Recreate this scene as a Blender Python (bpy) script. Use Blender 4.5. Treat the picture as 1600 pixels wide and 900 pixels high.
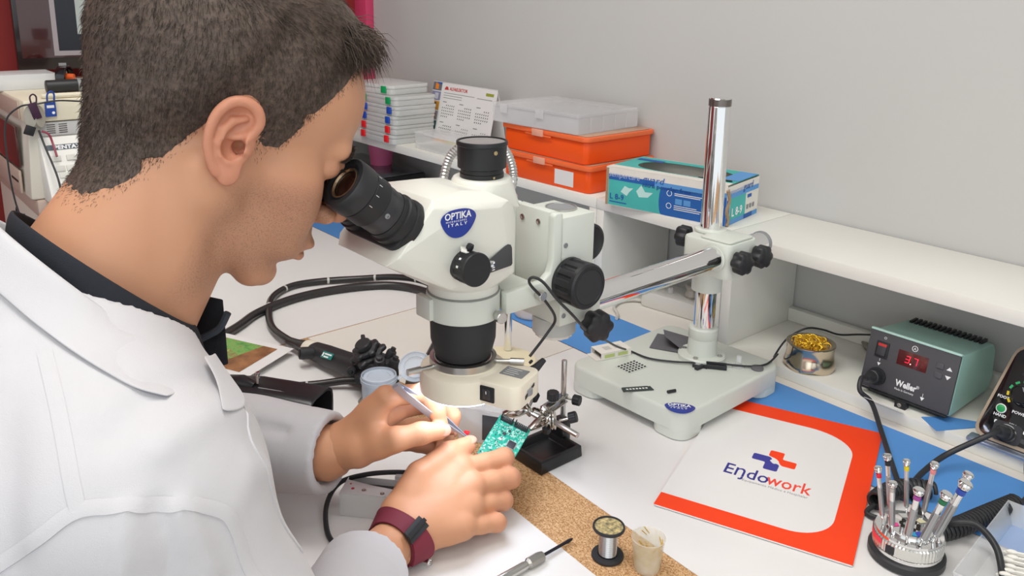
import bpy, bmesh, math, random
import numpy as np
from mathutils import Vector, Matrix, Euler
random.seed(7); np.random.seed(7)
S = bpy.context.scene; COL = S.collection
PI = math.pi
for o in list(bpy.data.objects): bpy.data.objects.remove(o)

# ---------------------------------------------------------------- camera (work surface is z = 0)
cam = bpy.data.cameras.new('camera'); CAM = bpy.data.objects.new('camera', cam); COL.objects.link(CAM)
cam.sensor_width = 36; cam.lens = 1301.06/1600*36; cam.shift_y = -(450-301.93)/1600
cam.clip_start = .02; cam.clip_end = 60
# rows: camera right, up, back in world axes
CX = Vector((0.64509103, 0.76395332, 0.01526078)); CY = -Vector((0.18741995, -0.13883448, -0.97241902)); CZ = -Vector((-0.74076401, 0.63015896, -0.23274097))
M = Matrix((CX, CY, CZ)).transposed().to_4x4(); M.translation = (0, 0, .582)
CAM.matrix_world = M; S.camera = CAM

# ---------------------------------------------------------------- world, lights, exposure
wd = bpy.data.worlds.new('world'); S.world = wd; wd.use_nodes = True
wd.node_tree.nodes['Background'].inputs[0].default_value = (.92, .975, 1.0, 1)
wd.node_tree.nodes['Background'].inputs[1].default_value = .92
def area(name, loc, rot, sx, sy, power, color=(1, 1, 1)):
    l = bpy.data.lights.new(name, 'AREA'); l.shape = 'RECTANGLE'; l.size = sx; l.size_y = sy; l.energy = power; l.color = color
    o = bpy.data.objects.new(name, l); COL.objects.link(o); o.location = loc; o.rotation_euler = rot
    return o
area('ceiling_lamp_light', (-.75, .2, 1.80), (0, 0, 0), 1.5, .5, 13, (1, .985, .96))
area('ceiling_lamp_light', (.9, -.6, 1.80), (0, 0, 0), 1.5, .5, 8, (1, .985, .96))
area('side_fill_light', (1.6, -1.9, .9), (math.radians(80), 0, math.radians(38)), 2.2, 1.6, 6, (.95, .97, 1))  # soft fill added on the open camera side, no window there
S.view_settings.view_transform = 'Standard'; S.view_settings.look = 'None'
S.view_settings.exposure = .29; S.view_settings.gamma = 1; S.view_settings.use_curve_mapping = False

# ---------------------------------------------------------------- materials
def lin(c):
    if isinstance(c, str): c = [int(c[i:i+2], 16)/255 for i in (0, 2, 4)]
    return tuple((x/12.92 if x <= .04045 else ((x+.055)/1.055)**2.4) for x in c[:3])
MATS = {}
def mat(name, col='cccccc', rough=.5, metal=0, var=0, scale=20, bump=0, bscale=200, trans=0, alpha=1, emit=0, coat=0, sss=0, ior=1.45, col2=None, sheen=0):
    if name in MATS: return MATS[name]
    m = bpy.data.materials.new(name); m.use_nodes = True; nt = m.node_tree; b = nt.nodes['Principled BSDF']
    c = lin(col); b.inputs['Base Color'].default_value = (*c, 1); m.diffuse_color = (*c, 1)
    b.inputs['Roughness'].default_value = rough; b.inputs['Metallic'].default_value = metal; b.inputs['IOR'].default_value = ior
    b.inputs['Transmission Weight'].default_value = trans; b.inputs['Alpha'].default_value = alpha
    b.inputs['Coat Weight'].default_value = coat; b.inputs['Sheen Weight'].default_value = sheen
    if sss:
        b.inputs['Subsurface Weight'].default_value = sss; b.inputs['Subsurface Radius'].default_value = (.012, .005, .003); b.inputs['Subsurface Scale'].default_value = .3
    if emit:
        b.inputs['Emission Color'].default_value = (*c, 1); b.inputs['Emission Strength'].default_value = emit
    if var or col2:
        tc = nt.nodes.new('ShaderNodeTexCoord'); n = nt.nodes.new('ShaderNodeTexNoise'); n.inputs['Scale'].default_value = scale; n.inputs['Detail'].default_value = 6
        nt.links.new(tc.outputs['Object'], n.inputs['Vector'])
        r = nt.nodes.new('ShaderNodeValToRGB'); r.color_ramp.elements[0].position = .35; r.color_ramp.elements[1].position = .65
        c2 = lin(col2) if col2 else tuple(max(0, x*(1-var)) for x in c)
        r.color_ramp.elements[0].color = (*c2, 1); r.color_ramp.elements[1].color = (*c, 1)
        nt.links.new(n.outputs['Fac'], r.inputs['Fac']); nt.links.new(r.outputs['Color'], b.inputs['Base Color'])
    if bump:
        tc = nt.nodes.new('ShaderNodeTexCoord'); n = nt.nodes.new('ShaderNodeTexNoise'); n.inputs['Scale'].default_value = bscale; n.inputs['Detail'].default_value = 4
        nt.links.new(tc.outputs['Object'], n.inputs['Vector'])
        bp = nt.nodes.new('ShaderNodeBump'); bp.inputs['Strength'].default_value = bump; bp.inputs['Distance'].default_value = .001
        nt.links.new(n.outputs['Fac'], bp.inputs['Height']); nt.links.new(bp.outputs['Normal'], b.inputs['Normal'])
    MATS[name] = m; return m

WHITE = mat('white_laminate', 'ecebe4', .45, var=.03, scale=6)
PAPER = mat('white_paper', 'e6e4e3', .75, var=.015, scale=8)
PAPER2 = mat('cream_paper', 'e4dfd7', .75, var=.02, scale=8)
SCOPE = mat('cream_enamel', 'e6e7de', .32, coat=.2)
SCOPE2 = mat('grey_green_enamel', 'd3d8d0', .4)
RINGM = mat('ivory_plastic', 'efe8d6', .35)
BLACK = mat('black_plastic', '232427', .45)
BLACKM = mat('black_matte', '2c2d30', .6)
RUBBER = mat('black_rubber', '2d2e31', .42)
GLOSSB = mat('black_gloss', '141416', .12, coat=.5)
CHROME = mat('chrome', 'eaeaea', .06, 1)
STEEL = mat('brushed_steel', 'c4c3c0', .28, 1)
NICKEL = mat('nickel', 'b9b5ac', .22, 1)
GREYP = mat('grey_plastic', '8d8f92', .5)
LGREY = mat('light_grey_plastic', 'd8d6d0', .45)
CLEAR = mat('clear_plastic', 'f4f6f8', .18, alpha=.32)
MILKY = mat('milky_plastic', 'eef0f1', .3, alpha=.62)
ORANGE = mat('orange_plastic', 'f5560f', .35)
ORANGEL = mat('translucent_orange_lid', 'f2703c', .3)
RED = mat('red_print', 'f9420f', .5)
NAVY = mat('navy_print', '2f2f86', .5)
BLUEINK = mat('blue_print', '2463b4', .5)
WHITEINK = mat('white_print', 'f4f4f4', .5)
GREYINK = mat('grey_print', '8c8c90', .6)
BLACKINK = mat('black_print', '2b2b30', .6)
OPTBLUE = mat('emblem_blue', '2a3a96', .2, coat=.5)

# ---------------------------------------------------------------- mesh helpers
def frame_from(d):
    d = Vector(d).normalized(); up = Vector((0, 0, 1)) if abs(d.z) < .95 else Vector((1, 0, 0))
    x = up.cross(d).normalized(); y = d.cross(x)
    return x, y, d
def spline(pts, n=8, closed=False):
    P = [Vector(p) for p in pts]; out = []; m = len(P)
    rng = range(m if closed else m-1)
    for i in rng:
        p1, p2 = P[i], P[(i+1) % m]
        p0 = P[i-1] if (i > 0 or closed) else p1*2-p2
        p3 = P[(i+2) % m] if (i+2 < m or closed) else p2*2-p1
        for k in range(n):
            t = k/n; t2 = t*t; t3 = t2*t
            out.append(.5*((2*p1)+(p2-p0)*t+(2*p0-5*p1+4*p2-p3)*t2+(3*p1-p0-3*p2+p3)*t3))
    if not closed: out.append(P[-1].copy())
    return out
class MB:
    def __init__(s): s.v = []; s.f = []
    def add(s, vs, fs, M=None):
        o = len(s.v)
        s.v += [tuple(M @ Vector(v)) if M else tuple(v) for v in vs]; s.f += [tuple(i+o for i in f) for f in fs]; return s
    def box(s, x0, x1, y0, y1, z0, z1, M=None):
        vs = [(x, y, z) for z in (z0, z1) for y in (y0, y1) for x in (x0, x1)]
        return s.add(vs, [(0, 2, 3, 1), (4, 5, 7, 6), (0, 1, 5, 4), (2, 6, 7, 3), (0, 4, 6, 2), (1, 3, 7, 5)], M)
    def cbox(s, c, d, M=None):
        return s.box(c[0]-d[0]/2, c[0]+d[0]/2, c[1]-d[1]/2, c[1]+d[1]/2, c[2]-d[2]/2, c[2]+d[2]/2, M)
    def prism(s, poly, z0, z1, M=None):
        n = len(poly); vs = [(p[0], p[1], z0) for p in poly]+[(p[0], p[1], z1) for p in poly]
        fs = [tuple(range(n-1, -1, -1)), tuple(range(n, 2*n))]+[(i, (i+1) % n, n+(i+1) % n, n+i) for i in range(n)]
        return s.add(vs, fs, M)
    def lathe(s, prof, seg=32, M=None, close=True):
        vs = []; fs = []; n = len(prof)
        for r, z in prof:
            for k in range(seg):
                a = 2*PI*k/seg; vs.append((r*math.cos(a), r*math.sin(a), z))
        for i in range(n-1):
            for k in range(seg):
                k2 = (k+1) % seg; fs.append((i*seg+k, i*seg+k2, (i+1)*seg+k2, (i+1)*seg+k))
        if close:
            fs.append(tuple(range(seg-1, -1, -1))); fs.append(tuple((n-1)*seg+k for k in range(seg)))
        return s.add(vs, fs, M)
    def cyl(s, a, b, r0, r1=None, seg=24):
        a = Vector(a); b = Vector(b); return s.tube([a, b], [r0, r0 if r1 is None else r1], seg)
    def tube(s, pts, r, seg=10, closed=False, flat=None):
        P = [Vector(p) for p in pts]; n = len(P); R = r if isinstance(r, (list, tuple)) else [r]*n
        vs = []; fs = []; x = None
        for i in range(n):
            t = (P[(i+1) % n]-P[i-1]) if closed else (P[min(i+1, n-1)]-P[max(i-1, 0)])
            t.normalize()
            if x is None: x, y, _ = frame_from(t)
            x = (x-t*x.dot(t)).normalized(); y = t.cross(x)
            fx, fy = flat if flat else (1, 1)
            for k in range(seg):
                a = 2*PI*k/seg; vs.append(P[i]+x*(R[i]*fx*math.cos(a))+y*(R[i]*fy*math.sin(a)))
        for i in range(n if closed else n-1):
            j = (i+1) % n
            for k in range(seg):
                k2 = (k+1) % seg; fs.append((i*seg+k, i*seg+k2, j*seg+k2, j*seg+k))
        if not closed:
            fs.append(tuple(range(seg-1, -1, -1))); fs.append(tuple((n-1)*seg+k for k in range(seg)))
        return s.add(vs, fs)
    def ball(s, c, r, seg=16, M=None):
        r = r if isinstance(r, (tuple, list)) else (r, r, r); vs = []; fs = []; n = seg//2
        vs.append((c[0], c[1], c[2]-r[2]))
        for i in range(1, n):
            b = PI*i/n
            for k in range(seg):
                a = 2*PI*k/seg; vs.append((c[0]+r[0]*math.sin(b)*math.cos(a), c[1]+r[1]*math.sin(b)*math.sin(a), c[2]-r[2]*math.cos(b)))
        vs.append((c[0], c[1], c[2]+r[2])); L = len(vs)-1
        for k in range(seg):
            k2 = (k+1) % seg; fs.append((0, 1+k2, 1+k)); fs.append((L, L-seg+k, L-seg+k2))
        for i in range(n-2):
            for k in range(seg):
                k2 = (k+1) % seg; a = 1+i*seg
                fs.append((a+k, a+k2, a+seg+k2, a+seg+k))
        return s.add(vs, fs, M)
    def quad(s, a, b, c, d): return s.add([a, b, c, d], [(0, 1, 2, 3)])
    def build(s, name, m, parent=None, bevel=0, seg=2, sm=35, loc=None, hull=False, kind=None, label=None, sub=0):
        bm = bmesh.new(); vs = [bm.verts.new(v) for v in s.v]
        if hull:
            bmesh.ops.convex_hull(bm, input=bm.verts)
            dead = [v for v in bm.verts if not v.link_faces]; bmesh.ops.delete(bm, geom=dead, context='VERTS')
            bmesh.ops.dissolve_limit(bm, angle_limit=.03, verts=bm.verts, edges=bm.edges)
        else:
            for f in s.f:
                try: bm.faces.new([vs[i] for i in f])
                except ValueError: pass
        bmesh.ops.recalc_face_normals(bm, faces=bm.faces)
        if bevel:
            es = [e for e in bm.edges if len(e.link_faces) == 2 and e.calc_face_angle(0) > .5] if not hull else [e for e in bm.edges if e.calc_face_angle(0) > .1]
            bmesh.ops.bevel(bm, geom=es, offset=bevel, segments=seg, profile=.5, affect='EDGES', clamp_overlap=True)
        me = bpy.data.meshes.new(name); bm.to_mesh(me); bm.free()
        return link(name, me, m, parent, sm, loc, kind, label)
def link(name, me, m, parent=None, sm=35, loc=None, kind=None, label=None):
    if m: me.materials.append(m)
    if sm:
        me.polygons.foreach_set('use_smooth', [True]*len(me.polygons)); me.set_sharp_from_angle(angle=math.radians(sm))
    o = bpy.data.objects.new(name, me); COL.objects.link(o)
    if parent: o.parent = parent
    if loc: o.location = loc
    if kind: o['kind'] = kind
    if label: o['label'] = label
    return o
def thing(name, label, cat, loc=(0, 0, 0), rz=0, group=None, rot=None):
    o = bpy.data.objects.new(name, None); COL.objects.link(o); o.empty_display_size = .02
    o.location = loc; o.rotation_euler = rot if rot else (0, 0, rz)
    o['label'] = label; o['category'] = cat
    if group: o['group'] = group
    return o
def tag(o, label, cat, group=None, kind=None):
    o['label'] = label; o['category'] = cat
    if group: o['group'] = group
    if kind: o['kind'] = kind
    return o
def struct(o): o['kind'] = 'structure'; return o
def text(name, body, size, m, parent, M, ext=.00015, align='LEFT', sx=1, bold=0, shear=0):
    c = bpy.data.curves.new(name, 'FONT'); c.body = body; c.size = size; c.extrude = ext; c.align_x = align; c.resolution_u = 2; c.offset = bold; c.shear = shear
    t = bpy.data.objects.new(name, c); COL.objects.link(t)
    dg = bpy.context.evaluated_depsgraph_get(); me = bpy.data.meshes.new_from_object(t.evaluated_get(dg)); me.name = name
    bpy.data.objects.remove(t); bpy.data.curves.remove(c)
    me.transform(M @ Matrix.Diagonal((sx, 1, 1, 1)))
    return link(name, me, m, parent, 0)
def basis(o, x, y):
    """matrix with local x and y directions given (z = x cross y)"""
    x = Vector(x).normalized(); y = Vector(y); z = x.cross(y).normalized(); y = z.cross(x)
    M = Matrix((x, y, z)).transposed().to_4x4(); M.translation = Vector(o); return M
def axis_m(o, d):
    x, y, z = frame_from(d); M = Matrix((x, y, z)).transposed().to_4x4(); M.translation = Vector(o); return M
def rrect(w, h, r, n=5, cx=0, cy=0):
    out = []
    for (sx, sy, a0) in ((1, 1, 0), (-1, 1, 90), (-1, -1, 180), (1, -1, 270)):
        for k in range(n+1):
            a = math.radians(a0+90*k/n); out.append((cx+sx*(w/2-r)+r*math.cos(a), cy+sy*(h/2-r)+r*math.sin(a)))
    return out
def copy_tree(o, parent=None):
    c = o.copy(); COL.objects.link(c)
    if parent: c.parent = parent
    for ch in list(o.children): copy_tree(ch, c)
    return c
# ================================================================ the room and its furniture
WALL = mat('grey_wall_paint', 'c4c4c2', .85, var=.03, scale=2, bump=.1, bscale=60)
REDW = mat('red_wall_paint', '8c2a28', .7, var=.05, scale=3)
CEIL = mat('white_ceiling', 'e8e6e2', .9)
FLOOR = mat('grey_vinyl_floor', '8f8b85', .6, var=.1, scale=9)
struct(MB().box(-2.36, 2.4, 1.312, 1.42, -.75, 1.85).build('wall_back', WALL))
struct(MB().box(-2.36, -2.25, -3.0, 1.312, -.75, 1.85).build('wall_left', REDW))
struct(MB().box(-2.36, 2.4, -3.0, 1.42, -.8, -.75).build('floor', FLOOR))
struct(MB().box(-2.36, 2.4, -3.0, 1.42, 1.85, 1.9).build('ceiling', CEIL))
struct(MB().box(-2.25, -2.185, 1.285, 1.312, -.75, 1.85).build('corner_strip_1', mat('corner_pink', 'd2456f', .6), bevel=.002))  # narrow pink strip in the back left corner
struct(MB().box(-2.18, 2.4, 1.298, 1.312, -.75, -.66).build('baseboard_back', WHITE, bevel=.003))
for i, (x, y) in enumerate(((-.75, .2), (.9, -.6))):
    t = thing('ceiling_light', ('long ceiling light panel above the workbench', 'long ceiling light panel nearer the open side of the room')[i], 'ceiling light', (x, y, 1.85))
    f = MB(); f.box(-.8, .8, -.3, .3, -.04, -.005); f.build('frame', LGREY, t, bevel=.004)
    MB().box(-.75, .75, -.25, .25, -.046, -.0405).build('diffuser', mat('lamp_diffuser', 'fffaf0', .5, emit=2.2), t)

CHIP = mat('chipboard', 'c49a6c', .8)
nt = CHIP.node_tree; b = nt.nodes['Principled BSDF']; tc = nt.nodes.new('ShaderNodeTexCoord')
n1 = nt.nodes.new('ShaderNodeTexVoronoi'); n1.inputs['Scale'].default_value = 850; n2 = nt.nodes.new('ShaderNodeTexNoise'); n2.inputs['Scale'].default_value = 420; n2.inputs['Detail'].default_value = 5
r = nt.nodes.new('ShaderNodeValToRGB'); e = r.color_ramp.elements
e[0].position = .3; e[0].color = (*lin('9a6f44'), 1); e[1].position = .72; e[1].color = (*lin('dab68c'), 1); k = r.color_ramp.elements.new(.5); k.color = (*lin('c59a6c'), 1)
mx = nt.nodes.new('ShaderNodeMix'); mx.data_type = 'FLOAT'; mx.inputs[0].default_value = .45
for q in (n1, n2): nt.links.new(tc.outputs['Object'], q.inputs['Vector'])
sep = nt.nodes.new('ShaderNodeSeparateColor'); nt.links.new(n1.outputs['Color'], sep.inputs[0])
nt.links.new(n2.outputs['Fac'], mx.inputs[2]); nt.links.new(sep.outputs[0], mx.inputs[3]); nt.links.new(mx.outputs[0], r.inputs['Fac']); nt.links.new(r.outputs['Color'], b.inputs['Base Color'])
t = thing('workbench', 'long workbench with a bare chipboard top, mostly covered by white paper', 'table', (-.8, .8, -.75))
MB().box(-1.44, 1.6, -.515, .51, .72, .75).build('tabletop', CHIP, t, bevel=.002)
for x in (-1.38, .1, 1.54):
    for y in (-.45, .45): MB().box(x-.025, x+.025, y-.025, y+.025, 0, .7199).build('leg', LGREY, t, bevel=.003)

def sheet(label, poly, m, z=.0003, th=.0004, name='paper_sheet'):
    return tag(MB().prism(poly, z, z+th).build(name, m, sm=0), label, 'paper')
sheet('large white paper sheet at the left of the bench under the coiled black scope tubes', [(-2.2, .30), (-1.243, .31), (-1.247, .931), (-2.2, .931)], PAPER)
sheet('creamy white paper sheet in the middle of the bench behind the jar', [(-1.2415, .60), (-.93, .645), (-.93, .931), (-1.2455, .931)], PAPER2)
sheet('white paper sheet under the boom stand and the orange bordered folder', [(-.9285, .648), (-.70, .641), (-.676, .6435), (-.448, .634), (.3, .625), (.3, .931), (-.9285, .931)], PAPER, z=.0003)
sheet('white paper sheet under the hands, its front edge showing chipboard', [(-1.24, .305), (-1.0, .33), (-.76, .327), (-.25, .318), (-.25, .546), (-.512, .552), (-.655, .56), (-.93, .577), (-1.239, .583)], PAPER)
sheet('white paper liner under the shelves at the back of the bench', [(-2.2, 1.0915), (.5, 1.0895), (.5, 1.309), (-2.2, 1.309)], PAPER2, name='paper_liner')
BLUE = mat('blue_mat_rubber', '5896da', .6, var=.05, scale=12)
tag(MB().prism([(-2.2, .933), (-.5, .933), (.4, .9345), (.4, 1.089), (-2.2, 1.091)], .0003, .0015).build('desk_mat', BLUE, sm=0), 'long blue strip of mat along the back of the bench', 'mat')

def shelf_unit(label, x0, x1, bottom, right):
    t = thing('shelf_unit', label, 'shelf', (x0, 1.11, .0009))
    w = x1-x0; h = .2092
    MB().box(0, w, 0, .198, h-.02, h).build('shelf_board', WHITE, t, bevel=.0008)
    MB().box(0, .018, .001, .198, 0 if not bottom else 0, h-.0202).build('side_panel', WHITE, t, bevel=.0008)
    MB().box(w-.018, w, .001, .198, 0, h-.0202).build('side_panel', WHITE, t, bevel=.0008)
    if bottom:
        MB().box(.0182, w-.0182, 0, .198, 0, .017).build('bottom_board', WHITE, t, bevel=.0008)
        MB().box(.0182, w-.0182, .183, .198, .0172, .041).build('back_rail', WHITE, t, bevel=.0008)
    return t
shelf_unit('white shelf unit behind the green soldering station, with a raised bottom board', -.767, .55, True, True)
shelf_unit('white shelf unit carrying the glove box, open at the bottom', -1.058, -.7685, False, True)
shelf_unit('white shelf unit carrying the orange boxes, calendar and clear cases', -2.18, -1.0595, False, True)
# ================================================================ boom stand
t = thing('boom_stand', 'pale grey-green boom stand with chrome post and arm, standing on a slab base', 'stand', (-.7235, .9455, .0022), math.radians(1.5))
BW, BD = .212, .245
def base_mesh():
    bm = bmesh.new(); z0, z1 = 0, .041
    poly = rrect(BW, BD, .022, 6)
    vs = [bm.verts.new((x, y, z1)) for x, y in poly]; top = bm.faces.new(vs)
    r = bmesh.ops.extrude_face_region(bm, geom=[top]); nv = [g for g in r['geom'] if isinstance(g, bmesh.types.BMVert)]
    for v in nv: v.co.z = .012
    bmesh.ops.recalc_face_normals(bm, faces=bm.faces)
    es = [e for e in bm.edges if all(abs(v.co.z-z1) < 1e-6 for v in e.verts)]
    bmesh.ops.bevel(bm, geom=es, offset=.0045, segments=3, profile=.5, affect='EDGES')
    me = bpy.data.meshes.new('base_slab'); bm.to_mesh(me); bm.free(); return me
link('base_slab', base_mesh(), SCOPE2, t, 40)
for sx in (-1, 1):
    for sy in (-1, 1):
        cx, cy = sx*(BW/2-.029), sy*(BD/2-.029)
        f = MB(); q = rrect(.058, .058, .021, 6, cx, cy); f.prism(q, 0, .0125); f.build('foot_corner', SCOPE2, t, sm=40)
def emblem(name, parent, M, s, sub=True):
    """drop shaped blue emblem with white lettering, drawn in the local xy plane; s = overall width"""
    g = thing_part(name, parent, M)
    pts = []
    for k in range(48):
        a = 2*PI*k/48; c, q = math.cos(a), math.sin(a)
        rx = .5*s; ry = (.25 if q > 0 else .45)*s
        x = rx*math.copysign(abs(c)**.85, c); y = ry*math.copysign(abs(q)**.95, q)
        if q < 0: x *= 1-.25*abs(q)
        x += .0*s; pts.append((x, y))
    MB().prism(pts, 0, .0005).build('emblem_plate', OPTBLUE, g, sm=0)
    text('lettering', 'OPTIKA', .23*s, WHITEINK, g, Matrix.Translation((-.40*s, .02*s, .0006)), bold=.004*s, sx=.93)
    text('lettering', 'M I C R O S C O P E S', .062*s, WHITEINK, g, Matrix.Translation((-.36*s, -.055*s, .0006)))
    text('lettering', 'I T A L Y', .10*s, WHITEINK, g, Matrix.Translation((-.30*s, -.15*s, .0006)), sx=1.45, bold=.001*s)
    return g
def thing_part(name, parent, M):
    o = bpy.data.objects.new(name, None); COL.objects.link(o); o.empty_display_size = .01; o.parent = parent; o.matrix_local = M; return o
emblem('maker_badge', t, basis((.0885, -.1065, .0412), (.80, .60, 0), (-.6, .8, 0)), .041)
def knob(parent, c, d, R=.017, h=.018, lobes=6, name='clamp_knob', stem=.012):
    """lobed black clamping knob: c = face centre, d = outward direction"""
    M = axis_m(c, d); b = MB(); n = 72; rings = [(-h, .86), (-h*.9, .97), (-h*.12, 1), (0, .88), (.001, .5)]
    vs = []; fs = []
    for z, s in rings:
        for k in range(n):
            a = 2*PI*k/n; r = R*s*(1-.17*(.5-.5*math.cos(lobes*a))**1.5); vs.append((r*math.cos(a), r*math.sin(a), z))
    for i in range(len(rings)-1):
        for k in range(n):
            k2 = (k+1) % n; fs.append((i*n+k, i*n+k2, (i+1)*n+k2, (i+1)*n+k))
    fs.append(tuple(range(n-1, -1, -1))); fs.append(tuple((len(rings)-1)*n+k for k in range(n)))
    b.add(vs, fs, M); o = b.build(name, BLACK, parent, sm=50)
    s = MB(); s.lathe([(.0045, -h-stem), (.0045, -h)], 16, M); s.lathe([(.006, -h-.005), (.006, -h-.0002)], 16, M); s.build('screw', NICKEL, o)
    return o
def loc(p, o=t): return o.matrix_basis.inverted() @ Vector(p)
px, py = .0105, .050     # post position on the base
pl = MB(); pl.lathe([(.036, .0412), (.036, .047), (.034, .049), (.021, .0492)], 48, Matrix.Translation((px, py, 0))); pl.build('post_flange', SCOPE2, t)
for a in (0.3, 1.87, 3.44, 5.0):
    s = MB(); s.lathe([(.004, .0493), (.004, .0503), (.0026, .0504), (.0026, .0496)], 16, Matrix.Translation((px+.028*math.cos(a), py+.028*math.sin(a), 0))); s.build('screw', STEEL, t)
MB().lathe([(.0225, .0493), (.0215, .075), (.0222, .076), (.0222, .090), (.0205, .092), (.0168, .0922)], 48, Matrix.Translation((px, py, 0))).build('post_socket', SCOPE2, t)
MB().lathe([(.0159, .0925), (.0159, .428), (.0155, .4285), (.0155, .438), (.014, .440), (.0002, .440)], 48, Matrix.Translation((px, py, 0))).build('chrome_post', CHROME, t)
MB().lathe([(.0161, .429), (.0161, .4385), (.0156, .4387)], 48, Matrix.Translation((px, py, 0)), close=False).build('post_cap', mat('dark_cap', '77706c', .3, .8), t)
MB().lathe([(.019, .150), (.0225, .1515), (.0225, .180), (.024, .1898)], 40, Matrix.Translation((px, py, 0))).build('stop_collar', SCOPE2, t, sm=40)
# clamp block: the post runs through its rear left, the arm through its right side
c = MB()
for x, y, z in ((-.026, .0, .185), (.078, .0, .185), (.078, .085, .185), (-.026, .085, .185)): pass
ax_, az_ = .0515, .2205
c = MB(); c.prism([(x, y) for x, y in rrect(.082, .074, .012, 5, px+.024, py-.010)], .190, .2425)
c.build('clamp_block', SCOPE2, t, bevel=.004, sm=40)
c = MB(); c.prism([(x, y) for x, y in rrect(.046, .046, .02, 6, px, py)], .2427, .2475); c.build('clamp_collar', SCOPE2, t, bevel=.0015, sm=40)
c = MB(); c.prism(rrect(.052, .060, .006, 4, px+.036, py-.012), .2427, .2460); c.build('clamp_cover', SCOPE2, t, bevel=.0015, sm=40)
c = MB(); c.cyl((ax_, -.085+.085, az_), (ax_, -.0015+py-.048, az_), .0195, seg=40); c.build('arm_bushing', SCOPE2, t)
MB().tube([(ax_, -.262, az_), (ax_, .118, az_)], .0168, 48).build('chrome_arm', CHROME, t)
MB().tube([(ax_, .1182, az_), (ax_, .126, az_)], .0176, 40).build('arm_end_cap', GREYP, t, bevel=.001)
knob(t, (px+.088, py-.036, .220), (1, -.1, 0)); knob(t, (px+.088, py+.012, .220), (1, -.1, 0)); knob(t, (px-.044, py-.018, .230), (-1, -.15, 0), R=.0165)

# ================================================================ the stereo microscope on the arm
SX, SY = -.668, .5045
t = thing('stereo_microscope', 'white trinocular stereo microscope head with black eyepieces, hung from the chrome arm', 'microscope', (SX, SY, .0))
SC = t
# body
b = MB(); pts = []
for sx in (-1, 1):
    pts += [(sx*.045, -.072, .394), (sx*.053, -.077, .387), (sx*.054, -.116, .347), (sx*.044, -.124, .3385),
            (sx*.034, -.030, .395), (sx*.036, -.004, .392), (sx*.048, .018, .381), (sx*.044, .028, .374), (sx*.046, .030, .360), (sx*.043, .032, .300),
            (sx*.0545, -.04, .380), (sx*.052, .005, .376), (sx*.047, -.078, .322), (sx*.046, .028, .305), (sx*.044, -.052, .300)]
for k in range(40):
    a = 2*PI*k/40; pts.append((.0375*math.cos(a), -.002+.0375*math.sin(a), .2865)); pts.append((.0405*math.cos(a), -.002+.0405*math.sin(a), .302))
b.v = pts; b.build('body', SCOPE, t, bevel=.006, seg=3, hull=True, sm=30)
MB().lathe([(.0372, .2785), (.0372, .2875), (.0365, .2877)], 56, Matrix.Translation((0, -.002, 0))).build('body_neck', SCOPE, t)
MB().lathe([(.0380, .2768), (.0388, .278), (.0388, .2784), (.036, .2784)], 56, Matrix.Translation((0, -.002, 0))).build('neck_flange', mat('grey_seam', '8e918d', .5), t)
# eyepieces
E0 = Vector((0, -.0985, .3715)); TD = Vector((0, -.768, .640)).normalized(); UPV = Vector((0, -TD.z, TD.y)) * -1
Mf = basis(E0-TD*.004, (1, 0, 0), (0, .640, .768)); Mf = Matrix.Translation(Vector((0, 0, 0))) @ Mf
q = MB(); q.prism(rrect(.100, .052, .015, 6), .0, .0072, Mf); q.build('eyepiece_plate', BLACKM, t, bevel=.0008, sm=40)
for sx in (-1, 1):
    e = thing_part('eyepiece', t, axis_m((sx*.0295, E0.y+.768*.0105, E0.z-.64*.0105), TD) @ Matrix.Diagonal((1.05, 1.05, 1, 1)))
    MB().lathe([(.0205, .002), (.0245, .004), (.0250, .010), (.0243, .0125), (.0232, .013), (.0232, .018), (.0240, .0185), (.0240, .0225), (.0222, .0235), (.0222, .030)], 56).build('tube_base', BLACK, e)
    MB().lathe([(.0215, .0302), (.0215, .0385), (.0218, .039), (.0218, .047), (.0214, .0475)], 56).build('focus_sleeve', mat('dark_sleeve', '35363a', .4), e)
    MB().lathe([(.0224, .0478), (.0230, .0485), (.0230, .0655), (.0222, .0662)], 56).build('diopter_ring', BLACK, e)
    MB().lathe([(.0225, .0664), (.0236, .0675), (.0240, .0760), (.0238, .0835), (.0225, .0855), (.0185, .0858), (.0172, .0845), (.0165, .0830), (.0158, .0825), (.0150, .0838), (.0138, .0838), (.0128, .0815)], 56, close=False).build('eyecup', RUBBER, e)
    MB().lathe([(.0127, .0815), (.0095, .0828), (.005, .0836), (.0002, .0838)], 40, close=True).build('lens', mat('coated_lens', '2a1512', .04, coat=1), e, sm=80)
    MB().lathe([(.0126, .0822), (.0134, .0843), (.0146, .0842)], 40, close=False).build('lens_rim', mat('warm_rim', 'b89a7a', .25, .8), e)
    m = MB()
    for a in np.linspace(.2, 2.9, 7): m.cbox((0, 0, 0), (.0004, .0004, .0035), Matrix.Rotation(a-PI*.15, 4, 'Z') @ Matrix.Translation((.02305, 0, .0625)))
    m.build('diopter_marks', WHITEINK, e, sm=0)
    s = MB(); s.lathe([(.0024, 0), (.0022, .002), (.0012, .0021), (.0012, .001)], 14, axis_m((.0212*math.cos(-.2), .0212*math.sin(-.2), .042), (math.cos(-.2), math.sin(-.2), 0))); s.build('set_screw', GREYP, e)
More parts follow.
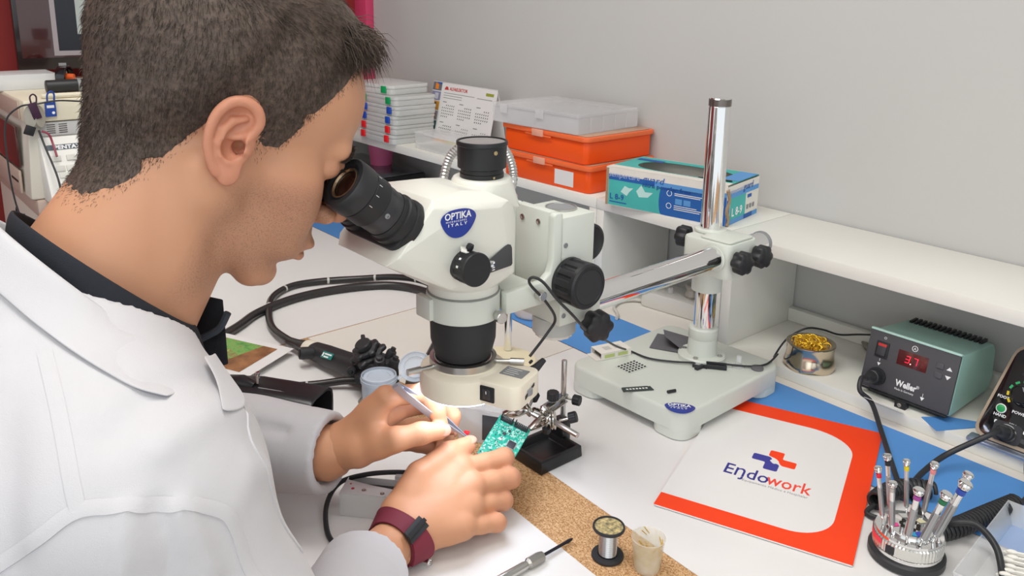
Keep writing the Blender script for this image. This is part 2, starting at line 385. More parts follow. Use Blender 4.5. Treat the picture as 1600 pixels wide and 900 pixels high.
# phototube with its black cap
T0 = Vector((0, .036, 0))
q = MB()
for r, z in ((.034, .372), (.0335, .393), (.0315, .3965)):
    for k in range(44):
        a = 2*PI*k/44; q.v.append((r*.95*math.cos(a), .022+r*.95*math.sin(a), z))
q.v += [(x, y, .365) for x, y in ((-.030, -.008), (.030, -.008), (.030, .050), (-.030, .050))]
q.build('phototube_base', SCOPE, t, hull=True, bevel=.003, seg=2, sm=30)
cp = thing_part('phototube', t, Matrix.Translation((0, .022, -.001)))
MB().lathe([(.0225, .3952), (.0230, .396), (.0230, .402), (.0222, .4025), (.0222, .4065), (.0255, .408), (.0258, .4305), (.0268, .4315), (.0268, .4345), (.0262, .4355), (.0245, .4356), (.0244, .4340), (.0002, .4338)], 64).build('phototube_cap', BLACK, cp)
MB().lathe([(.0243, .4341), (.0002, .4343)], 64).build('cap_disc', mat('grey_cap_disc', '8f8b8a', .7, var=.1, scale=60), cp)
for z, r, s in ((.426, .0258, .0022), (.4, .0231, .0013)):
    a = -.12; d = (math.cos(a), math.sin(a), 0); g = MB(); g.lathe([(s, -.001), (s, .0014), (s*.4, .0015), (s*.4, .0008)], 14, axis_m((r*d[0], r*d[1], z), d)); g.build('set_screw', mat('brass_screw', 'c9b98c', .3, .9), cp)
# blue drop badge on the side
emblem('maker_badge', t, basis((.0548, -.049, .3735), (.02, 1, .0), (.04, .0, 1)), .041)
# zoom knob
zk = thing_part('zoom_knob', t, axis_m((.041, -.039, .324), (1, -.05, .06)) @ Matrix.Diagonal((.9, .9, 1, 1)))
MB().lathe([(.010, -.004), (.016, .004), (.0175, .008), (.0175, .014), (.0165, .0145)], 40).build('knob_collar', BLACKM, zk)
kb = MB(); n = 72; vs = []; fs = []
for z, s in ((.0146, .0178), (.0160, .0182), (.028, .0182), (.0285, .0178), (.0290, .0186), (.0318, .0186), (.0328, .0176)):
    for k in range(n):
        a = 2*PI*k/n; g = .93 if (.0155 < z < .0283 and (k % 6) in (0, 1, 2)) else 1; vs.append((s*g*math.cos(a), s*g*math.sin(a), z))
for i in range(6):
    for k in range(n): fs.append((i*n+k, i*n+(k+1) % n, (i+1)*n+(k+1) % n, (i+1)*n+k))
fs.append(tuple(range(n-1, -1, -1))); fs.append(tuple(6*n+k for k in range(n)))
kb.add(vs, fs); kb.build('knob_grip', BLACK, zk, sm=30)
m = MB()
for a in (1.2, 1.8, 2.4, 2.9): m.cbox((0, 0, 0), (.0004, .0025, .003), Matrix.Rotation(a, 4, 'Z') @ Matrix.Translation((.0183, 0, .022)))
m.build('knob_numerals', WHITEINK, zk, sm=0)
MB().box(-.008, .006, -.003, .003, -.001, .001, axis_m((.059, -.046, .344), (.2, .3, 1))).build('index_tab', WHITE, t, bevel=.0006)
MB().lathe([(.0035, 0), (.0038, .002), (.0032, .005), (.001, .0055)], 18, axis_m((.060, -.040, .3435), (.3, .2, 1))).build('index_screw', BLACK, t)
# dark side panel with a light-path knob
Mp = basis((.0498, .0025, .3205), (-.08, 1, .04), (-.02, 0, 1)) @ Matrix.Diagonal((.80, .80, 1, 1))
MB().prism([(-.026, -.0125), (.024, -.0125), (.0265, -.010), (.0265, .011), (.0245, .0155), (.020, .0172), (.0145, .0160), (-.020, .002), (-.026, -.002)], 0, .0012, Mp).build('side_panel', mat('anthracite', '47484b', .5), t, bevel=.0004)
MB().lathe([(.0042, .001), (.0042, .0045), (.0030, .0047), (.0030, .002), (.0014, .002), (.0014, .0042), (.0002, .0043)], 24, Mp @ Matrix.Translation((-.012, .0, 0))).build('light_path_knob', CHROME, t)
for k in range(2): MB().box(-.0095, -.0050, -.0075-.003*k, -.0060-.003*k, .00125, .00132, Mp).build('small_print', WHITEINK, t, sm=0)
# ring holder and bracket
h = MB(); h.lathe([(.0385, .2502), (.0392, .2510), (.0392, .2758), (.0385, .2766), (.0350, .2766)], 64, Matrix.Translation((0, -.002, 0))); h.build('holder_ring', SCOPE2, t)
MB().cbox((-.012, -.042, .263), (.026, .008, .024)).build('holder_lug', SCOPE2, t, bevel=.002)
# arm of the holder sweeping up into a tall back plate
def plate(x0, x1, name, poly, bev=.002):
    q = MB(); M = Matrix(((0, 0, 1, 0), (1, 0, 0, 0), (0, 1, 0, 0), (0, 0, 0, 1))); q.prism(poly, x0, x1, M); return q.build(name, SCOPE2, t, bevel=bev, sm=40)
side = [(.028, .2512), (.070, .2512), (.100, .252), (.107, .258), (.1075, .3485), (.105, .3515), (.097, .3515), (.094, .348), (.094, .298), (.090, .285), (.080, .2775), (.028, .2762)]
plate(-.040, -.030, 'bracket_cheek', side); plate(.026, .036, 'bracket_cheek', side)
MB().box(-.0298, .0258, .0955, .1073, .254, .3512).build('bracket_plate', SCOPE2, t, bevel=.0015)
MB().box(-.0298, .0258, .034, .075, .2514, .2755).build('bracket_bridge', SCOPE2, t, bevel=.0015)
for x in (-.018, .009):
    g = MB(); g.lathe([(.0034, 0), (.0034, .0008), (.0024, .0009), (.0024, .0002)], 18, axis_m((x, .0954, .337), (0, -1, 0))); g.build('bracket_screw', STEEL, t)
for y, z, r in ((.012, .2570, .0062), (.070, .2660, .0055)):
    xx = .0368 if y > .05 else .0400
    g = MB(); g.lathe([(r*.6, -.004), (r*.6, .003), (r, .0032), (r, .0105), (r*.85, .0112), (.0002, .0112)], 30, axis_m((xx, y, z), (1, -.15 if y < .05 else 0, 0))); g.build('thumb_screw', STEEL, t)
MB().lathe([(.0028, 0), (.0028, .0009), (.0015, .001), (.0015, .0003)], 16, axis_m((.0361, .080, .2575), (1, 0, 0))).build('set_screw', STEEL, t)
# black objective barrel
MB().lathe([(.0340, .2500), (.0352, .2485), (.0355, .243), (.0350, .224), (.0318, .211), (.0306, .2085), (.0300, .2045), (.029, .204)], 64, Matrix.Translation((0, -.002, 0))).build('objective_barrel', BLACKM, t)
MB().lathe([(.0285, .2039), (.0302, .2039), (.0302, .2015), (.0285, .2015)], 64, Matrix.Translation((0, -.002, 0)), close=False).build('lens_ring', GLOSSB, t)
# focus block
MB().box(-.034, .034, .1082, .159, .2165, .3440).build('focus_block', SCOPE2, t, bevel=.0015)
MB().lathe([(.0185, .3442), (.0185, .3462), (.0165, .3463), (.0163, .3455), (.0002, .3450)], 48, Matrix.Translation((.0, .138, 0))).build('block_top_ring', STEEL, t)
MB().lathe([(.0162, .3456), (.0002, .3462)], 48, Matrix.Translation((0, .138, 0))).build('block_top_cap', GREYP, t)
MB().lathe([(.0252, .1965), (.0258, .197), (.0258, .2163), (.0252, .2164)], 48, Matrix.Translation((0, .132, 0))).build('block_bottom', mat('grey_enamel', 'b4b7b4', .4), t)
g = MB(); n = 60; vs = []; fs = []
for z, s in ((.1964, .0205), (.196, .0225), (.192, .0225), (.1915, .019)):
    for k in range(n):
        a = 2*PI*k/n; vs.append((s*(1 if k % 4 < 2 else .965)*math.cos(a),   .132+s*(1 if k % 4 < 2 else .965)*math.sin(a), z))
for i in range(3):
    for k in range(n): fs.append((i*n+k, i*n+(k+1) % n, (i+1)*n+(k+1) % n, (i+1)*n+k))
fs.append(tuple(range(n))); fs.append(tuple(3*n+k for k in range(n))); g.add(vs, fs); g.build('lock_ring', LGREY, t, sm=40)
MB().box(-.022, .0285, .1592, .1800, .2000, .2450).build('arm_socket', SCOPE2, t, bevel=.002)
knob(t, (.064, .145, .215), (1, -.25, -.05), R=.0185, h=.019, stem=.010)
for y, z in ((.114, .312), (.114, .229)):
    MB().lathe([(.003, 0), (.003, .0007), (.0021, .0008), (.0021, .0001)], 16, axis_m((.0341, y, z), (1, 0, 0))).build('set_screw', GREYP, t)
def focus_knob(sx):
    k = thing_part('focus_knob', t, axis_m((sx*.0345, .118, .272), (sx, 0, 0)))
    g = MB(); n = 96; vs = []; fs = []
    prof = ((.000, .0235, 0), (.002, .0262, 0), (.0055, .0262, 0), (.0065, .0255, 1), (.027, .0262, 1), (.028, .0262, 0), (.0325, .0258, 0), (.0345, .0240, 0), (.0346, .0205, 0), (.0338, .0200, 0))
    for z, r, gr in prof:
        for q in range(n):
            a = 2*PI*q/n; s = r*(.925 if gr and (q % 8) in (0, 1, 2) else 1); vs.append((s*math.cos(a), s*math.sin(a), z))
    for i in range(len(prof)-1):
        for q in range(n): fs.append((i*n+q, i*n+(q+1) % n, (i+1)*n+(q+1) % n, (i+1)*n+q))
    fs.append(tuple(range(n-1, -1, -1))); fs.append(tuple((len(prof)-1)*n+q for q in range(n))); g.add(vs, fs); g.build('knob_grip', BLACK, k, sm=30)
    MB().lathe([(.0199, .0337), (.0198, .0341), (.0002, .0342)], 48).build('knob_cap', BLACKM, k)
focus_knob(1); focus_knob(-1)
MB().box(-.050, -.034, .150, .226, .262, .300).build('tension_housing', SCOPE2, t, bevel=.002)
tk = thing_part('tension_knob', t, axis_m((-.0338, .212, .284), (1, 0, 0)))
MB().lathe([(.010, 0), (.021, .001), (.0235, .003), (.0242, .006), (.0235, .012), (.0205, .0135), (.018, .0105), (.0002, .0100)], 36).build('knob_grip', BLACK, tk, sm=50)

# ================================================================ LED ring light on the objective
t = thing('ring_light', 'ivory ring light clamped round the black microscope barrel, glowing underneath', 'lamp', (SX, SY-.002, .0165))
R_ = mat('led_glow', 'dfe9ff', .5, emit=5)
MB().lathe([(.0325, .1850), (.0360, .1850), (.0360, .1775), (.042, .1765), (.0460, .174), (.0470, .166), (.0470, .149), (.0325, .149), (.0315, .150)], 72, close=False).build('ring_housing', RINGM, t, sm=50)
bm_ = MB(); bm_.lathe([(.0315, .1502), (.0315, .1858), (.0325, .1866), (.0362, .1862), (.0364, .1790)], 64, close=False); bm_.build('clamp_ring', STEEL, t)
MB().lathe([(.0468, .1488), (.0325, .1488), (.0325, .1478), (.0460, .1478)], 64, close=False).build('led_ring', R_, t, sm=0)
# electronics box sticking out to the right
hd = Vector((.93, .37, 0)).normalized(); Mx = basis((0, 0, .1495), hd, (-hd.y, hd.x, 0))
q = MB(); q.prism(rrect(.056, .056, .011, 5, .053, .001), 0, .027, Mx); q.build('electronics_box', RINGM, t, bevel=.0025, sm=40)
MB().prism(rrect(.027, .020, .001, 2, .060, .006), .0271, .0274, Mx).build('rating_plate', mat('rating_plate_grey', '85888a', .4), t)
for i in range(4): MB().box(.050, .066-.003*(i % 2), .0118-.0042*i, .0125-.0042*i, .02742, .02748, Mx).build('small_print', WHITEINK, t, sm=0)
sw = thing_part('power_switch', t, Mx @ basis((.046, -.0272, .0135), (1, 0, 0), (0, 0, 1)))
MB().prism(rrect(.017, .017, .001, 2), 0, .0012).build('switch_bezel', BLACK, sw, bevel=.0003)
MB().cbox((0, 0, .0017), (.009, .012, .002), Matrix.Rotation(.12, 4, 'X')).build('rocker', mat('dark_rocker', '3a3a3d', .4), sw, bevel=.0006)
MB().cbox((0, .003, .0030), (.0008, .0035, .0003), Matrix.Rotation(.12, 4, 'X')).build('rocker_mark', WHITEINK, sw, sm=0)
sl = thing_part('dimmer_slot', t, Mx @ basis((.0812, .000, .014), (0, 1, 0), (0, 0, 1)))
MB().prism([(-.010, -.006), (.010, .002), (.010, .005), (-.010, -.002)], 0, .0006).build('slot_recess', BLACK, sl, sm=0)
MB().lathe([(.007, -.0035), (.0075, -.003), (.0075, .003), (.007, .0035)], 30, Matrix.Translation((0, -.001, -.0048)) @ Matrix.Rotation(PI/2, 4, 'X')).build('dimmer_wheel', GREYP, sl)
def thumbscrew(a, z=.1805, L=.030):
    d = Vector((math.cos(a), math.sin(a), 0)); o = Vector((0, 0, z)); g = MB()
    g.cyl(o+d*.0325, o+d*(.036+L*.5), .0022, seg=14); g.cyl(o+d*(.036+L*.5), o+d*(.036+L), .0036, .0036, seg=20); return g.build('thumb_screw', STEEL, t)
thumbscrew(math.radians(-98)); thumbscrew(math.radians(46)); thumbscrew(math.radians(150))
# plug of the cord
pb = Mx @ Vector((.072, .0352, .016))
MB().tube([Mx @ Vector((.064, .0312, .0175)), Mx @ Vector((.068, .041, .020)), Mx @ Vector((.072, .052, .026))], [.0058, .0052, .0034], 14, flat=(1, .8)).build('cord_plug', BLACKM, t)
for d in ((0, 0),):
    ll = bpy.data.lights.new('ring_glow', 'AREA'); ll.shape = 'DISK'; ll.size = .105; ll.energy = .18; ll.color = (.80, .88, 1)
    lo = bpy.data.objects.new('ring_glow', ll); COL.objects.link(lo); lo.parent = t; lo.location = (0, 0, .1465)
# ================================================================ things on and under the shelves
ZT = .2102
def sheet_print(parent, M, x0, x1, y0, y1, m, name='print', z=.0003):
    q = MB(); q.quad((x0, y0, z), (x1, y0, z), (x1, y1, z), (x0, y1, z)); q.v = [tuple(M @ Vector(v)) for v in q.v]; return q.build(name, m, parent, sm=0)
# stack of clear compartment cases with coloured latches
LATCH = {'red': mat('red_latch', 'ee2a30', .4), 'blue': mat('blue_latch', '2450b8', .4), 'green': mat('green_latch', '16a05c', .4)}
CASEM = mat('case_plastic', 'f2f4f2', .3, alpha=.6)
words = ['lowest clear case with red latches in the tall stack on the shelf', 'second lowest clear case with red latches in the tall stack', 'lower clear case with blue latches in the middle of the stack',
         'upper clear case with blue latches in the middle of the stack', 'clear case with green latches near the top of the stack', 'topmost clear case of the stack, with one red and one green latch']
cols = ['red', 'red', 'blue', 'blue', 'green', 'green']
for i in range(6):
    dx = (.0, .004, .007, .012, .009, -.028)[i]; rz = (0, .01, .0, .02, .01, .12)[i]
    t = thing('compartment_case', words[i], 'case', (-1.838+dx, 1.162, ZT+.0002+i*.0242), rz, 'clear cases with coloured latches')
    q = MB(); q.prism(rrect(.172, .124, .012, 4), 0, .0145); q.build('tray', CASEM, t, bevel=.002)
    q = MB(); q.prism(rrect(.175, .127, .013, 4), .0147, .0235); q.build('lid', CASEM, t, bevel=.002)
    for k, x in enumerate((-.055, .058)):
        c = 'red' if (i == 5 and k == 0) else cols[i]
        q = MB(); q.box(x-.0095, x+.0095, -.0675, -.0638, .004, .0215); q.build('latch', LATCH[c], t, bevel=.0012)
# low clear box and the tent calendar behind it
t = thing('clear_box', 'low empty clear plastic box in front of the calendar on the shelf', 'box', (-1.60, 1.160, ZT), -.02)
q = MB(); q.prism(rrect(.19, .075, .006, 3), 0, .036); q.build('box_body', CLEAR, t, bevel=.0015); q = MB(); q.prism(rrect(.194, .079, .007, 3), .0362, .0415); q.build('box_lid', CLEAR, t, bevel=.0012)
t = thing('desk_calendar', 'tent shaped desk calendar printed with months, standing on the shelf behind the black cap', 'calendar', (-1.662, 1.222, ZT), 0)
W_, H_ = .264, .152; tilt = math.radians(78)
Mc = basis((-W_/2, 0, 0), (1, 0, 0), (0, math.cos(tilt), math.sin(tilt)))
def slab(M, x0, x1, y0, y1, z0, z1): return MB().box(x0, x1, y0, y1, z0, z1, M)
slab(Mc, 0, W_, 0, H_, -.0012, 0).build('front_card', PAPER, t, sm=0)
Mb = basis((W_/2, .062, 0), (-1, 0, 0), (0, -math.cos(tilt)*.95, math.sin(tilt)))
slab(Mb, 0, W_, 0, H_, -.0012, -.0001).build('back_card', PAPER, t, sm=0)
pic = [mat('photo_grey', '6d7078'), mat('photo_violet', '8d8fb0'), mat('photo_gold', 'd79a3a'), mat('photo_steel', '9aa0ad'), mat('photo_teal', '3e6a66'), mat('photo_navy', '3a447e')]
pa = [mat('photo_orange', 'f08a2a'), mat('photo_pale', 'cfd2da'), mat('photo_dark', '37302c')]
for i in range(6):
    y1 = H_-i*H_/6.05; y0 = y1-.0225
    sheet_print(t, Mc, .001, .039, y0, y1, pic[i], 'photo_square'); 
    sheet_print(t, Mc, .012+.003*(i % 3), .026+.004*(i % 2), y0+.003, y1-.004, (pa[0], pa[1], pa[2])[i % 3] if i != 5 else pa[0], 'photo_square', .0006)
sheet_print(t, Mc, .001+.018, .038, H_-.006, H_-.001, BLUEINK, 'photo_square', .0006)
YEL = mat('yellow_print', 'f2dc2c')
sheet_print(t, Mc, .040, .09, .001, .009, mat('amber_print', 'f5a623'), 'colour_band'); sheet_print(t, Mc, .09, W_, .001, .009, YEL, 'colour_band')
q = MB(); q.add([Mc @ Vector(p) for p in ((.052, H_-.018, .0004), (.070, H_-.018, .0004), (.066, H_-.010, .0004), (.057, H_-.0095, .0004))], [(0, 1, 2, 3)]); q.build('logo_mark', mat('brick_red_print', 'c8403c'), t, sm=0)
text('lettering', 'ALFAELEKTOR', .0115, mat('brick_red_print'), t, Mc @ Matrix.Translation((.074, H_-.018, .0004)), bold=.0002)
sheet_print(t, Mc, .222, .252, H_-.018, H_-.011, mat('olive_print', '9aa03c'), 'badge_print')
for j in range(3): sheet_print(t, Mc, .052, .13+.05*(j == 0), H_-.0265-.0062*j, H_-.0252-.0062*j, GREYINK, 'small_print')
sheet_print(t, Mc, .19, .25, H_-.028, H_-.0265, GREYINK, 'small_print')
mon = ['Janeiro', 'Fevereiro', 'Mar\u00e7o', 'Abril', 'Maio', 'Junho']
for r_ in range(2):
    for c_ in range(3):
        x = .054+c_*.070; y = .102-r_*.052
        sheet_print(t, Mc, x, x+.016, y, y+.0022, GREYINK, 'small_print')
        q = MB()
        for a in range(5):
            for b_ in range(7):
                if (a == 0 and b_ < 2+c_) or (a == 4 and b_ > 3): continue
                x0 = x+b_*.0078; y0 = y-.009-a*.0072; q.add([Mc @ Vector(p) for p in ((x0, y0, .0004), (x0+.0032, y0+.0012, .0004), (x0+.0036, y0+.0042, .0004), (x0+.0008, y0+.003, .0004))], [(0, 1, 2, 3)])
        q.build('date_grid', BLACKINK if (r_ == 0 or c_ == 0) else GREYINK, t, sm=0, kind='stuff')
# two orange boxes and a clear organiser on top
def orange_box(label, z, x, y, rz, note):
    t = thing('orange_box', label, 'box', (x, y, z), rz, 'orange lidded boxes')
    q = MB(); L, Wd = .258, .2
    q.prism(rrect(L-.010, Wd-.010, .012, 4), 0, .044); q.build('box_body', ORANGE, t, bevel=.003)
    q = MB(); q.prism(rrect(L, Wd, .014, 4), .0442, .0535); q.build('lid', ORANGEL, t, bevel=.0015)
    q = MB(); q.prism(rrect(L-.014, Wd-.014, .010, 4), .0537, .0549); q.build('lid_panel', mat('lid_panel', 'c39a80', .3), t, bevel=.0005)
    cl = MB(); cl.box(-.025, .008, -Wd/2-.0035, -Wd/2-.0003, .040, .054); cl.build('latch', mat('latch_clear', 'e9a78e', .3), t, bevel=.001)
    cl = MB(); cl.box(-.046, .030, -Wd/2-.0022, -Wd/2-.0004, .0405, .0440); cl.build('latch_rail', ORANGEL, t, bevel=.0006)
    if note:
        sheet_print(t, basis((.030, -Wd/2+.0047, .0065), (1, 0, 0), (0, 0, 1)), 0, .052, 0, .030, PAPER, 'paper_label')
    return t
orange_box('lower orange box, with a blank white label on its front', ZT, -1.212, 1.208, .03, True)
orange_box('upper orange box, under the clear organiser', ZT+.0553, -1.218, 1.210, .0, False)
t = thing('organiser_box', 'clear divided organiser box lying on top of the orange boxes', 'box', (-1.245, 1.198, ZT+.0553+.0551), .05)
CLR2 = mat('organiser_plastic', 'f2f2f4', .2, alpha=.34)
L, Wd, Hh = .245, .180, .040
q = MB(); q.prism(rrect(L, Wd, .006, 3), 0, .0015); q.build('box_bottom', CLR2, t)
for a in (0, 1): MB().box(-L/2, L/2, (-Wd/2, Wd/2-.0015)[a], (-Wd/2+.0015, Wd/2)[a], .0016, Hh-.008).build('side_wall', CLR2, t)
for a in (0, 1): MB().box((-L/2, L/2-.0015)[a], (-L/2+.0015, L/2)[a], -Wd/2+.0016, Wd/2-.0016, .0016, Hh-.008).build('side_wall', CLR2, t)
for k in range(1, 7): MB().box(-L/2+L*k/7-.0006, -L/2+L*k/7+.0006, -Wd/2+.0017, Wd/2-.0017, .0017, Hh-.010).build('divider', CLR2, t)
for k in range(1, 5): MB().box(L/2-.0005, L/2+.0006, -Wd/2+Wd*k/5-.0012, -Wd/2+Wd*k/5+.0012, .0017, Hh-.009).build('rib', CLR2, t)
q = MB(); q.prism(rrect(L+.004, Wd+.004, .007, 3), Hh-.0078, Hh); q.build('lid', CLR2, t, bevel=.001)
for x in (-.085, .02): MB().box(x-.011, x+.011, -Wd/2-.004, -Wd/2-.0022, Hh-.019, Hh-.002).build('latch', CLR2, t, bevel=.0006)

# glove box
t = thing('glove_box', 'opened turquoise and blue carton of nitrile gloves on the shelf behind the chrome post', 'box', (-.9140, 1.1758, ZT), math.radians(10.5))
L, Wd, Hh = .236, .128, .0705
CARD = mat('carton_white', 'e6e2da', .7, var=.04, scale=30); TEAL = mat('turquoise_print', '4bb9b4', .6, var=.12, scale=18); DKB = mat('glove_blue', '2360ac', .6, var=.08, scale=25); LB = mat('glove_light_blue', '5d9ad6', .6); KRAFT = mat('raw_card', 'a48d72', .8)
INSIDE = mat('carton_inside', '6d645c', .9)
def carton():
    b = MB(); w = .0012
    b.box(-L/2, L/2, -Wd/2, -Wd/2+w, 0, Hh); b.box(-L/2, L/2, Wd/2-w, Wd/2, 0, Hh); b.box(-L/2, -L/2+w, -Wd/2+w, Wd/2-w, 0, Hh-.002); b.box(L/2-w, L/2, -Wd/2+w, Wd/2-w, 0, Hh-.003)
    b.box(-L/2+w, L/2-w, -Wd/2+w, Wd/2-w, 0, w); return b
carton().build('carton_shell', CARD, t, sm=0)
MB().box(-L/2+.0013, L/2-.0013, -Wd/2+.0013, Wd/2-.0013, .0013, .0020).build('carton_floor', INSIDE, t, sm=0)
# top panel with an oval tear-out
def top_panel():
    n = 64; vs = []; fs = []
    def outer(a):
        c, s_ = math.cos(a), math.sin(a); k = min((L/2)/max(abs(c), 1e-6), (Wd/2)/max(abs(s_), 1e-6)); return (c*k, s_*k)
    for k in range(n):
        a = 2*PI*k/n; vs.append((*outer(a), Hh)); x = .090*math.copysign(abs(math.cos(a))**.8, math.cos(a))+.002; y = .047*math.sin(a)*(1+.12*math.cos(2*a))+.006; vs.append((x, y, Hh-.0005))
    vs2 = [(x, y, z-.0008) for x, y, z in vs]
    o = len(vs); vs += vs2
    for k in range(n):
        k2 = (k+1) % n; fs += [(2*k, 2*k2, 2*k2+1, 2*k+1), (o+2*k, o+2*k+1, o+2*k2+1, o+2*k2), (2*k+1, 2*k2+1, o+2*k2+1, o+2*k+1)]
    b = MB(); b.add(vs, fs); return b
top_panel().build('top_panel', TEAL, t, sm=0)
Mt = Matrix.Translation((0, 0, Hh))
sheet_print(t, Mt, -L/2, L/2, -Wd/2, -Wd/2+.022, CARD, 'white_band'); sheet_print(t, Mt, -.112, -.058, .03, .046, DKB, 'brand_oval')
sheet_print(t, Mt, .085, .117, -.02, .06, LB, 'blue_band')
fl = MB(); fl.box(0, .06, -.010, .0, 0, .0008, Matrix.Translation((.05, -.028, Hh-.004)) @ Matrix.Rotation(-.5, 4, 'X') @ Matrix.Rotation(-.05, 4, 'Y')); fl.build('torn_flap', INSIDE, t, sm=0)
Mf = basis((-L/2, -Wd/2, 0), (1, 0, 0), (0, 0, 1))
sheet_print(t, Mf, .006, .158, .001, .050, TEAL); sheet_print(t, Mf, .006, .236, .048, .0575, LB, z=.0005); sheet_print(t, Mf, .006, .10, .048, .0575, DKB, z=.0006); sheet_print(t, Mf, .122, .236, .0005, .050, DKB, z=.0005)
cv = MB(); cv.add([Mf @ Vector(p) for p in [(.116+.006*math.cos(k/8*PI-PI/2)*-1, .0253+.0245*math.sin(k/8*PI-PI/2), .00055) for k in range(9)]+[(.124, .0495, .00055), (.124, .0008, .00055)]], [tuple(range(11))]); cv.build('print', DKB, t, sm=0)
text('lettering', 'sempercare', .0135, mat('pale_lilac_print', 'a9b6d8'), t, Mf @ Matrix.Translation((.006, .0535, .0008)), shear=.15)
text('lettering', 'guard', .017, BLUEINK, t, Mf @ Matrix.Translation((.076, .0535, .0009)), shear=.2, sx=1.1)
text('lettering', 'nitril powder free', .0105, mat('deep_blue_print', '1c4f9a'), t, Mf @ Matrix.Translation((.076, .0450, .0009)), bold=.0002, sx=1.25)
text('lettering', 'L 8-9', .0145, DKB, t, Mf @ Matrix.Translation((.009, .0125, .0008)), bold=.0002)
sheet_print(t, Mf, .009, .045, .0065, .0085, DKB, z=.0007)
for k in range(5): sheet_print(t, Mf, .140, .195-.006*(k % 3), .0415-.003*k if k < 2 else .020-.0032*(k-2), .0428-.003*k if k < 2 else .0212-.0032*(k-2), WHITEINK, 'small_print', .0008)
for k in range(2): sheet_print(t, Mf, .142+.016*k, .155+.016*k, .0235, .0335, LB, 'table_print', .0008)
for y in (.041, .019):
    q = MB(); q.lathe([(.0052, 0), (.0052, .0001), (.0042, .0001), (.0042, 0)], 20, Mf @ Matrix.Translation((.130, y, .0008)), close=False); q.build('ring_print', WHITEINK, t, sm=0)
HAND = mat('pale_glove_print', 'bfe3df', .6)
q = MB()
for pts in ([(.032, .028), (.045, .022), (.050, .030), (.058, .038), (.049, .037), (.040, .040)], [(.064, .034), (.070, .024), (.088, .026), (.098, .036), (.082, .035), (.074, .046)]):
    q.add([Mf @ Vector((x, y, .0006)) for x, y in pts], [tuple(range(len(pts)))])
q.build('glove_picture', HAND, t, sm=0)
MB().add([Mf @ Vector(p) for p in ((0, .0, .0004), (.0055, 0, .0004), (.0055, Hh*.97, .0004), (0, Hh*.97, .0004))], [(0, 1, 2, 3)]).build('torn_edge', KRAFT, t, sm=0)
Me = basis((L/2, -Wd/2, 0), (0, 1, 0), (0, 0, 1))
sheet_print(t, Me, .014, .075, .008, .046, TEAL); sheet_print(t, Me, .014, .126, .046, .0545, LB, z=.0005); sheet_print(t, Me, .014, .126, .0005, .0085, LB, z=.0005); sheet_print(t, Me, .0005, .012, .0005, .045, DKB); sheet_print(t, Me, .070, .105, .0005, .0085, DKB, z=.0006)
sheet_print(t, Me, .082, .098, .036, .042, DKB, z=.0006)
for k in range(3): sheet_print(t, Me, .080+.012*k, .088+.012*k, .016, .024, GREYINK, 'small_print', .0006)
text('lettering', 'L 8-9', .020, WHITEINK, t, Me @ Matrix.Translation((.020, .014, .0008)), bold=.0003)
text('lettering', 'guard', .017, DKB, t, Me @ Matrix.Translation((.062, .053, .0009)), shear=.2)
text('lettering', 'sempercare', .0115, mat('pale_lilac_print'), t, Me @ Matrix.Translation((.008, .0545, .0009)), shear=.15)
q = MB(); pts = [(L/2+.001, -Wd/2+.004+.004*math.sin(k*1.1), .001+k*.0062) for k in range(11)]; q.tube([Vector(p) for p in pts], .0028, 6, flat=(1, 1.5)); q.build('crushed_corner', KRAFT, t)

# under the left shelf
t = thing('instrument_case', 'black glossy instrument case under the far left end of the shelf', 'case', (-2.03, 1.165, .0014), .0)
MB().box(-.18, .20, -.055, .085, 0, .1075).build('case_body', GLOSSB, t, bevel=.004)
MB().box(-.176, .196, -.051, .081, .1077, .1105).build('case_lid', mat('dark_gloss_lid', '4a4a4f', .12, coat=.6), t, bevel=.001)
t = thing('pink_tub', 'small pink plastic tub standing on the black instrument case', 'tub', (-1.985, 1.205, .1122))
MB().lathe([(.030, 0), (.036, .06), (.038, .062), (.034, .063), (.028, .004)], 28).build('tub_wall', mat('pink_plastic', 'd86a96', .4), t)
t = thing('power_supply', 'small white mains adapter box with a grey cable behind the chrome arm', 'adapter', (-.935, 1.215, .0009), math.radians(8))
MB().prism(rrect(.125, .070, .008, 4), 0, .031).build('adapter_body', LGREY, t, bevel=.003)
g = MB(); g.lathe([(.012, .0312), (.015, .036), (.011, .046), (.0145, .054), (.012, .056)], 24, Matrix.Translation((.030, -.0, 0))); g.build('socket', mat('silver_socket', 'b6b0a6', .4, .3), t)
MB().lathe([(.006, .0312), (.005, .040), (.003, .042)], 16, Matrix.Translation((-.012, -.008, 0))).build('bulb', CLEAR, t)
P0 = [(-.060, -.02, .006), (-.080, -.03, .0055), (-.094, -.052, .0045), (-.087, -.085, .004), (-.062, -.110, .004), (-.05, -.13, .0042)]
MB().tube(spline(P0, 6), .0032, 8).build('cable', mat('grey_cable', 'cfccc4', .5), t)
# ================================================================ soldering station and other tools on the raised board
ZB = .0179
t = thing('soldering_station', 'green and black digital soldering station with a red display on the raised board', 'soldering station', (-.466, 1.131, ZB))
TEALP = mat('mint_enamel', 'a6d0c4', .4); DARKP = mat('panel_charcoal', '4a494d', .5, bump=.15, bscale=900)
tl = math.radians(77); Mw = basis((-.063, 0, .011), (1, 0, 0), (0, math.cos(tl), math.sin(tl)))
def xprism(b, poly, x0, x1): return b.prism(poly, x0, x1, Matrix(((0, 0, 1, 0), (1, 0, 0, 0), (0, 1, 0, 0), (0, 0, 0, 1))))
q = MB(); xprism(q, [(.006, .010), (.010, .006), (.140, .006), (.150, .022), (.148, .066), (.138, .0795), (.0245, .0925)], -.0610, .0630); q.build('housing', TEALP, t, bevel=.004, seg=3)
q = MB(); xprism(q, [(.010, .0), (.120, .0), (.135, .0058), (.012, .0058)], -.055, .057); q.build('base_tray', BLACK, t, bevel=.002)
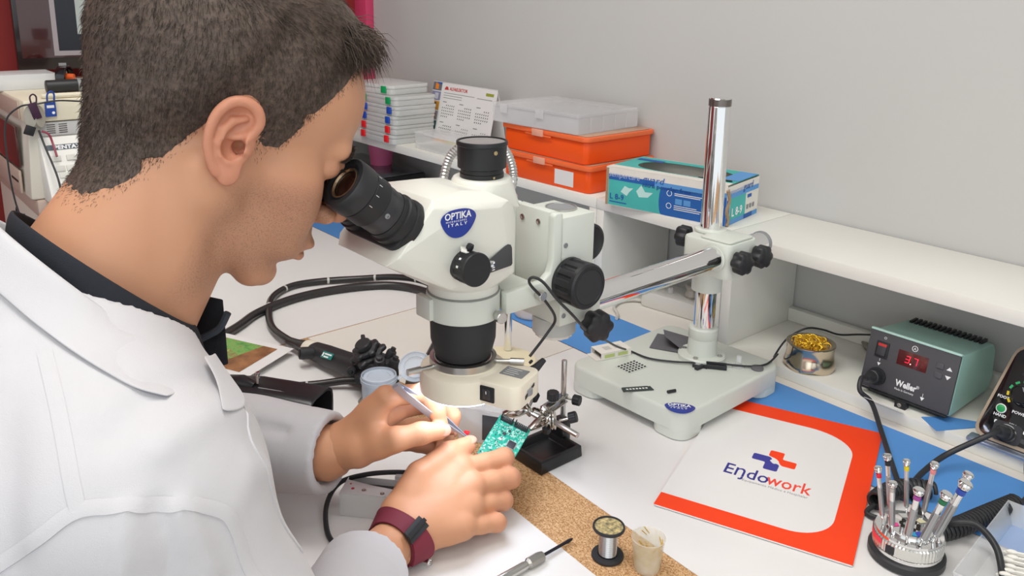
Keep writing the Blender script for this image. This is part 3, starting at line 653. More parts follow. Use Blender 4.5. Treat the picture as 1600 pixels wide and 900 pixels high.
q = MB(); q.prism(rrect(.1265, .0840, .002, 2, .063, .0425), -.004, .0, Mw); q.build('front_panel', DARKP, t, bevel=.0006)
q = MB(); q.box(-.0005, .127, .0846, .0880, -.006, .0012, Mw); q.build('panel_cap', mat('pale_mint', 'bfe3d8', .4), t, bevel=.001)
q = MB(); q.box(.001, .1255, -.0030, -.0002, -.003, .0016, Mw); q.build('panel_foot', BLACK, t, bevel=.0006)
for k in range(15):
    q = MB(); q.box(-.052+k*.0072, -.0475+k*.0072,   .116, .138, .0795, .0850); q.build('vent_fin', BLACK, t, bevel=.0008)
s = thing_part('power_switch', t, Mw @ Matrix.Translation((.0215, .0595, 0)))
MB().prism(rrect(.0185, .0235, .001, 2), .0002, .0016).build('switch_bezel', BLACK, s, bevel=.0004)
MB().cbox((0, -.002, .0026), (.0125, .0135, .0022), Matrix.Rotation(-.10, 4, 'X')).build('rocker', mat('rocker_grey', '3c3d42', .35), s, bevel=.0006)
MB().cbox((0, .0068, .0024), (.0125, .0040, .0020)).build('rocker_red', mat('rocker_red', 'c23a36', .4), s, bevel=.0005)
for a, b_, w in ((.0205, .0752, 'O'), (.0205, .0425, 'I')): text('lettering', w, .0052, WHITEINK, t, Mw @ Matrix.Translation((a, b_, .0003)))
q = MB(); q.add([Mw @ Vector(p) for p in ((.0185, .0398, .0003), (.0235, .0398, .0003), (.021, .0352, .0003))], [(0, 1, 2)]); q.build('arrow_print', WHITEINK, t, sm=0)
MB().prism(rrect(.042, .0215, .0008, 2, .0655, .0575), .0001, .0004, Mw).build('display_window', mat('display_red_glass', '4a0b12', .15, coat=.6), t, sm=0)
def seven(chs, x, y, w, h, m, parent, M, name, z=.0006):
    S7 = {'3': 'abcdg', '7': 'abc', '5': 'acdfg', '8': 'abcdefg', '0': 'abcdef'}; th = w*.2; q = MB(); sl = .12
    R = {'a': (0, h-th, w, h), 'g': (0, h/2-th/2, w, h/2+th/2), 'd': (0, 0, w, th), 'f': (0, h/2, th, h), 'b': (w-th, h/2, w, h), 'e': (0, 0, th, h/2), 'c': (w-th, 0, w, h/2)}
    for i, ch in enumerate(chs):
        for k in S7[ch]:
            x0, y0, x1, y1 = R[k]; X = x+i*w*1.75; g = .0003
            q.add([M @ Vector(p) for p in ((X+x0+g+sl*y0, y+y0+g, z), (X+x1-g+sl*y0, y+y0+g, z), (X+x1-g+sl*y1, y+y1-g, z), (X+x0+g+sl*y1, y+y1-g, z))], [(0, 1, 2, 3)])
    return q.build(name, m, parent, sm=0)
seven('37', .0555, .0520, .0062, .0105, mat('led_red', 'ff1838', .4, emit=2.2), t, Mw, 'lit_digits'); seven('5', .0775, .0520, .0062, .0105, mat('led_red_dim', '8a1822', .4), t, Mw, 'dim_digit')
q = MB(); q.lathe([(.0008, .0005), (.0008, .0007)], 10, Mw @ Matrix.Translation((.0640, .0520, 0))); q.build('lit_point', mat('led_white', 'ffd0c8', .4, emit=2), t, sm=0)
for y in (.0635, .0500):
    MB().prism(rrect(.0098, .0078, .0014, 3, .1030, y), .0002, .0016, Mw).build('button', mat('button_grey', '55555a', .5), t, bevel=.0005)
for pts in (((.1115, .0605), (.1195, .0605), (.1155, .0655)), ((.1115, .0530), (.1195, .0530), (.1155, .0475))):
    q = MB(); q.add([Mw @ Vector((x, y, .0003)) for x, y in pts], [(0, 1, 2)]); q.build('arrow_print', WHITEINK, t, sm=0)
q = MB(); q.lathe([(.0042, 0), (.0042, .0002), (.0034, .0002), (.0034, 0)], 24, Mw @ Matrix.Translation((.0655, .0752, .0002)), close=False); q.build('emblem_ring', WHITEINK, t, sm=0)
text('lettering', 'A', .0055, WHITEINK, t, Mw @ Matrix.Translation((.0637, .0733, .0003)))
text('lettering', 'Weller', .0125, WHITEINK, t, Mw @ Matrix.Translation((.050, .0165, .0003)), bold=.0004, sx=.82); text('lettering', '\u00ae', .006, WHITEINK, t, Mw @ Matrix.Translation((.0785, .0215, .0003)))
text('lettering', 'Made in Germany', .0042, WHITEINK, t, Mw @ Matrix.Translation((.050, .0105, .0003)), sx=.9)
q = MB(); q.add([Mw @ Vector(p) for p in ((.0865, .0128, .0003), (.0925, .0128, .0003), (.0895, .0078, .0003))], [(0, 1, 2)]); q.build('earth_mark', WHITEINK, t, sm=0)
q = MB(); q.box(.0892, .0898, .0132, .0182, .0002, .0004, Mw); q.build('earth_mark', WHITEINK, t, sm=0)
jk = thing_part('plug', t, Mw @ Matrix.Translation((.0225, .0195, 0)))
MB().lathe([(.0130, .0002), (.0130, .003), (.0115, .0032)], 32).build('socket_ring', BLACK, jk)
MB().lathe([(.0092, .0033), (.0098, .006), (.0098, .017), (.0085, .018), (.0075, .026), (.0048, .034), (.0042, .035)], 30).build('plug_body', RUBBER, jk)
c0 = Mw @ Vector((.0225, .0195, .035))
loc_ = Vector((-.466, 1.131, ZB))
pth = [c0, c0+Vector((-.002, -.010, .001)), c0+Vector((.004, -.022, -.012)), Vector((-.487, 1.085, .030))-loc_, Vector((-.452, 1.045, .0175))-loc_, Vector((-.414, .995, .011))-loc_, Vector((-.383, .952, .009))-loc_, Vector((-.365, .925, .010))-loc_]
MB().tube(spline(pth, 8), .0034, 12).build('iron_cable', RUBBER, t)
MB().cbox((.002, -.002, .0045), (.016, .012, .012)).build('ground_socket', BLACK, t, bevel=.001); MB().lathe([(.003, 0), (.003, .002), (.0016, .0021), (.0016, .0005)], 16, axis_m((.002, -.0081, .0055), (0, -1, .1))).build('ground_contact', NICKEL, t)

# micromotor control box at the right edge
t = thing('micromotor_controller', 'champagne and black control box with a dial, at the right end of the raised board', 'controller', (-.322, 1.115, ZB))
CHAMP = mat('champagne_metallic', 'bfae98', .32, .35); GLOSSP = mat('gloss_black_panel', '17171a', .08, coat=.8)
tl = math.radians(62); Mm = basis((0, 0, .008), (1, 0, 0), (0, math.cos(tl), math.sin(tl)))
def trap(b, t_, y0, y1, r=.010, n=5):
    pts = []
    for (x, y, nx, ny) in ((t_, y1, -1, -1), (-t_, y1, 1, -1), (-b, y0, 1, 1), (b, y0, -1, 1)): pts.append((x, y))
    out = []; m = len(pts)
    for i in range(m):
        p = Vector(pts[i]); a = (Vector(pts[i-1])-p).normalized(); c = (Vector(pts[(i+1) % m])-p).normalized()
        for k in range(n+1):
            s_ = k/n; u = p+a*r*(1-s_)**2+c*r*s_**2; out.append((u.x, u.y))
    return out
q = MB(); q.prism(trap(.0445, .0235, 0, .135, .020), -.075, .0, Mm)
bm_v = [Vector(v) for v in q.v]; q.v = [(v.x, v.y, max(v.z, .001)) for v in bm_v]; q.build('housing', CHAMP, t, bevel=.004, seg=3)
MB().prism(trap(.0395, .0205, .005, .130, .016), .0002, .0016, Mm).build('front_panel', GLOSSP, t, bevel=.0004)
q = MB(); q.box(-.046, .046, -.010, .010, 0, .0070); q.build('foot_strip', mat('silver_strip', 'a9b4c8', .2, .7), t, bevel=.003)
seven('88', -.0015, .0965, .0068, .0120, mat('led_off_white', 'd8d4c0', .4), t, Mm, 'display_digits', .0022)
MB().prism(rrect(.034, .019, .001, 2, .009, .1025), .0017, .0019, Mm).build('display_window', mat('display_grey', '34343a', .2), t, sm=0)
dk = thing_part('speed_dial', t, Mm @ Matrix.Translation((.0015, .0680, .0017)))
MB().lathe([(.0145, 0), (.0135, .004), (.0120, .0055), (.0118, .013), (.0105, .0142), (.0002, .0142)], 40).build('dial_knob', GLOSSB, dk); MB().cbox((.004, .006, .01425), (.0012, .006, .0004), Matrix.Rotation(.5, 4, 'Z')).build('dial_mark', GREYP, dk, sm=0)
MB().lathe([(.0122, .0120), (.0124, .0126), (.0122, .0132)], 40, close=False).build('dial_rim', CHROME, dk)
G_ = mat('green_mark', '2fae6b', .5); Y_ = mat('yellow_mark', 'e8cf2c', .5); R2 = mat('red_mark', 'd8374a', .5)
for k in range(10):
    a = math.radians(215-k*29); m = Y_ if k < 2 else (G_ if k < 7 else R2)
    MB().box(-.0019, .0019, -.0012, .0012, .0017, .0020, Mm @ Matrix.Translation((.0015+.0185*math.cos(a), .0680+.0185*math.sin(a), 0)) @ Matrix.Rotation(a+PI/2, 4, 'Z') @ Matrix.Diagonal((1.4, 1.2, 1, 1))).build('dial_tick', m, t, sm=0)
for x, y in ((-.0185, .0440), (.0175, .0425)):
    bt = MB(); bt.lathe([(.0062, .0018), (.0062, .0030), (.0052, .0034)], 28, Mm @ Matrix.Translation((x, y, 0))); bt.build('button_rim', WHITEINK, t)
    bt = MB(); bt.lathe([(.0050, .0032), (.0050, .0042), (.0044, .0046), (.0002, .0046)], 28, Mm @ Matrix.Translation((x, y, 0))); bt.build('green_button', mat('button_green', '1f9a55', .4), t)
for w, x, y in (('SPEED', -.004, .0895), ('FOOT', -.0275, .0575), ('HAND', -.0255, .0335), ('POWER', -.006, .0435), ('REV', .0145, .0315), ('32V', -.005, .0265)): text('lettering', w, .0052, WHITEINK, t, Mm @ Matrix.Translation((x, y, .0018)), bold=.0001)
for x, y in ((-.020, .0262), (.015, .024)): MB().prism(rrect(.0035, .0045, .001, 2, x, y), .0017, .0019, Mm).build('symbol_print', WHITEINK, t, sm=0)
MB().prism(rrect(.034, .026, .006, 3, -.004, .0165), .0017, .0022, Mm).build('socket_plate', mat('smoked_label', '3b3b40', .3), t, sm=0)
jk = thing_part('plug', t, Mm @ Matrix.Translation((-.004, .0155, .0022)))
MB().lathe([(.0115, .0), (.0118, .003), (.0105, .0035)], 30).build('socket_ring', GLOSSB, jk); MB().lathe([(.0100, .0036), (.0102, .012), (.0085, .013), (.0080, .022), (.0052, .030), (.0045, .031)], 28).build('plug_body', RUBBER, jk)
o0 = Vector((-.322, 1.115, ZB)); c0 = Mm @ Vector((-.004, .0155, .034))
pth = [c0, c0+Vector((-.006, -.018, -.004)), Vector((-.365, 1.040, .022))-o0, Vector((-.372, .995, .012))-o0, Vector((-.370, .955, .0095))-o0, Vector((-.372, .930, .0095))-o0]
MB().tube(spline(pth, 8), .0036, 12).build('handpiece_cable', RUBBER, t)
# ================================================================ small things on the bench
# ---- folder
t = thing('presentation_folder', 'white folder with an orange-red border and a red and blue cross logo', 'folder', (-.548, .692, .0011), math.atan2(.079, .204))
FW, FH = .219, .312
q = MB(); q.prism([(0, 0), (FW, 0), (FW, FH), (0, FH)], 0, .0009); q.prism([(.001, -.0015), (FW-.001, -.0015), (FW-.002, FH), (.0, FH)], .0011, .0017); q.build('inner_leaves', PAPER, t, sm=0)
q = MB(); q.prism([(0, .0), (FW, .0), (FW, FH), (0, FH)], .0019, .0027); q.build('front_cover', RED, t, sm=0)
def panel():
    x1, y0, y1, r = .1905, .0265, .277, .046; pts = [(-.0002, y0)]
    for k in range(13): a = -PI/2+k/12*PI/2; pts.append((x1-r+r*math.cos(a), y0+r+r*math.sin(a)))
    for k in range(13): a = k/12*PI/2; pts.append((x1-r*1.35+r*1.35*math.cos(a), y1-r*1.1+r*1.1*math.sin(a)))
    pts.append((-.0002, y1)); return pts
MB().prism(panel(), .0027, .00285).build('white_panel', PAPER, t, sm=0)
def arc_text(name, body, size, m, x, y, sx=1, b=0): return text(name, body, size, m, t, Matrix.Translation((x, y, .0029)), .00005, sx=sx, bold=b)
o1 = arc_text('lettering', 'E\u014bdo', .0345, NAVY, .0515, .1075, .76, .0003)
arc_text('lettering', 'work', .0345, mat('salmon_red_print', 'ee4a3a', .5), .1050, .1075, .70, .0003)
arc_text('lettering', 'Equipamento M\u00e9dico e Hospitalar',   .0066, GREYINK, .078, .0995, .86)
def rpoly(pts, r=.003, n=4):
    out = []; m = len(pts)
    for i in range(m):
        p = Vector(pts[i]); a = (Vector(pts[i-1])-p).normalized(); c = (Vector(pts[(i+1) % m])-p).normalized()
        for k in range(n+1):
            s_ = k/n; u = p+a*r*(1-s_)**2+c*r*s_**2; out.append((u.x, u.y))
    return out
cx, cy = .1025, .1645
BL2 = mat('violet_blue_print', '3f3f98', .5)
q = MB(); q.prism(rpoly([(cx-.0255, cy-.0075), (cx-.008, cy-.0075), (cx-.008, cy-.0245), (cx+.0095, cy-.0245), (cx+.0095, cy-.007), (cx+.002, cy-.004), (cx-.004, cy+.008), (cx-.0255, cy+.008)]), .00286, .0029); q.build('logo_mark', BL2, t, sm=0)
q = MB(); q.prism(rpoly([(cx-.0075, cy+.0105), (cx+.004, cy+.006), (cx+.0115, cy-.0075), (cx+.0285, cy-.0075), (cx+.0285, cy+.0085), (cx+.0105, cy+.0085), (cx+.0105, cy+.0255), (cx-.0075, cy+.0255)]), .00288, .00292); q.build('logo_mark', RED, t, sm=0)
q = MB(); q.prism(rpoly([(cx-.004, cy-.001), (cx+.002, cy-.0075), (cx+.0085, cy-.003), (cx+.0065, cy+.003), (cx+.0005, cy+.006)], .002), .00293, .00295); q.build('logo_mark', PAPER, t, sm=0)

# ---- screwdriver carousel
CX0, CY0 = -.317, .833
t = thing('screwdriver_stand', 'round rotating screwdriver stand with a black rubber foot, beside the folder', 'stand', (CX0, CY0, .0011))
MB().lathe([(.036, 0), (.0385, .002), (.0385, .009), (.037, .0105)], 56).build('rubber_foot', RUBBER, t)
MB().lathe([(.0345, .0107), (.0345, .014), (.0350, .0145), (.0350, .0160)], 56).build('turntable', CHROME, t)
q = MB(); n = 120; vs = []; fs = []
for z, r_ in ((.0162, .0345), (.0170, .0352), (.0285, .0352), (.0300, .0340)):
    for k in range(n):
        a = 2*PI*k/n; s_ = r_*(1 if k % 2 else .982); vs.append((s_*math.cos(a), s_*math.sin(a), z))
for i in range(3):
    for k in range(n): fs.append((i*n+k, i*n+(k+1) % n, (i+1)*n+(k+1) % n, (i+1)*n+k))
fs.append(tuple(range(n-1, -1, -1))); fs.append(tuple(3*n+k for k in range(n))); q.add(vs, fs); q.build('knurled_ring', mat('satin_silver', 'dcdcd8', .22, .8), t, sm=25)
def arcband(a0, a1, r, z0, z1, m, name):
    q = MB(); n = 16; vs = []
    for k in range(n+1):
        a = a0+(a1-a0)*k/n; vs += [(r*math.cos(a), r*math.sin(a), z0), (r*math.cos(a), r*math.sin(a), z1)]
    q.add(vs, [(2*k, 2*k+2, 2*k+3, 2*k+1) for k in range(n)]); return q.build(name, m, t, sm=60)
arcband(math.radians(-172), math.radians(-112), .0356, .0225, .0285, mat('pink_red_band', 'f0495a', .5), 'size_label')
arcband(math.radians(-103), math.radians(-88), .0356, .0175, .0265, BLACKINK, 'bar_code_label')
MB().lathe([(.0335, .0302), (.0335, .0330), (.0240, .0335), (.0235, .0375), (.0190, .0380), (.0002, .0376)], 56).build('top_plate', CHROME, t, sm=40)
for k, (a, c) in enumerate(((-2.3, 'ee4f9a'), (-1.0, '3aa9d8'), (-.55, '4a58c8'), (.3, 'd9a4a0'), (1.3, 'd8d2b0'), (2.4, 'bfbfba'))):
    q = MB(); r0, r1 = .0125, .0205; pts = [(r*math.cos(a+d), r*math.sin(a+d), .0383) for r, d in ((r0, -.22), (r1, -.22), (r1, .22), (r0, .22))]; q.add(pts, [(0, 1, 2, 3)]); q.build('colour_mark', mat('mark_'+('pink', 'cyan', 'indigo', 'rose', 'straw', 'silver')[k], c, .5), t, sm=0)
for k in range(9):
    a = k*.7; q = MB(); q.lathe([(.0022, .0380), (.0022, .0386), (.0013, .0387), (.0013, .0382)], 10, Matrix.Translation((.0085*math.cos(a), .0085*math.sin(a), 0))); q.build('spare_blade', mat('dark_steel', '4b4640', .4, .8), t)
DR = [('red', 'd8263c', (-.0216, -.0150), (-.0345, -.0155, .0985), .0027), ('black', '222226', (-.0250, .0085), (-.0384, .0125, .1010), .0030), ('bare silver', None, (-.0080, -.0236), (-.0136, -.0245, .0941), .0031),
      ('yellow', 'e9d21e', (-.0130, .0206), (-.0205, .0200, .0998), .0026), ('purple', '9c3f92', (.0090, -.0272), (.0151, -.0289, .1022), .0037), ('salmon pink', 'ea9494', (.0010, .0265), (.0062, .0262, .1067), .0029),
      ('green', '1f6d48', (.0200, -.0204), (.0384, -.0195, .1051), .0040), ('magenta', 'd84fae', (.0232, .0165), (.0414, .0219, .1132), .0034), ('blue', '2c4ba8', (.0255, -.0035), (.0479, -.0013, .1154), .0044)]
for nm, c, (bx, by), tp, r in DR:
    b0 = Vector((CX0+bx, CY0+by, .0352)); b1 = Vector((CX0+tp[0], CY0+tp[1], tp[2])); d = (b1-b0); L = d.length; Mq = axis_m(b0, d)
    s_ = thing('precision_screwdriver', 'slim silver screwdriver with a %s ring below its cap, in the round stand' % nm if c else 'plain silver screwdriver without a coloured ring, at the front left of the round stand', 'screwdriver', (0, 0, 0), 0, 'precision screwdrivers in the round stand')
    s_.matrix_basis = Mq
    MB().lathe([(r*.35, 0), (r*.35, .006), (r*.6, .009), (r*.8, .0095)], 16).build('blade', CHROME, s_)
    q = MB(); n = 24; vs = []; fs = []
    for z, g in ((.0097, .9), (.0107, 1), (L*.62, 1), (L*.63, .9)):
        for k in range(n): a = 2*PI*k/n; vs.append((r*g*(1 if k % 2 else .93)*math.cos(a), r*g*(1 if k % 2 else .93)*math.sin(a), z))
    for i in range(3):
        for k in range(n): fs.append((i*n+k, i*n+(k+1) % n, (i+1)*n+(k+1) % n, (i+1)*n+k))
    fs.append(tuple(range(n-1, -1, -1))); fs.append(tuple(3*n+k for k in range(n))); q.add(vs, fs); q.build('knurled_handle', mat('knurled_steel', 'a9abad', .32, .9), s_, sm=20)
    MB().lathe([(r*.85, L*.632), (r*.85, L*.80)], 18).build('handle_neck', CHROME, s_)
    if c: MB().lathe([(r*1.0, L*.802), (r*1.02, L*.805), (r*1.02, L*.872), (r*1.0, L*.875)], 18).build('colour_ring', mat(nm.replace(' ', '_')+'_ring', c, .4), s_)
    else: MB().lathe([(r*.9, L*.802), (r*.9, L*.875)], 18).build('plain_ring', STEEL, s_)
    MB().lathe([(r*.8, L*.877), (r*1.25, L*.90), (r*1.3, L*.915), (r*1.0, L*.925), (r*1.55, L*.945), (r*1.6, L*.965), (r*1.3, L*.985), (r*.9, L*.978), (.0002, L*.974)], 24).build('swivel_cap', CHROME, s_)

# ---- coiled cords
def coil(parent, pts, R, w, pitch, name):
    P = spline(pts, 14); acc = [0]
    for a, b in zip(P, P[1:]): acc.append(acc[-1]+(b-a).length)
    n = int(acc[-1]/pitch*14); out = []
    for i in range(n+1):
        s_ = acc[-1]*i/n; k = min(max(np.searchsorted(acc, s_)-1, 0), len(P)-2); f = (s_-acc[k])/(acc[k+1]-acc[k]); p = P[k].lerp(P[k+1], f); tg = (P[k+1]-P[k]).normalized()
        x, y, _ = frame_from(tg); a = 2*PI*i/14; out.append(p+x*R*math.cos(a)+y*R*math.sin(a))
    return MB().tube(out, w, 6).build(name, RUBBER, parent, sm=60)
t = thing('coiled_cord', 'black coiled cord lying on the blue mat behind the screwdriver stand', 'cord', (0, 0, 0))
zc = .0135
coil(t, [(-.345, .962, zc), (-.366, .945, zc), (-.378, .915, zc), (-.379, .885, zc)], .0088, .0026, .0056, 'left_coil')
coil(t, [(-.312, .873, zc), (-.298, .905, zc), (-.286, .955, zc), (-.273, 1.010, zc)], .0088, .0026, .0054, 'right_coil')
MB().tube(spline([(-.379, .885, .008), (-.380, .870, .005), (-.368, .868, .005), (-.33, .885, .005), (-.318, .880, .006), (-.312, .873, .008)], 6), .0030, 8).build('straight_run', RUBBER, t)
MB().tube(spline([(-.273, 1.010, .012), (-.268, 1.028, .013), (-.272, 1.050, .016), (-.287, 1.085, .020), (-.292, 1.104, .030), (-.283, 1.112, .042)], 6), .0036, 10).build('upper_tail', RUBBER, t)
t = thing('black_lead', 'thick black lead running from behind the screwdriver stand out of the lower right corner', 'cable', (0, 0, 0))
MB().tube(spline([(-.372, .968, .0065), (-.360, .945, .0052), (-.338, .914, .0052), (-.316, .896, .0075), (-.296, .893, .026), (-.276, .901, .0315), (-.252, .893, .022), (-.236, .872, .0085), (-.222, .840, .0052), (-.212, .79, .0052)], 8), .0037, 12).build('lead_sheath', RUBBER, t)

# ---- tray of cotton swabs at the lower right
t = thing('swab_tray', 'clear plastic tray holding cotton swabs at the lower right corner', 'tray', (-.206, .905, .0011), math.radians(4))
q = MB()
def tray(w, d, h, th, fl):
    b = MB(); o = [(-w/2, -d/2), (w/2, -d/2), (w/2, d/2), (-w/2, d/2)]; oi = [(x*.86, y*.9) for x, y in o]
    vs = [(x, y, h) for x, y in o]+[(x, y, 0) for x, y in oi]+[(x*(1-th/w*2), y*(1-th/d*2), h) for x, y in o]+[(x*(1-th/w*2), y*(1-th/d*2), th) for x, y in oi]
    fs = [(4, 5, 6, 7), (8+4, 8+7, 8+6, 8+5)]
    for k in range(4): k2 = (k+1) % 4; fs += [(k, k2, 4+k2, 4+k), (8+k, 12+k, 12+k2, 8+k2), (k, 8+k, 8+k2, k2)]
    return b.add(vs, fs)
tray(.126, .180, .024, .0012, 0).build('tray_shell', CLEAR, t, sm=0)
SW = mat('cotton_white', 'f4f1ea', .9)
sm_ = MB().tube([(0, 0, 0), (0, .060, 0)], .0013, 8).build('stick', SW, None); st_me = sm_.data; bpy.data.objects.remove(sm_)
hb = MB(); hb.ball((0, 0, 0), (.0027, .0062, .0027), 10); ho = hb.build('cotton_tip', SW, None); h_me = ho.data; bpy.data.objects.remove(ho)
k = 0
for lay in range(2):
    for i in range(9-lay):
        s_ = thing('cotton_swab', 'white cotton swab %s from the back in the %s row of the tray' % (('first', 'second', 'third', 'fourth', 'fifth', 'sixth', 'seventh', 'eighth', 'ninth')[i], ('lower', 'upper')[lay]), 'swab', (-.246+.0022*i+.004*lay+.002*math.sin(i*2.3), .918-.0088*i-.004*lay, .0056+.0058*lay), math.radians(-62+3.5*math.sin(i*1.7+lay)), 'cotton swabs in the clear tray')
        for me, nm, y in ((st_me, 'stick', 0), (h_me, 'cotton_tip', 0), (h_me, 'cotton_tip', .060)):
            o = bpy.data.objects.new(nm, me); COL.objects.link(o); o.parent = s_; o.location = (0, y, 0)

# ---- wool tin, braid, scraps on the raised board
t = thing('tip_cleaner', 'round tin of brass wool for cleaning soldering tips on the raised board', 'tin', (-.6215, 1.150, .0179)); t.scale = (1.17, 1.17, 1)
q = MB(); n = 64; vs = []; fs = []
for z, r_, w in ((0, .031, 1), (.003, .0335, 1), (.010, .0335, .6), (.018, .0312, .3), (.024, .0305, 0), (.0355, .0305, 0), (.0385, .0320, 0), (.040, .0318, 0), (.0405, .0295, 0), (.039, .0255, 0), (.036, .0245, 0)):
    for k in range(n): a = 2*PI*k/n; rr = r_*(1+.018*w*math.sin(5*a+1)); vs.append((rr*math.cos(a), rr*math.sin(a), z+w*.0022*math.sin(5*a)))
for i in range(10):
    for k in range(n): fs.append((i*n+k, i*n+(k+1) % n, (i+1)*n+(k+1) % n, (i+1)*n+k))
fs.append(tuple(range(n-1, -1, -1))); fs.append(tuple(10*n+k for k in range(n))); q.add(vs, fs); q.build('tin_body', mat('champagne_tin', 'd8c9b4', .16, 1), t, sm=40)
BR = mat('brass_wool', 'f2c63c', .36, .7)
q = MB(); rng = random.Random(3)
for k in range(170):
    a = rng.uniform(0, 6.28); r_ = .022*math.sqrt(rng.random()); c = Vector((r_*math.cos(a), r_*math.sin(a), .0375+.008*(1-(r_/.0235)**2)*rng.uniform(.6, 1)))
    R_ = rng.uniform(.0025, .0055); n1 = Vector((rng.gauss(0, 1), rng.gauss(0, 1), rng.gauss(0, 1))).normalized(); x, y, _ = frame_from(n1)
    q.tube([c+x*R_*math.cos(u*.8)+y*R_*math.sin(u*.8) for u in range(6)], .00042, 4)
q.build('brass_curls', BR, t, sm=60, kind='stuff')
t = thing('desoldering_braid', 'short length of tinned braid lying against the wall behind the brass wool tin', 'braid', (-.580, 1.272, .0225), math.radians(-28))
q = MB(); pts = spline([(-.035, .006, .001), (-.015, .002, .002), (.010, 0, .001), (.034, -.002, 0)], 10); q.tube(pts, [.0022+.0042*min(1, i/10) for i in range(len(pts))], 10, flat=(1, 1)); q.build('braid_sleeve', mat('tinned_braid', '9c978c', .45, .8, bump=1, bscale=700), t)
for nm, lab, pts, m in (('paper_scrap', 'blue offcut of mat sticking out from under the soldering station', [(-.432, 1.121), (-.402, 1.099), (-.372, 1.150), (-.352, 1.168), (-.352, 1.182), (-.41, 1.15)], BLUE), ('plastic_card', 'frosted clear card leaning over the front edge of the raised board', None, None)):
    if pts: tag(MB().prism(pts, .0180, .0192).build(nm, m, sm=0), lab, 'scrap')
    else:
        M_ = Matrix.Translation((-.505, 1.112, .0195)) @ Matrix.Rotation(math.radians(-.4), 4, 'Z') @ Matrix.Rotation(math.radians(-28), 4, 'X')
        q = MB(); q.prism([(v[0], v[1]) for v in rrect(.052, .036, .003, 3, .028, -.018)], -.0004, .0004, M_); tag(q.build(nm, MILKY, sm=0), lab, 'card')

# ---- things lying on the slab base of the boom stand
ZS = .0436
t = thing('grey_pouch', 'dark grey folded card sleeve lying beside the chrome post', 'sleeve', (-.776, .995, ZS), math.radians(-62)); t.scale = (1.2, 1.2, 1.15)
q = MB(); q.add([(-.026, -.022, 0), (.024, -.022, 0), (.026, .024, .002), (-.024, .026, .0015), (-.026, -.022, .001), (.024, -.022, .001), (.026, .024, .003), (-.024, .026, .0025)], [(0, 3, 2, 1), (4, 5, 6, 7), (0, 1, 5, 4), (1, 2, 6, 5), (2, 3, 7, 6), (3, 0, 4, 7)]); q.build('lower_flap', mat('slate_card', '66656a', .6), t, sm=0)
q = MB(); q.add([(-.024, .026, .003), (.026, .024, .0038), (.018, -.004, .018), (-.014, -.012, .013), (-.024, .026, .0036), (.026, .024, .0044), (.018, -.004, .0186), (-.014, -.012, .0136)], [(0, 1, 2, 3), (4, 7, 6, 5), (0, 4, 5, 1), (1, 5, 6, 2), (2, 6, 7, 3), (3, 7, 4, 0)]); q.build('upper_flap', mat('slate_card', '66656a', .6), t, sm=0)
t = thing('small_carton', 'small white open matchbox sized carton with green print on the slab base', 'box', (-.808, .893, ZS), math.radians(76))
b = MB(); w, d, h, th = .054, .030, .011, .0007
b.box(-w/2, w/2, -d/2, d/2, 0, th); b.box(-w/2, w/2, -d/2, d/2, h-th, h); b.box(-w/2, w/2, -d/2, -d/2+th, th, h-th); b.box(-w/2, w/2, d/2-th, d/2, th, h-th); b.box(w/2-th, w/2, -d/2+th, d/2-th, th, h-th); b.build('carton_sleeve', CARD, t, sm=0)
b = MB(); b.box(-w/2-.008, -w/2, -d/2+.001, d/2-.001, -.000, th); b.build('open_flap', CARD, t, sm=0)
b = MB(); b.box(-w/2+.006, w/2-.002, -d/2+.002, d/2-.002, .001, .0085); b.build('insert', mat('insert_dark', '55524e', .8), t, sm=0)
for x in (-.012, .012): MB().box(x-.009, x+.009, -d/2-.0003, -d/2-.0001, .0025, .0080).build('green_print', mat('yellow_green_print', 'b9c67e', .5), t, sm=0)
for x in (-.008, .010): MB().box(x-.006, x+.006, -.006, .006, h+.0001, h+.0002).build('grey_print', mat('pale_grey_print', 'c4c2bc', .6), t, sm=0)
Ml = basis((-.7575, .884, ZS+.0001), (.06, 1, 0), (-1, .06, 0))
tg = tag(MB().prism(rrect(.040, .030, .0005, 1), 0, .00015, Ml).build('printed_label', SCOPE2, sm=0), 'small label printed with slanted black bars, stuck on the slab base', 'label')
q = MB()
for i in range(5):
    for j in range(6):
        x0 = -.0185+j*.0064; y0 = -.0135+i*.0056; q.add([Ml @ Vector(p) for p in ((x0, y0, .0003), (x0+.0042, y0, .0003), (x0+.0056, y0+.0038, .0003), (x0+.0014, y0+.0038, .0003))], [(0, 1, 2, 3)])
q.build('bar_print', BLACKINK, tg, sm=0, kind='stuff')
M_ = basis((-.703, .8345, ZS+.0002), (.50, .866, 0), (-.866, .5, 0))
tg = tag(MB().prism([(-.022, -.0065), (.023, -.0065), (.021, .0065), (.0195, .0045), (.017, .0065), (-.020, .0065), (-.0215, .004)], 0, .0008, M_).build('dark_strip', mat('graphite_green', '3b4542', .5), sm=0), 'dark green-grey strip with pale lettering near the front edge of the slab base', 'strip')
q = MB()
for i in range(7):
    x0 = -.016+i*.0047; q.add([M_ @ Vector(p) for p in ((x0, -.0016, .0010), (x0+.003, -.0022, .0010), (x0+.0034, .0012, .0010), (x0+.0006, .0019, .0010))], [(0, 1, 2, 3)])
q.build('letter_print', WHITEINK, tg, sm=0)
tag(MB().tube([(-.668, .8585, ZS+.0023), (-.664, .871, ZS+.0023)], .0022, 12).build('black_pin', BLACK), 'tiny black pin lying behind the blue badge on the slab base', 'pin')

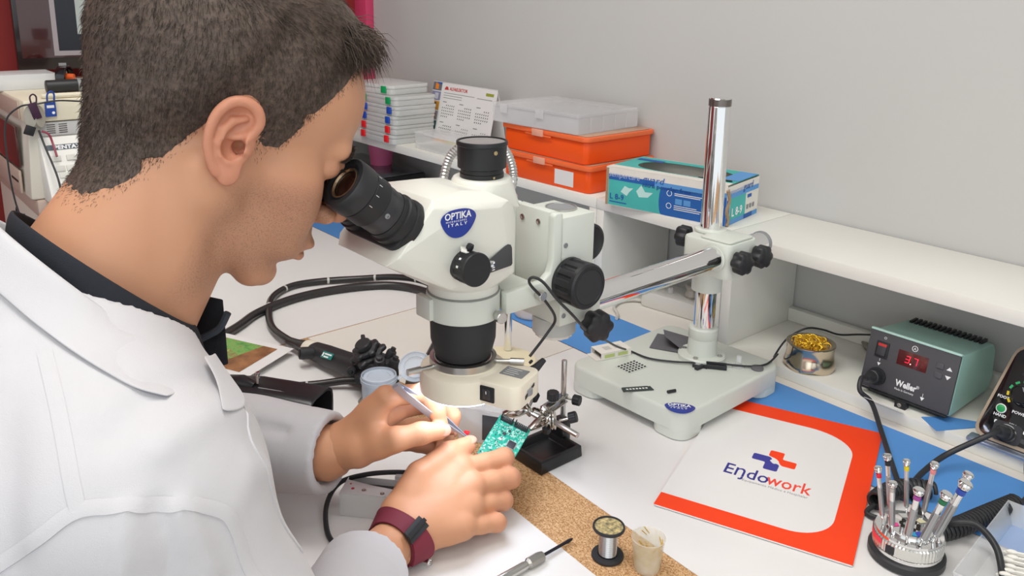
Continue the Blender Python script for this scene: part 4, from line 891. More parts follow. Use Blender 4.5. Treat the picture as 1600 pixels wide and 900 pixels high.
# ---- cord of the ring light, held by clips on the base
t = thing('lamp_cord', 'thin black cord looping from the ring light over the slab base to the soldering station', 'cord', (0, 0, 0))
pth = [(-.6255, .5615, .199), (-.632, .592, .215), (-.628, .600, .232), (-.622, .580, .258), (-.622, .556, .284), (-.619, .557, .292), (-.611, .565, .287), (-.602, .577, .268), (-.5965, .595, .248), (-.612, .634, .215), (-.680, .727, .160), (-.758, .850, .085), (-.793, .917, .0480), (-.757, .922, .0465), (-.722, .945, .0465), (-.680, .984, .0480), (-.645, 1.018, .0465), (-.632, 1.045, .0470), (-.645, 1.095, .0440), (-.668, 1.125, .0240), (-.672, 1.165, .0420), (-.655, 1.19, .0590), (-.640, 1.215, .0560), (-.625, 1.245, .044), (-.60, 1.270, .046), (-.548, 1.284, .056), (-.50, 1.289, .05)]
MB().tube(spline(pth, 8), .0016, 8).build('cord_sheath', RUBBER, t)
MB().tube(spline([(-.6278, .564, .1915), (-.6268, .565, .190)], 2), .0026, 8).build('strain_relief', RUBBER, t)
t = thing('cable_tie', 'black self-adhesive cable clip on the slab base, gripping the thin cord', 'clip', (-.683, .972, ZS), math.radians(38))
MB().box(-.024, .026, -.0045, .0045, 0, .0016).build('clip_base', BLACKM, t, bevel=.0005); MB().box(-.004, .026, .0026, .0045, .0017, .0085).build('clip_jaw', BLACKM, t, bevel=.0005); MB().box(-.004, .026, -.0045, -.0028, .0017, .0070).build('clip_jaw', BLACKM, t, bevel=.0005)
MB().box(-.024, -.006, -.003, .003, 0, .004, Matrix.Translation((-.004, .006, 0)) @ Matrix.Rotation(.9, 4, 'Z')).build('clip_tail', BLACKM, t, bevel=.0005)
MB().box(-.022, -.002, -.003, .003, .0001, .0036, Matrix.Translation((0, -.006, 0)) @ Matrix.Rotation(-.8, 4, 'Z')).build('clip_tail', BLACKM, t, bevel=.0005)
t = thing('suction_clip', 'clear suction clip and grey disc on the corner of the slab base', 'clip', (-.650, 1.012, ZS), math.radians(30))
MB().lathe([(.010, 0), (.0105, .001), (.004, .003), (.0035, .006)], 24, Matrix.Translation((-.008, .004, 0))).build('suction_cup', CLEAR, t); MB().box(-.011, -.004, .002, .0075, .0062, .016).build('cord_hook', CLEAR, t, bevel=.0006)
MB().lathe([(.0088, 0), (.0092, .0015), (.0088, .0035), (.0002, .0038)], 26, Matrix.Translation((.020, .004, 0))).build('grey_disc', mat('smoke_disc', '6d6c70', .4), t)

# ---- gooseneck lamp stand behind the microscope
t = thing('gooseneck_stand', 'cream disc base with a chrome pole and silver gooseneck behind the microscope', 'stand', (-.945, .793, .0011))
MB().lathe([(.050, 0), (.0525, .003), (.0525, .009), (.050, .0125), (.012, .0145), (.0002, .0145)], 56).build('disc_base', mat('ivory_base', 'efe6c4', .4), t)
pl = Vector((-.022, .026, 0))
MB().tube([pl+Vector((0, 0, .0146)), pl+Vector((0, 0, .205))], .0062, 20).build('chrome_pole', CHROME, t)
MB().tube([pl+Vector((0, 0, .190)), pl+Vector((0, 0, .225))], .0105, 20).build('pole_joint', SCOPE2, t)
o0 = Vector((-.945, .793, .0011)); top = pl+Vector((0, 0, .224))
GP = spline([top, top+Vector((.01, .0, .05)), Vector((-.772, .648, .318))-o0, Vector((-.768, .655, .365))-o0, Vector((-.785, .650, .398))-o0, Vector((-.812, .630, .404))-o0, Vector((-.826, .602, .385))-o0, Vector((-.822, .585, .345))-o0, Vector((-.81, .575, .31))-o0], 22)
MB().tube(GP, [.0058*(1 if i % 2 else .84) for i in range(len(GP))], 12).build('gooseneck', mat('silver_hose', 'c9cac8', .3, .8), t, sm=20)
MB().lathe([(.008, 0), (.013, .006), (.014, .03), (.012, .031)], 24, axis_m(GP[-1], GP[-1]-GP[-4])).build('lamp_head', BLACKM, t)

# ---- beaker behind
t = thing('plastic_beaker', 'clear plastic beaker with a little pinkish liquid, standing on the blue mat', 'beaker', (-1.082, .975, .0016))
MB().lathe([(.0002, 0), (.030, 0), (.034, .003), (.0375, .066), (.0395, .068), (.0385, .0690), (.0363, .066), (.0330, .0045), (.0002, .0035)], 40, close=False).build('beaker_wall', CLEAR, t); MB().lathe([(.0002, .0040), (.0322, .0050), (.0335, .020), (.0002, .020)], 36, close=False).build('liquid', mat('pink_liquid', 'e8c8bd', .1, alpha=.5), t)

# ---- third hand, its tray, and the circuit board
t = thing('helping_hand', 'third-hand soldering holder with a black cast tray and clamps gripping the circuit board', 'holder', (-.7085, .666, .0011))
b = MB(); bx, by = .032, .036
b.box(-bx, bx, -by, by, 0, .004); b.box(-bx, bx, -by, -by+.006, .004, .0155); b.box(-bx, bx, by-.006, by, .004, .0155); b.box(-bx, -bx+.006, -by+.006, by-.006, .004, .0155); b.box(bx-.006, bx, -by+.006, by-.006, .004, .0155)
b = MB(); vs = []
for (x, y, z) in ((bx, by, 0), (bx*.97, by*.97, .0155), (bx-.0065, by-.0065, .0155), (bx-.0085, by-.0085, .0045)): vs += [(x, y, z), (-x, y, z), (-x, -y, z), (x, -y, z)]
fs = [(3, 2, 1, 0), (12, 13, 14, 15)]
for i in range(3):
    for k in range(4): fs.append((i*4+k, i*4+(k+1) % 4, i*4+4+(k+1) % 4, i*4+4+k))
b.add(vs, fs); CASTB = mat('cast_black', '1d1d1f', .3, bump=.2, bscale=400); b.build('cast_tray', CASTB, t, bevel=.0012, sm=40)
rx, ry = -.0095, .040
b = MB(); b.prism([(rx-.011, ry-.010), (rx+.011, ry-.010), (rx+.009, ry+.006), (rx-.009, ry+.006)], .0, .0365); b.build('upright_block', CASTB, t, bevel=.002)
b = MB(); b.prism([(rx-.012, ry-.014), (rx+.013, ry-.014), (rx+.013, ry-.0102), (rx-.012, ry-.0102)], .0157, .030); b.build('upright_rib', CASTB, t, bevel=.001)
o0 = Vector((-.7085, .666, .0011))
def w(p): return Vector(p)-o0
MB().tube([(rx, ry-.001, .0367), (rx, ry-.001, .1185)], .0036, 18).build('upright_rod', STEEL, t, bevel=.0004)
pa, pb = w((-.684, .640, .083)), w((-.7175, .705, .0660)); pd = (pb-pa).normalized(); Mp_ = basis(pa, pd, Vector((0, 0, 1)).cross(pd)); Lp = (pb-pa).length
for z in (-.0052, .0036): 
    b = MB(); b.prism(rrect(Lp+.012, .0115, .005, 5, Lp/2, 0), z, z+.0016, Mp_); b.build('clamp_plate', NICKEL, t, bevel=.0003)
def wing(c, d, name='clamp_screw', r=.0070, h=.010):
    M_ = axis_m(w(c), d); b = MB(); n = 40; vs = []; fs = []
    for z, g in ((0, .9), (.0008, 1), (h-.001, 1), (h, .88)):
        for k in range(n): a = 2*PI*k/n; s_ = r*g*(1 if k % 4 < 2 else .94); vs.append((s_*math.cos(a), s_*math.sin(a), z))
    for i in range(3):
        for k in range(n): fs.append((i*n+k, i*n+(k+1) % n, (i+1)*n+(k+1) % n, (i+1)*n+k))
    fs.append(tuple(range(n-1, -1, -1))); fs.append(tuple(3*n+k for k in range(n))); b.add(vs, fs, M_); o = b.build(name, BLACK, t, sm=30)
    s_ = MB(); s_.lathe([(.0018, -.013), (.0018, -.0003)], 12, M_); s_.build('screw', STEEL, o); return o
wing((-.6985, .6675, .0835), (0, 0, 1), r=.0078, h=.011); wing((-.704, .7095, .0680), (.8, .35, .0)); wing((-.663, .662, .0745), (.7, .6, .35)); wing((-.717, .650, .0815), (-.35, .75, .35), r=.0062); wing((-.684, .644, .0600), (-.3, .3, -.9), r=.0055)
for c, r in (((-.684, .6385, .0855), .0052), ((-.6785, .640, .0760), .0050), ((-.690, .634, .0775), .0045)): MB().ball(w(c), r, 18).build('ball_joint', CHROME, t)
for (c, d, r) in (((-.672, .6435, .0745), (.75, .62, .15), .0115), ((-.6905, .6335, .079), (-.3, .8, .4), .0085), ((-.700, .627, .082), (.2, .9, .3), .0085)):
    M_ = axis_m(w(c), d); q = MB(); q.lathe([(r, -.0024), (r, -.0012), (r*.8, -.0008)], 28, M_); q.lathe([(r, .0024), (r, .0012), (r*.8, .0008)], 28, M_); o = q.build('joint_disc', NICKEL, t)
MB().tube([w((-.676, .6405, .0755)), w((-.629, .6435, .0728))], .0034, 18).build('cross_rod', STEEL, t, bevel=.0003)
MB().tube([w((-.704, .6235, .0830)), w((-.683, .6325, .0760))], .0030, 16).build('cross_rod', STEEL, t)
def croc(a, tip, roll):
    a = w(a); tip = w(tip); d = (tip-a); L = d.length; M_ = basis(a, d, roll); g = thing_part('crocodile_clip', t, M_)
    for s_ in (1, -1):
        b = MB(); b.prism([(0, s_*.0018), (L*.35, s_*.0042), (L*.55, s_*.0036), (L, s_*.0004), (L, s_*.0016), (L*.6, s_*.0056), (L*.3, s_*.0064), (0, s_*.0040)], -.0032, .0032); b.build('jaw', NICKEL, g, bevel=.0004)
    MB().lathe([(.0028, -.0042), (.0028, .0042)], 16, Matrix.Translation((L*.38, 0, 0))).build('pivot', STEEL, g)
    return g
croc((-.6785, .6395, .0765), (-.6765, .6085, .0722), (0, -.2, 1)); croc((-.7015, .624, .0825), (-.7075, .5935, .0842), (0, -.2, 1))
# circuit board
A, B, C_, D_ = Vector((-.7085, .590, .0845)), Vector((-.6745, .609, .0725)), Vector((-.671, .567, .0640)), Vector((-.706, .545, .0740))
ex = (B-A).normalized(); n_ = (B-A).cross(D_-A).normalized(); n_ = n_ if n_.z > 0 else -n_; ey = n_.cross(ex)
PW, PD = .041, .062
Mpc = basis(A, ex, ey)       # x along the connector edge, y towards the wall (so the board runs to -y)
t = thing('circuit_board', 'green circuit board held between the fingers and the crocodile clips', 'circuit board', (0, 0, 0)); t.matrix_basis = Mpc
PCB = mat('pcb_green', '2fae94', .35, coat=.3)
nt = PCB.node_tree; b = nt.nodes['Principled BSDF']; tc = nt.nodes.new('ShaderNodeTexCoord'); vo = nt.nodes.new('ShaderNodeTexVoronoi'); vo.distance = 'MANHATTAN'; vo.inputs['Scale'].default_value = 380
r = nt.nodes.new('ShaderNodeValToRGB'); r.color_ramp.interpolation = 'CONSTANT'; r.color_ramp.elements[0].color = (*lin('1c947e'), 1); e = r.color_ramp.elements.new(.42); e.color = (*lin('3aa88f'), 1); r.color_ramp.elements[2].position = .74; r.color_ramp.elements[2].color = (*lin('8fc4b4'), 1)
sp = nt.nodes.new('ShaderNodeSeparateColor'); nt.links.new(tc.outputs['Object'], vo.inputs['Vector']); nt.links.new(vo.outputs['Color'], sp.inputs[0]); nt.links.new(sp.outputs[0], r.inputs['Fac']); nt.links.new(r.outputs['Color'], b.inputs['Base Color'])
MB().box(0, PW, -PD, 0, -.0014, 0).build('board', PCB, t, sm=0)
CHIPM = mat('chip_black', '35363c', .5); PADM = mat('solder_pad', 'e4e8e4', .3, .5)
MB().box(.0255, .0345, -.036, -.027, .0002, .0018).build('square_chip', CHIPM, t, bevel=.0002)
q = MB()
for k in range(8):
    for s_ in (-1, 1):
        c = .030; u = -.0038+k*.00109; q.cbox((c+u, -.0315+s_*.0052, .0005), (.0005, .0016, .0006)); q.cbox((c+s_*.0052, -.0315+u, .0005), (.0016, .0005, .0006))
q.build('chip_pins', PADM, t, sm=0, kind='stuff')
MB().box(.014, .018, -.024, -.0205, .0002, .0014).build('small_chip', CHIPM, t, bevel=.0002); MB().box(.013, .0172, -.033, -.030, .0002, .0018).build('crystal', PADM, t, bevel=.0003); MB().box(.0185, .0215, -.017, -.0145, .0002, .0012).build('small_chip', CHIPM, t, bevel=.0002)
rng = random.Random(5); q = MB(); q2 = MB()
for k in range(190):
    x, y = rng.uniform(.002, PW-.002), rng.uniform(-PD+.002, -.010)
    if .019 < x < .040 and -.041 < y < -.022: continue
    (q if k % 3 else q2).cbox((x, y, .0005), (rng.uniform(.0006, .0016), rng.uniform(.0005, .0012), .0007))
q.build('solder_parts', PADM, t, sm=0, kind='stuff'); q2.build('tiny_chips', CHIPM, t, sm=0, kind='stuff')
for x0, x1 in ((.003, .0185), (.0215, .0385)):
    g = thing_part('pin_header', t, Matrix.Translation(((x0+x1)/2, -.0045, 0))); L2 = (x1-x0)/2
    MB().box(-L2, L2, -.0028, .0028, .0002, .0050).build('header_shroud', BLACK, g, bevel=.0003); MB().box(-L2, -L2+.001, -.0028, .0028, .0051, .0085).build('latch_post', BLACK, g, sm=0); MB().box(L2-.001, L2, -.0028, .0028, .0051, .0085).build('latch_post', BLACK, g, sm=0)
    q = MB()
    for k in range(7): q.cbox((-L2+.002+k*(2*L2-.004)/6, 0, .0065), (.0006, .0006, .0028))
    q.build('pins', PADM, g, sm=0, kind='stuff')

MB().box(-.0035, .0035, -.0030, .0030, 0, .0030, Mpc.inverted() @ Matrix.Translation((-.6945, .5275, .0870)) @ Matrix.Rotation(.6, 4, 'Z')).build('red_component', mat('red_plastic', 'e5232b', .35), t, bevel=.0012, label='small red component at the fingertips')
# ---- clear stage under the ring light
t = thing('acrylic_stage', 'small clear acrylic stage with a dark pane under the ring light, behind the circuit board', 'stage', (-.792, .628, .0011), math.radians(34))
MB().box(-.030, .030, -.012, -.0095, 0, .046).build('front_pane', CLEAR, t, bevel=.0004); MB().box(-.030, .030, .0095, .012, 0, .046).build('rear_pane', CLEAR, t, bevel=.0004); MB().box(-.030, .030, -.012, .012, .0462, .0490).build('top_pane', CLEAR, t, bevel=.0004)
for x in (-.030, -.002): MB().box(x, x+.003, -.0094, .0094, 0, .0460).build('side_pane', CLEAR, t, bevel=.0004)
MB().box(.004, .028, -.0135, -.0122, .006, .042).build('dark_pane', mat('dark_pane', '4a4c50', .2), t, bevel=.0003)

# ---- spool, cup, screwdriver, metal tube in the foreground
t = thing('solder_spool', 'black spool of solder wire with a grimy top flange on the chipboard strip', 'spool', (-.5195, .5835, .0002))
MB().lathe([(.0002, 0), (.0165, 0), (.0172, .001), (.0172, .003), (.0165, .0042), (.0105, .0043)], 44, close=False).build('lower_flange', BLACKM, t)
prof = []; z = .0045
while z < .0335:
    prof += [(.0093, z), (.0098, z+.0004), (.0098, z+.0007), (.0093, z+.0011)]; z += .00115
MB().lathe(prof, 40, close=False).build('solder_wire', mat('solder_silver', 'c9c9ca', .25, .95), t, sm=60)
MB().lathe([(.0100, .0338), (.0168, .0345), (.0172, .0355), (.0172, .0370), (.0165, .0380), (.0155, .0378), (.0152, .0365), (.0002, .0362)], 44, close=False).build('upper_flange', BLACKM, t)
MB().lathe([(.0150, .0366), (.008, .0368), (.0002, .0367)], 40, close=False).build('rosin_residue', mat('rosin_residue', 'd2bd86', .7, col2='6e6a52', scale=240, bump=.6, bscale=600), t)
t = thing('plastic_cup', 'small cloudy plastic cup with yellowish stains beside the solder spool', 'cup', (-.4800, .6010, .0009))
MB().lathe([(.0002, 0), (.0125, 0), (.0135, .002), (.0170, .036), (.0178, .0372), (.0172, .0378), (.0160, .0362), (.0128, .003), (.0002, .0022)], 40, close=False).build('cup_wall', mat('cloudy_plastic', 'ebe6da', .3, alpha=.36, col2='d8cfae', scale=60), t)
q = MB(); rng = random.Random(2)
for k in range(16):
    a = rng.uniform(0, 6.28); z = rng.uniform(.010, .032); r_ = .0125+.0034*z/.036-.0006; d = rng.uniform(.002, .005)
    q.tube([(r_*math.cos(a+u*.12), r_*math.sin(a+u*.12), z+u*d*.5) for u in range(4)], .0005, 5)
q.build('stains', mat('amber_stain', 'c9a33a', .5), t, kind='stuff')
a, b_ = Vector((-.5565, .480, .0075)), Vector((-.5600, .5715, .0048)); d = (b_-a).normalized(); L = (b_-a).length
t = thing('screwdriver', 'small steel screwdriver with a dark blade lying at the bottom edge of the picture', 'screwdriver', (0, 0, 0)); t.matrix_basis = axis_m(a, d)
MB().lathe([(.0035, -.05), (.0048, -.048), (.0048, .018), (.0040, .022)], 20).build('handle_tube', STEEL, t); MB().lathe([(.0040, .0222), (.0060, .025), (.0062, .040), (.0050, .0450), (.0030, .0462)], 10).build('chuck', mat('chuck_steel', 'a9a7a2', .35, .9), t, sm=20)
MB().lathe([(.0017, .0464), (.0017, L-.012), (.0021, L-.008), (.0016, L-.003), (.0003, L)], 10).build('blade', mat('blued_blade', '34333c', .35, .7), t)
t = thing('metal_tube', 'short bright metal tube lying under the right wrist', 'tube', (0, 0, 0)); t.matrix_basis = axis_m((-.668, .412, .0058), (.9, .32, 0))
MB().lathe([(.0033, 0), (.0046, .001), (.0046, .046), (.0030, .047), (.0030, .044), (.0002, .0439)], 24).build('tube_body', CHROME, t)
# ================================================================ left half of the bench
# ---- endoscope
t = thing('endoscope', 'black flexible endoscope with control wheels and coiled tubes lying on the white paper', 'endoscope', (0, 0, 0))
TUBEM = mat('endoscope_rubber', '2d2b2b', .32, coat=.15); BODYM = mat('endoscope_body', '2f3033', .42)
A = [(-1.162, .5625, .017), (-1.225, .556, .015), (-1.30, .563, .010), (-1.375, .590, .0085), (-1.445, .630, .0085), (-1.480, .685, .0085), (-1.470, .745, .0085), (-1.432, .812, .010), (-1.375, .868, .017), (-1.300, .892, .020), (-1.20, .885, .012), (-1.12, .858, .009)]
PA = spline(A, 10); MB().tube(PA, .0065, 14).build('insertion_tube', TUBEM, t)
MK = mat('tube_marking', 'c9c7c2', .5); PA_ = PA
for k in (34, 47, 62, 74, 86): q = MB(); d = (PA[k+1]-PA[k-1]).normalized(); q.tube([PA[k]-d*.0022, PA[k]+d*.0022], .0067, 14); q.build('depth_mark', MK, t)
B = [(-1.20, .36, .009), (-1.29, .44, .009), (-1.345, .52, .009), (-1.385, .575, .009), (-1.412, .66, .009), (-1.405, .75, .009), (-1.368, .835, .009), (-1.30, .874, .009), (-1.20, .872, .010), (-1.12, .82, .0125), (-1.065, .75, .0125), (-1.005, .69, .0125), (-.965, .655, .0125), (-.945, .628, .0125), (-.950, .612, .018)]
MB().tube(spline(B, 8), .0078, 14).build('universal_cord', TUBEM, t)
MB().tube(spline([(-1.060, .745, .0135), (-1.01, .694, .0140), (-.967, .655, .0150), (-.945, .628, .016), (-.950, .612, .0185)], 8), [.0086]+[.0105+.00012*k for k in range(32)], 16).build('cord_boot', TUBEM, t)
C = [(-1.20, .405, .008), (-1.150, .425, .008), (-1.115, .449, .008), (-1.085, .482, .008), (-1.060, .520, .009), (-1.035, .555, .014), (-1.015, .575, .016)]
MB().tube(spline(C, 8), .0058, 12).build('biopsy_tube', TUBEM, t)
PC = spline(C, 8)
for k in (14, 30): d = (PC[k+1]-PC[k-1]).normalized(); q = MB(); q.tube([PC[k]-d*.0018, PC[k]+d*.0018], .0060, 12); q.build('depth_mark', MK, t)
hA, hB = Vector((-1.165, .563, .0185)), Vector((-.985, .590, .030)); hd = (hB-hA).normalized(); HM = basis(hA, hd, Vector((0, 0, 1)).cross(hd))
MB().tube([hA-hd*.055, hA-hd*.03, hA-hd*.004], [.0072, .0085, .0125], 20).build('boot', TUBEM, t)
MB().tube([hA-hd*.0036, hA+hd*.001, hA+hd*.013, hA+hd*.0165], [.0130, .0148, .0148, .0135], 28).build('cream_collar', mat('cream_collar', 'e6e0d0', .4), t)
q = MB(); secs = [(.017, .0142, .0135), (.045, .0165, .0145), (.09, .0178, .0150), (.125, .0190, .0170), (.150, .0200, .0200)]; vs = []; fs = []
for x, ry, rz in secs:
    for k in range(20): a = 2*PI*k/20; vs.append(HM @ Vector((x, ry*math.copysign(abs(math.cos(a))**.7, math.cos(a)), rz*math.copysign(abs(math.sin(a))**.7, math.sin(a)))))
for i in range(4):
    for k in range(20): fs.append((i*20+k, i*20+(k+1) % 20, i*20+20+(k+1) % 20, i*20+20+k))
fs += [tuple(range(19, -1, -1)), tuple(80+k for k in range(20))]; q.add(vs, fs); q.build('grip', BODYM, t, sm=50)
MB().tube([HM @ Vector((.030, -.012, .004)), HM @ Vector((.024, -.026, .006)), HM @ Vector((.022, -.031, .007))], [.0095, .0100, .0095], 20).build('channel_port', BODYM, t); MB().lathe([(.0062, 0), (.0062, .0006), (.0002, .0006)], 20, axis_m(HM @ Vector((.0218, -.0312, .0071)), (HM @ Vector((.022, -.031, .007)))-(HM @ Vector((.024, -.026, .006))))).build('port_opening', mat('port_black', '0a0a0a', .6), t)
Ml = HM @ basis((.074, -.0155, .0105), (1, .02, .03), (0, .70, .71))
MB().prism(rrect(.026, .0105, .001, 2), .0008, .0014, Ml).build('maker_plate', mat('teal_plate', '23867c', .4), t, sm=0)
for k in range(2): sheet_print(t, Ml, -.0065, .010-.005*k, .0006-.0045*k, .0030-.0045*k, WHITEINK, 'small_print', .0016)
MB().cbox((-.0095, 0, .0017), (.003, .006, .0003), Ml).build('plate_mark', WHITEINK, t, sm=0)
q = MB(); q.prism(rrect(.062, .046, .012, 5), -.020, .020, HM @ Matrix.Translation((.172, .000, .006))); q.build('control_body', BODYM, t, bevel=.004, seg=2)
def star(c, d, R, h, n, name):
    M_ = axis_m(c, d); b = MB(); N = 96; vs = []; fs = []
    for z, g in ((0, .88), (.0015, 1), (h-.0015, 1), (h, .88)):
        for k in range(N): a = 2*PI*k/N; s_ = R*g*(.80+.20*max(0, math.cos(n*a))**.6); vs.append((s_*math.cos(a), s_*math.sin(a), z))
    for i in range(3):
        for k in range(N): fs.append((i*N+k, i*N+(k+1) % N, i*N+N+(k+1) % N, i*N+N+k))
    fs += [tuple(range(N-1, -1, -1)), tuple(3*N+k for k in range(N))]; b.add(vs, fs, M_); o = b.build(name, BODYM, t, sm=45); return M_
wd = (HM.to_3x3() @ Vector((0, -.45, .9))).normalized(); wc = HM @ Vector((.165, -.006, .030))
star(wc, wd, .0285, .0075, 6, 'control_wheel'); star(wc+wd*.009, wd, .0215, .0075, 5, 'control_wheel')
MB().lathe([(.0115, 0), (.0125, .002), (.0120, .008), (.0105, .0095), (.0002, .0098)], 28, axis_m(wc+wd*.017, wd)).build('wheel_cap', BODYM, t)
q = MB(); q.prism([(-.004, 0), (.004, 0), (.003, .026), (-.003, .026)], .0, .006, basis(wc+wd*.0165, (.4, .9, 0), wd.cross(Vector((.4, .9, 0))))); q.build('lock_lever', BODYM, t, bevel=.0012)
for dx, dy, dz, r in ((.196, -.012, .028, .0085), (.186, .016, .028, .0075), (.205, .006, .022, .0080), (.150, -.026, .010, .0070), (.172, -.028, .002, .0080)):
    c = HM @ Vector((dx, dy, dz)); d = HM.to_3x3() @ Vector((.3, dy*20, .8 if dz > .015 else .1)); MB().lathe([(r, -.004), (r, .006), (r*.85, .0085), (r*.55, .009), (r*.5, .0135), (.0002, .014)], 20, axis_m(c, d)).build('valve_button', BODYM, t)
q = MB(); q.tube([HM @ Vector((.188, -.024, -.010)), HM @ Vector((.196, -.040, -.016)), HM @ Vector((.198, -.052, -.0185))], [.0075, .0068, .0055], 14); q.build('suction_nipple', mat('nipple_metal', '8a8780', .35, .8), t)

# ---- sample jar with flip lid
t = thing('sample_jar', 'clear blue-tinted plastic jar with its flip lid hanging open, behind the left hand', 'jar', (-.930, .553, .0011))
t.scale = (1, 1, .90)
JM = mat('jar_plastic', 'dbe7f4', .15, alpha=.5)
MB().lathe([(.0002, 0), (.0215, 0), (.0225, .002), (.0240, .060), (.0255, .061), (.0255, .066), (.0245, .0662), (.0245, .071), (.0228, .0715), (.0218, .060), (.0208, .004), (.0002, .0035)], 40, close=False).build('jar_wall', JM, t)
MB().lathe([(.0002, .0660), (.015, .0660), (.016, .0682), (.0212, .0684), (.0214, .067), (.0002, .0668)], 36, close=False).build('inner_plug', JM, t)
lm = axis_m((.022, .047, .0765), (.52, -.52, .68)); b = MB(); b.lathe([(.0002, 0), (.0225, 0), (.0235, .001), (.0235, .0065), (.0222, .0065), (.0222, .0022), (.0175, .0022), (.0170, .0055), (.0160, .0055), (.0160, .0020), (.0002, .0020)], 40, lm, close=False); b.build('flip_lid', JM, t)
MB().tube([(.0150, .0215, .0635), (.017, .025, .066), (.0165, .0300, .0668)], .0026, 8, flat=(2.2, .6)).build('hinge_strap', JM, t)

# ---- photo leaflet
t = thing('photo_leaflet', 'white folded leaflet with a colour photo of green leaves, lying by the collar', 'leaflet', (-1.190, .550, .0125), math.atan2(-.07, -.14))
LW, LD = .20, .125
q = MB(); q.add([(0, 0, 0), (LW, 0, .002), (LW, LD, .002), (0, LD, -.0015), (0, 0, .0006), (LW, 0, .0026), (LW, LD, .0026), (0, LD, -.0009)], [(0, 3, 2, 1), (4, 5, 6, 7), (0, 1, 5, 4), (1, 2, 6, 5), (2, 3, 7, 6), (3, 0, 4, 7)]); q.build('front_page', PAPER, t, sm=0)
q = MB(); q.add([(.004, .002, -.0118), (LW, .0, -.0118), (LW, LD, -.0118), (.006, LD, -.0118), (.004, .002, -.0112), (LW, .0, -.0112), (LW, LD, -.0112), (.006, LD, -.0112)], [(0, 3, 2, 1), (4, 5, 6, 7), (0, 1, 5, 4), (1, 2, 6, 5), (2, 3, 7, 6), (3, 0, 4, 7)]); q.build('back_page', PAPER, t, sm=0)
q = MB(); q.add([(LW-.001, 0, -.0110), (LW, 0, .0018), (LW, LD, .0018), (LW-.001, LD, -.0110), (LW+.0006, 0, -.0110), (LW+.0006, 0, .0018), (LW+.0006, LD, .0018), (LW+.0006, LD, -.0110)], [(0, 3, 2, 1), (4, 5, 6, 7), (0, 1, 5, 4), (2, 3, 7, 6)]); q.build('spine_fold', PAPER, t, sm=0)
PH = mat('leaf_photo', '6aa055', .5); nt = PH.node_tree; b = nt.nodes['Principled BSDF']; tc = nt.nodes.new('ShaderNodeTexCoord'); n1 = nt.nodes.new('ShaderNodeTexNoise'); n1.inputs['Scale'].default_value = 26; n1.inputs['Detail'].default_value = 8; n1.inputs['Roughness'].default_value = .75
r = nt.nodes.new('ShaderNodeValToRGB'); r.color_ramp.elements[0].position = .30; r.color_ramp.elements[0].color = (*lin('3f5a44'), 1); r.color_ramp.elements[1].position = .72; r.color_ramp.elements[1].color = (*lin('b9c4b0'), 1)
for p, c in ((.42, '5f9a4c'), (.5, '7fb15e'), (.58, '8f6a4a'), (.64, 'a8d070')): e = r.color_ramp.elements.new(p); e.color = (*lin(c), 1)
nt.links.new(tc.outputs['Object'], n1.inputs['Vector']); nt.links.new(n1.outputs['Fac'], r.inputs['Fac']); nt.links.new(r.outputs['Color'], b.inputs['Base Color'])
q = MB(); q.add([(.022, .014, .0010), (.16, .014, .0024), (.16, .105, .0024), (.022, .105, -.0001)], [(0, 1, 2, 3)]); q.build('photo_print', PH, t, sm=0)
q = MB(); q.add([(.022, .014, .0012), (.050, .014, .0015), (.075, .105, .0012), (.022, .105, .0001)], [(0, 1, 2, 3)]); q.build('photo_print', mat('photo_tan', 'a8764e', .5, col2='7a5236', scale=40), t, sm=0)

# ---- black connector hull of the scope, open at its right end
t = thing('connector_hull', 'black hollow plastic connector hull with a chrome pin, lying behind the left sleeve', 'connector', (0, 0, 0))
a, b_ = Vector((-1.085, .385, .030)), Vector((-.948, .473, .0265)); d = (b_-a).normalized(); HM2 = basis(a, d, Vector((0, 0, 1)).cross(d)); L = (b_-a).length
def loftbox(M_, secs, n=32, e=.55):
    vs = []; fs = []
    for x, ry, rz in secs:
        for k in range(n): a_ = 2*PI*k/n; vs.append(M_ @ Vector((x, ry*math.copysign(abs(math.cos(a_))**e, math.cos(a_)), rz*math.copysign(abs(math.sin(a_))**e, math.sin(a_)))))
    for i in range(len(secs)-1):
        for k in range(n): fs.append((i*n+k, i*n+(k+1) % n, (i+1)*n+(k+1) % n, (i+1)*n+k))
    fs += [tuple(range(n-1, -1, -1)), tuple((len(secs)-1)*n+k for k in range(n))]; return MB().add(vs, fs)
loftbox(HM2, [(0, .021, .020), (.03, .026, .024), (.06, .031, .0270), (L-.004, .034, .0285), (L, .0330, .0275), (L, .0295, .0245), (L-.006, .0290, .0240), (.07, .025, .020)]).build('hull_shell', mat('satin_black', '232326', .3), t, sm=40)
MB().tube([HM2 @ Vector((.075, .0, .0)), HM2 @ Vector((L-.02, 0, 0))], .0125, 24).build('inner_socket', GLOSSB, t)
MB().tube([HM2 @ Vector((.02, -.0, .019)), HM2 @ Vector((.045, -.006, .026)), HM2 @ Vector((.068, -.010, .0245))], [.010, .010, .007], 16).build('side_boss', mat('satin_black'), t)
MB().lathe([(.0026, 0), (.0026, .008), (.0018, .0085), (.0018, .011), (.0030, .0115), (.0034, .0140), (.0028, .0165), (.0002, .0172)], 20, Matrix.Translation(HM2 @ Vector((.072, -.010, .031)))).build('chrome_pin', CHROME, t)
MB().tube([HM2 @ Vector((.075, -.014, .0262)), HM2 @ Vector((L-.012, -.012, .0267))], .0012, 6).build('moulded_rib', GREYP, t)

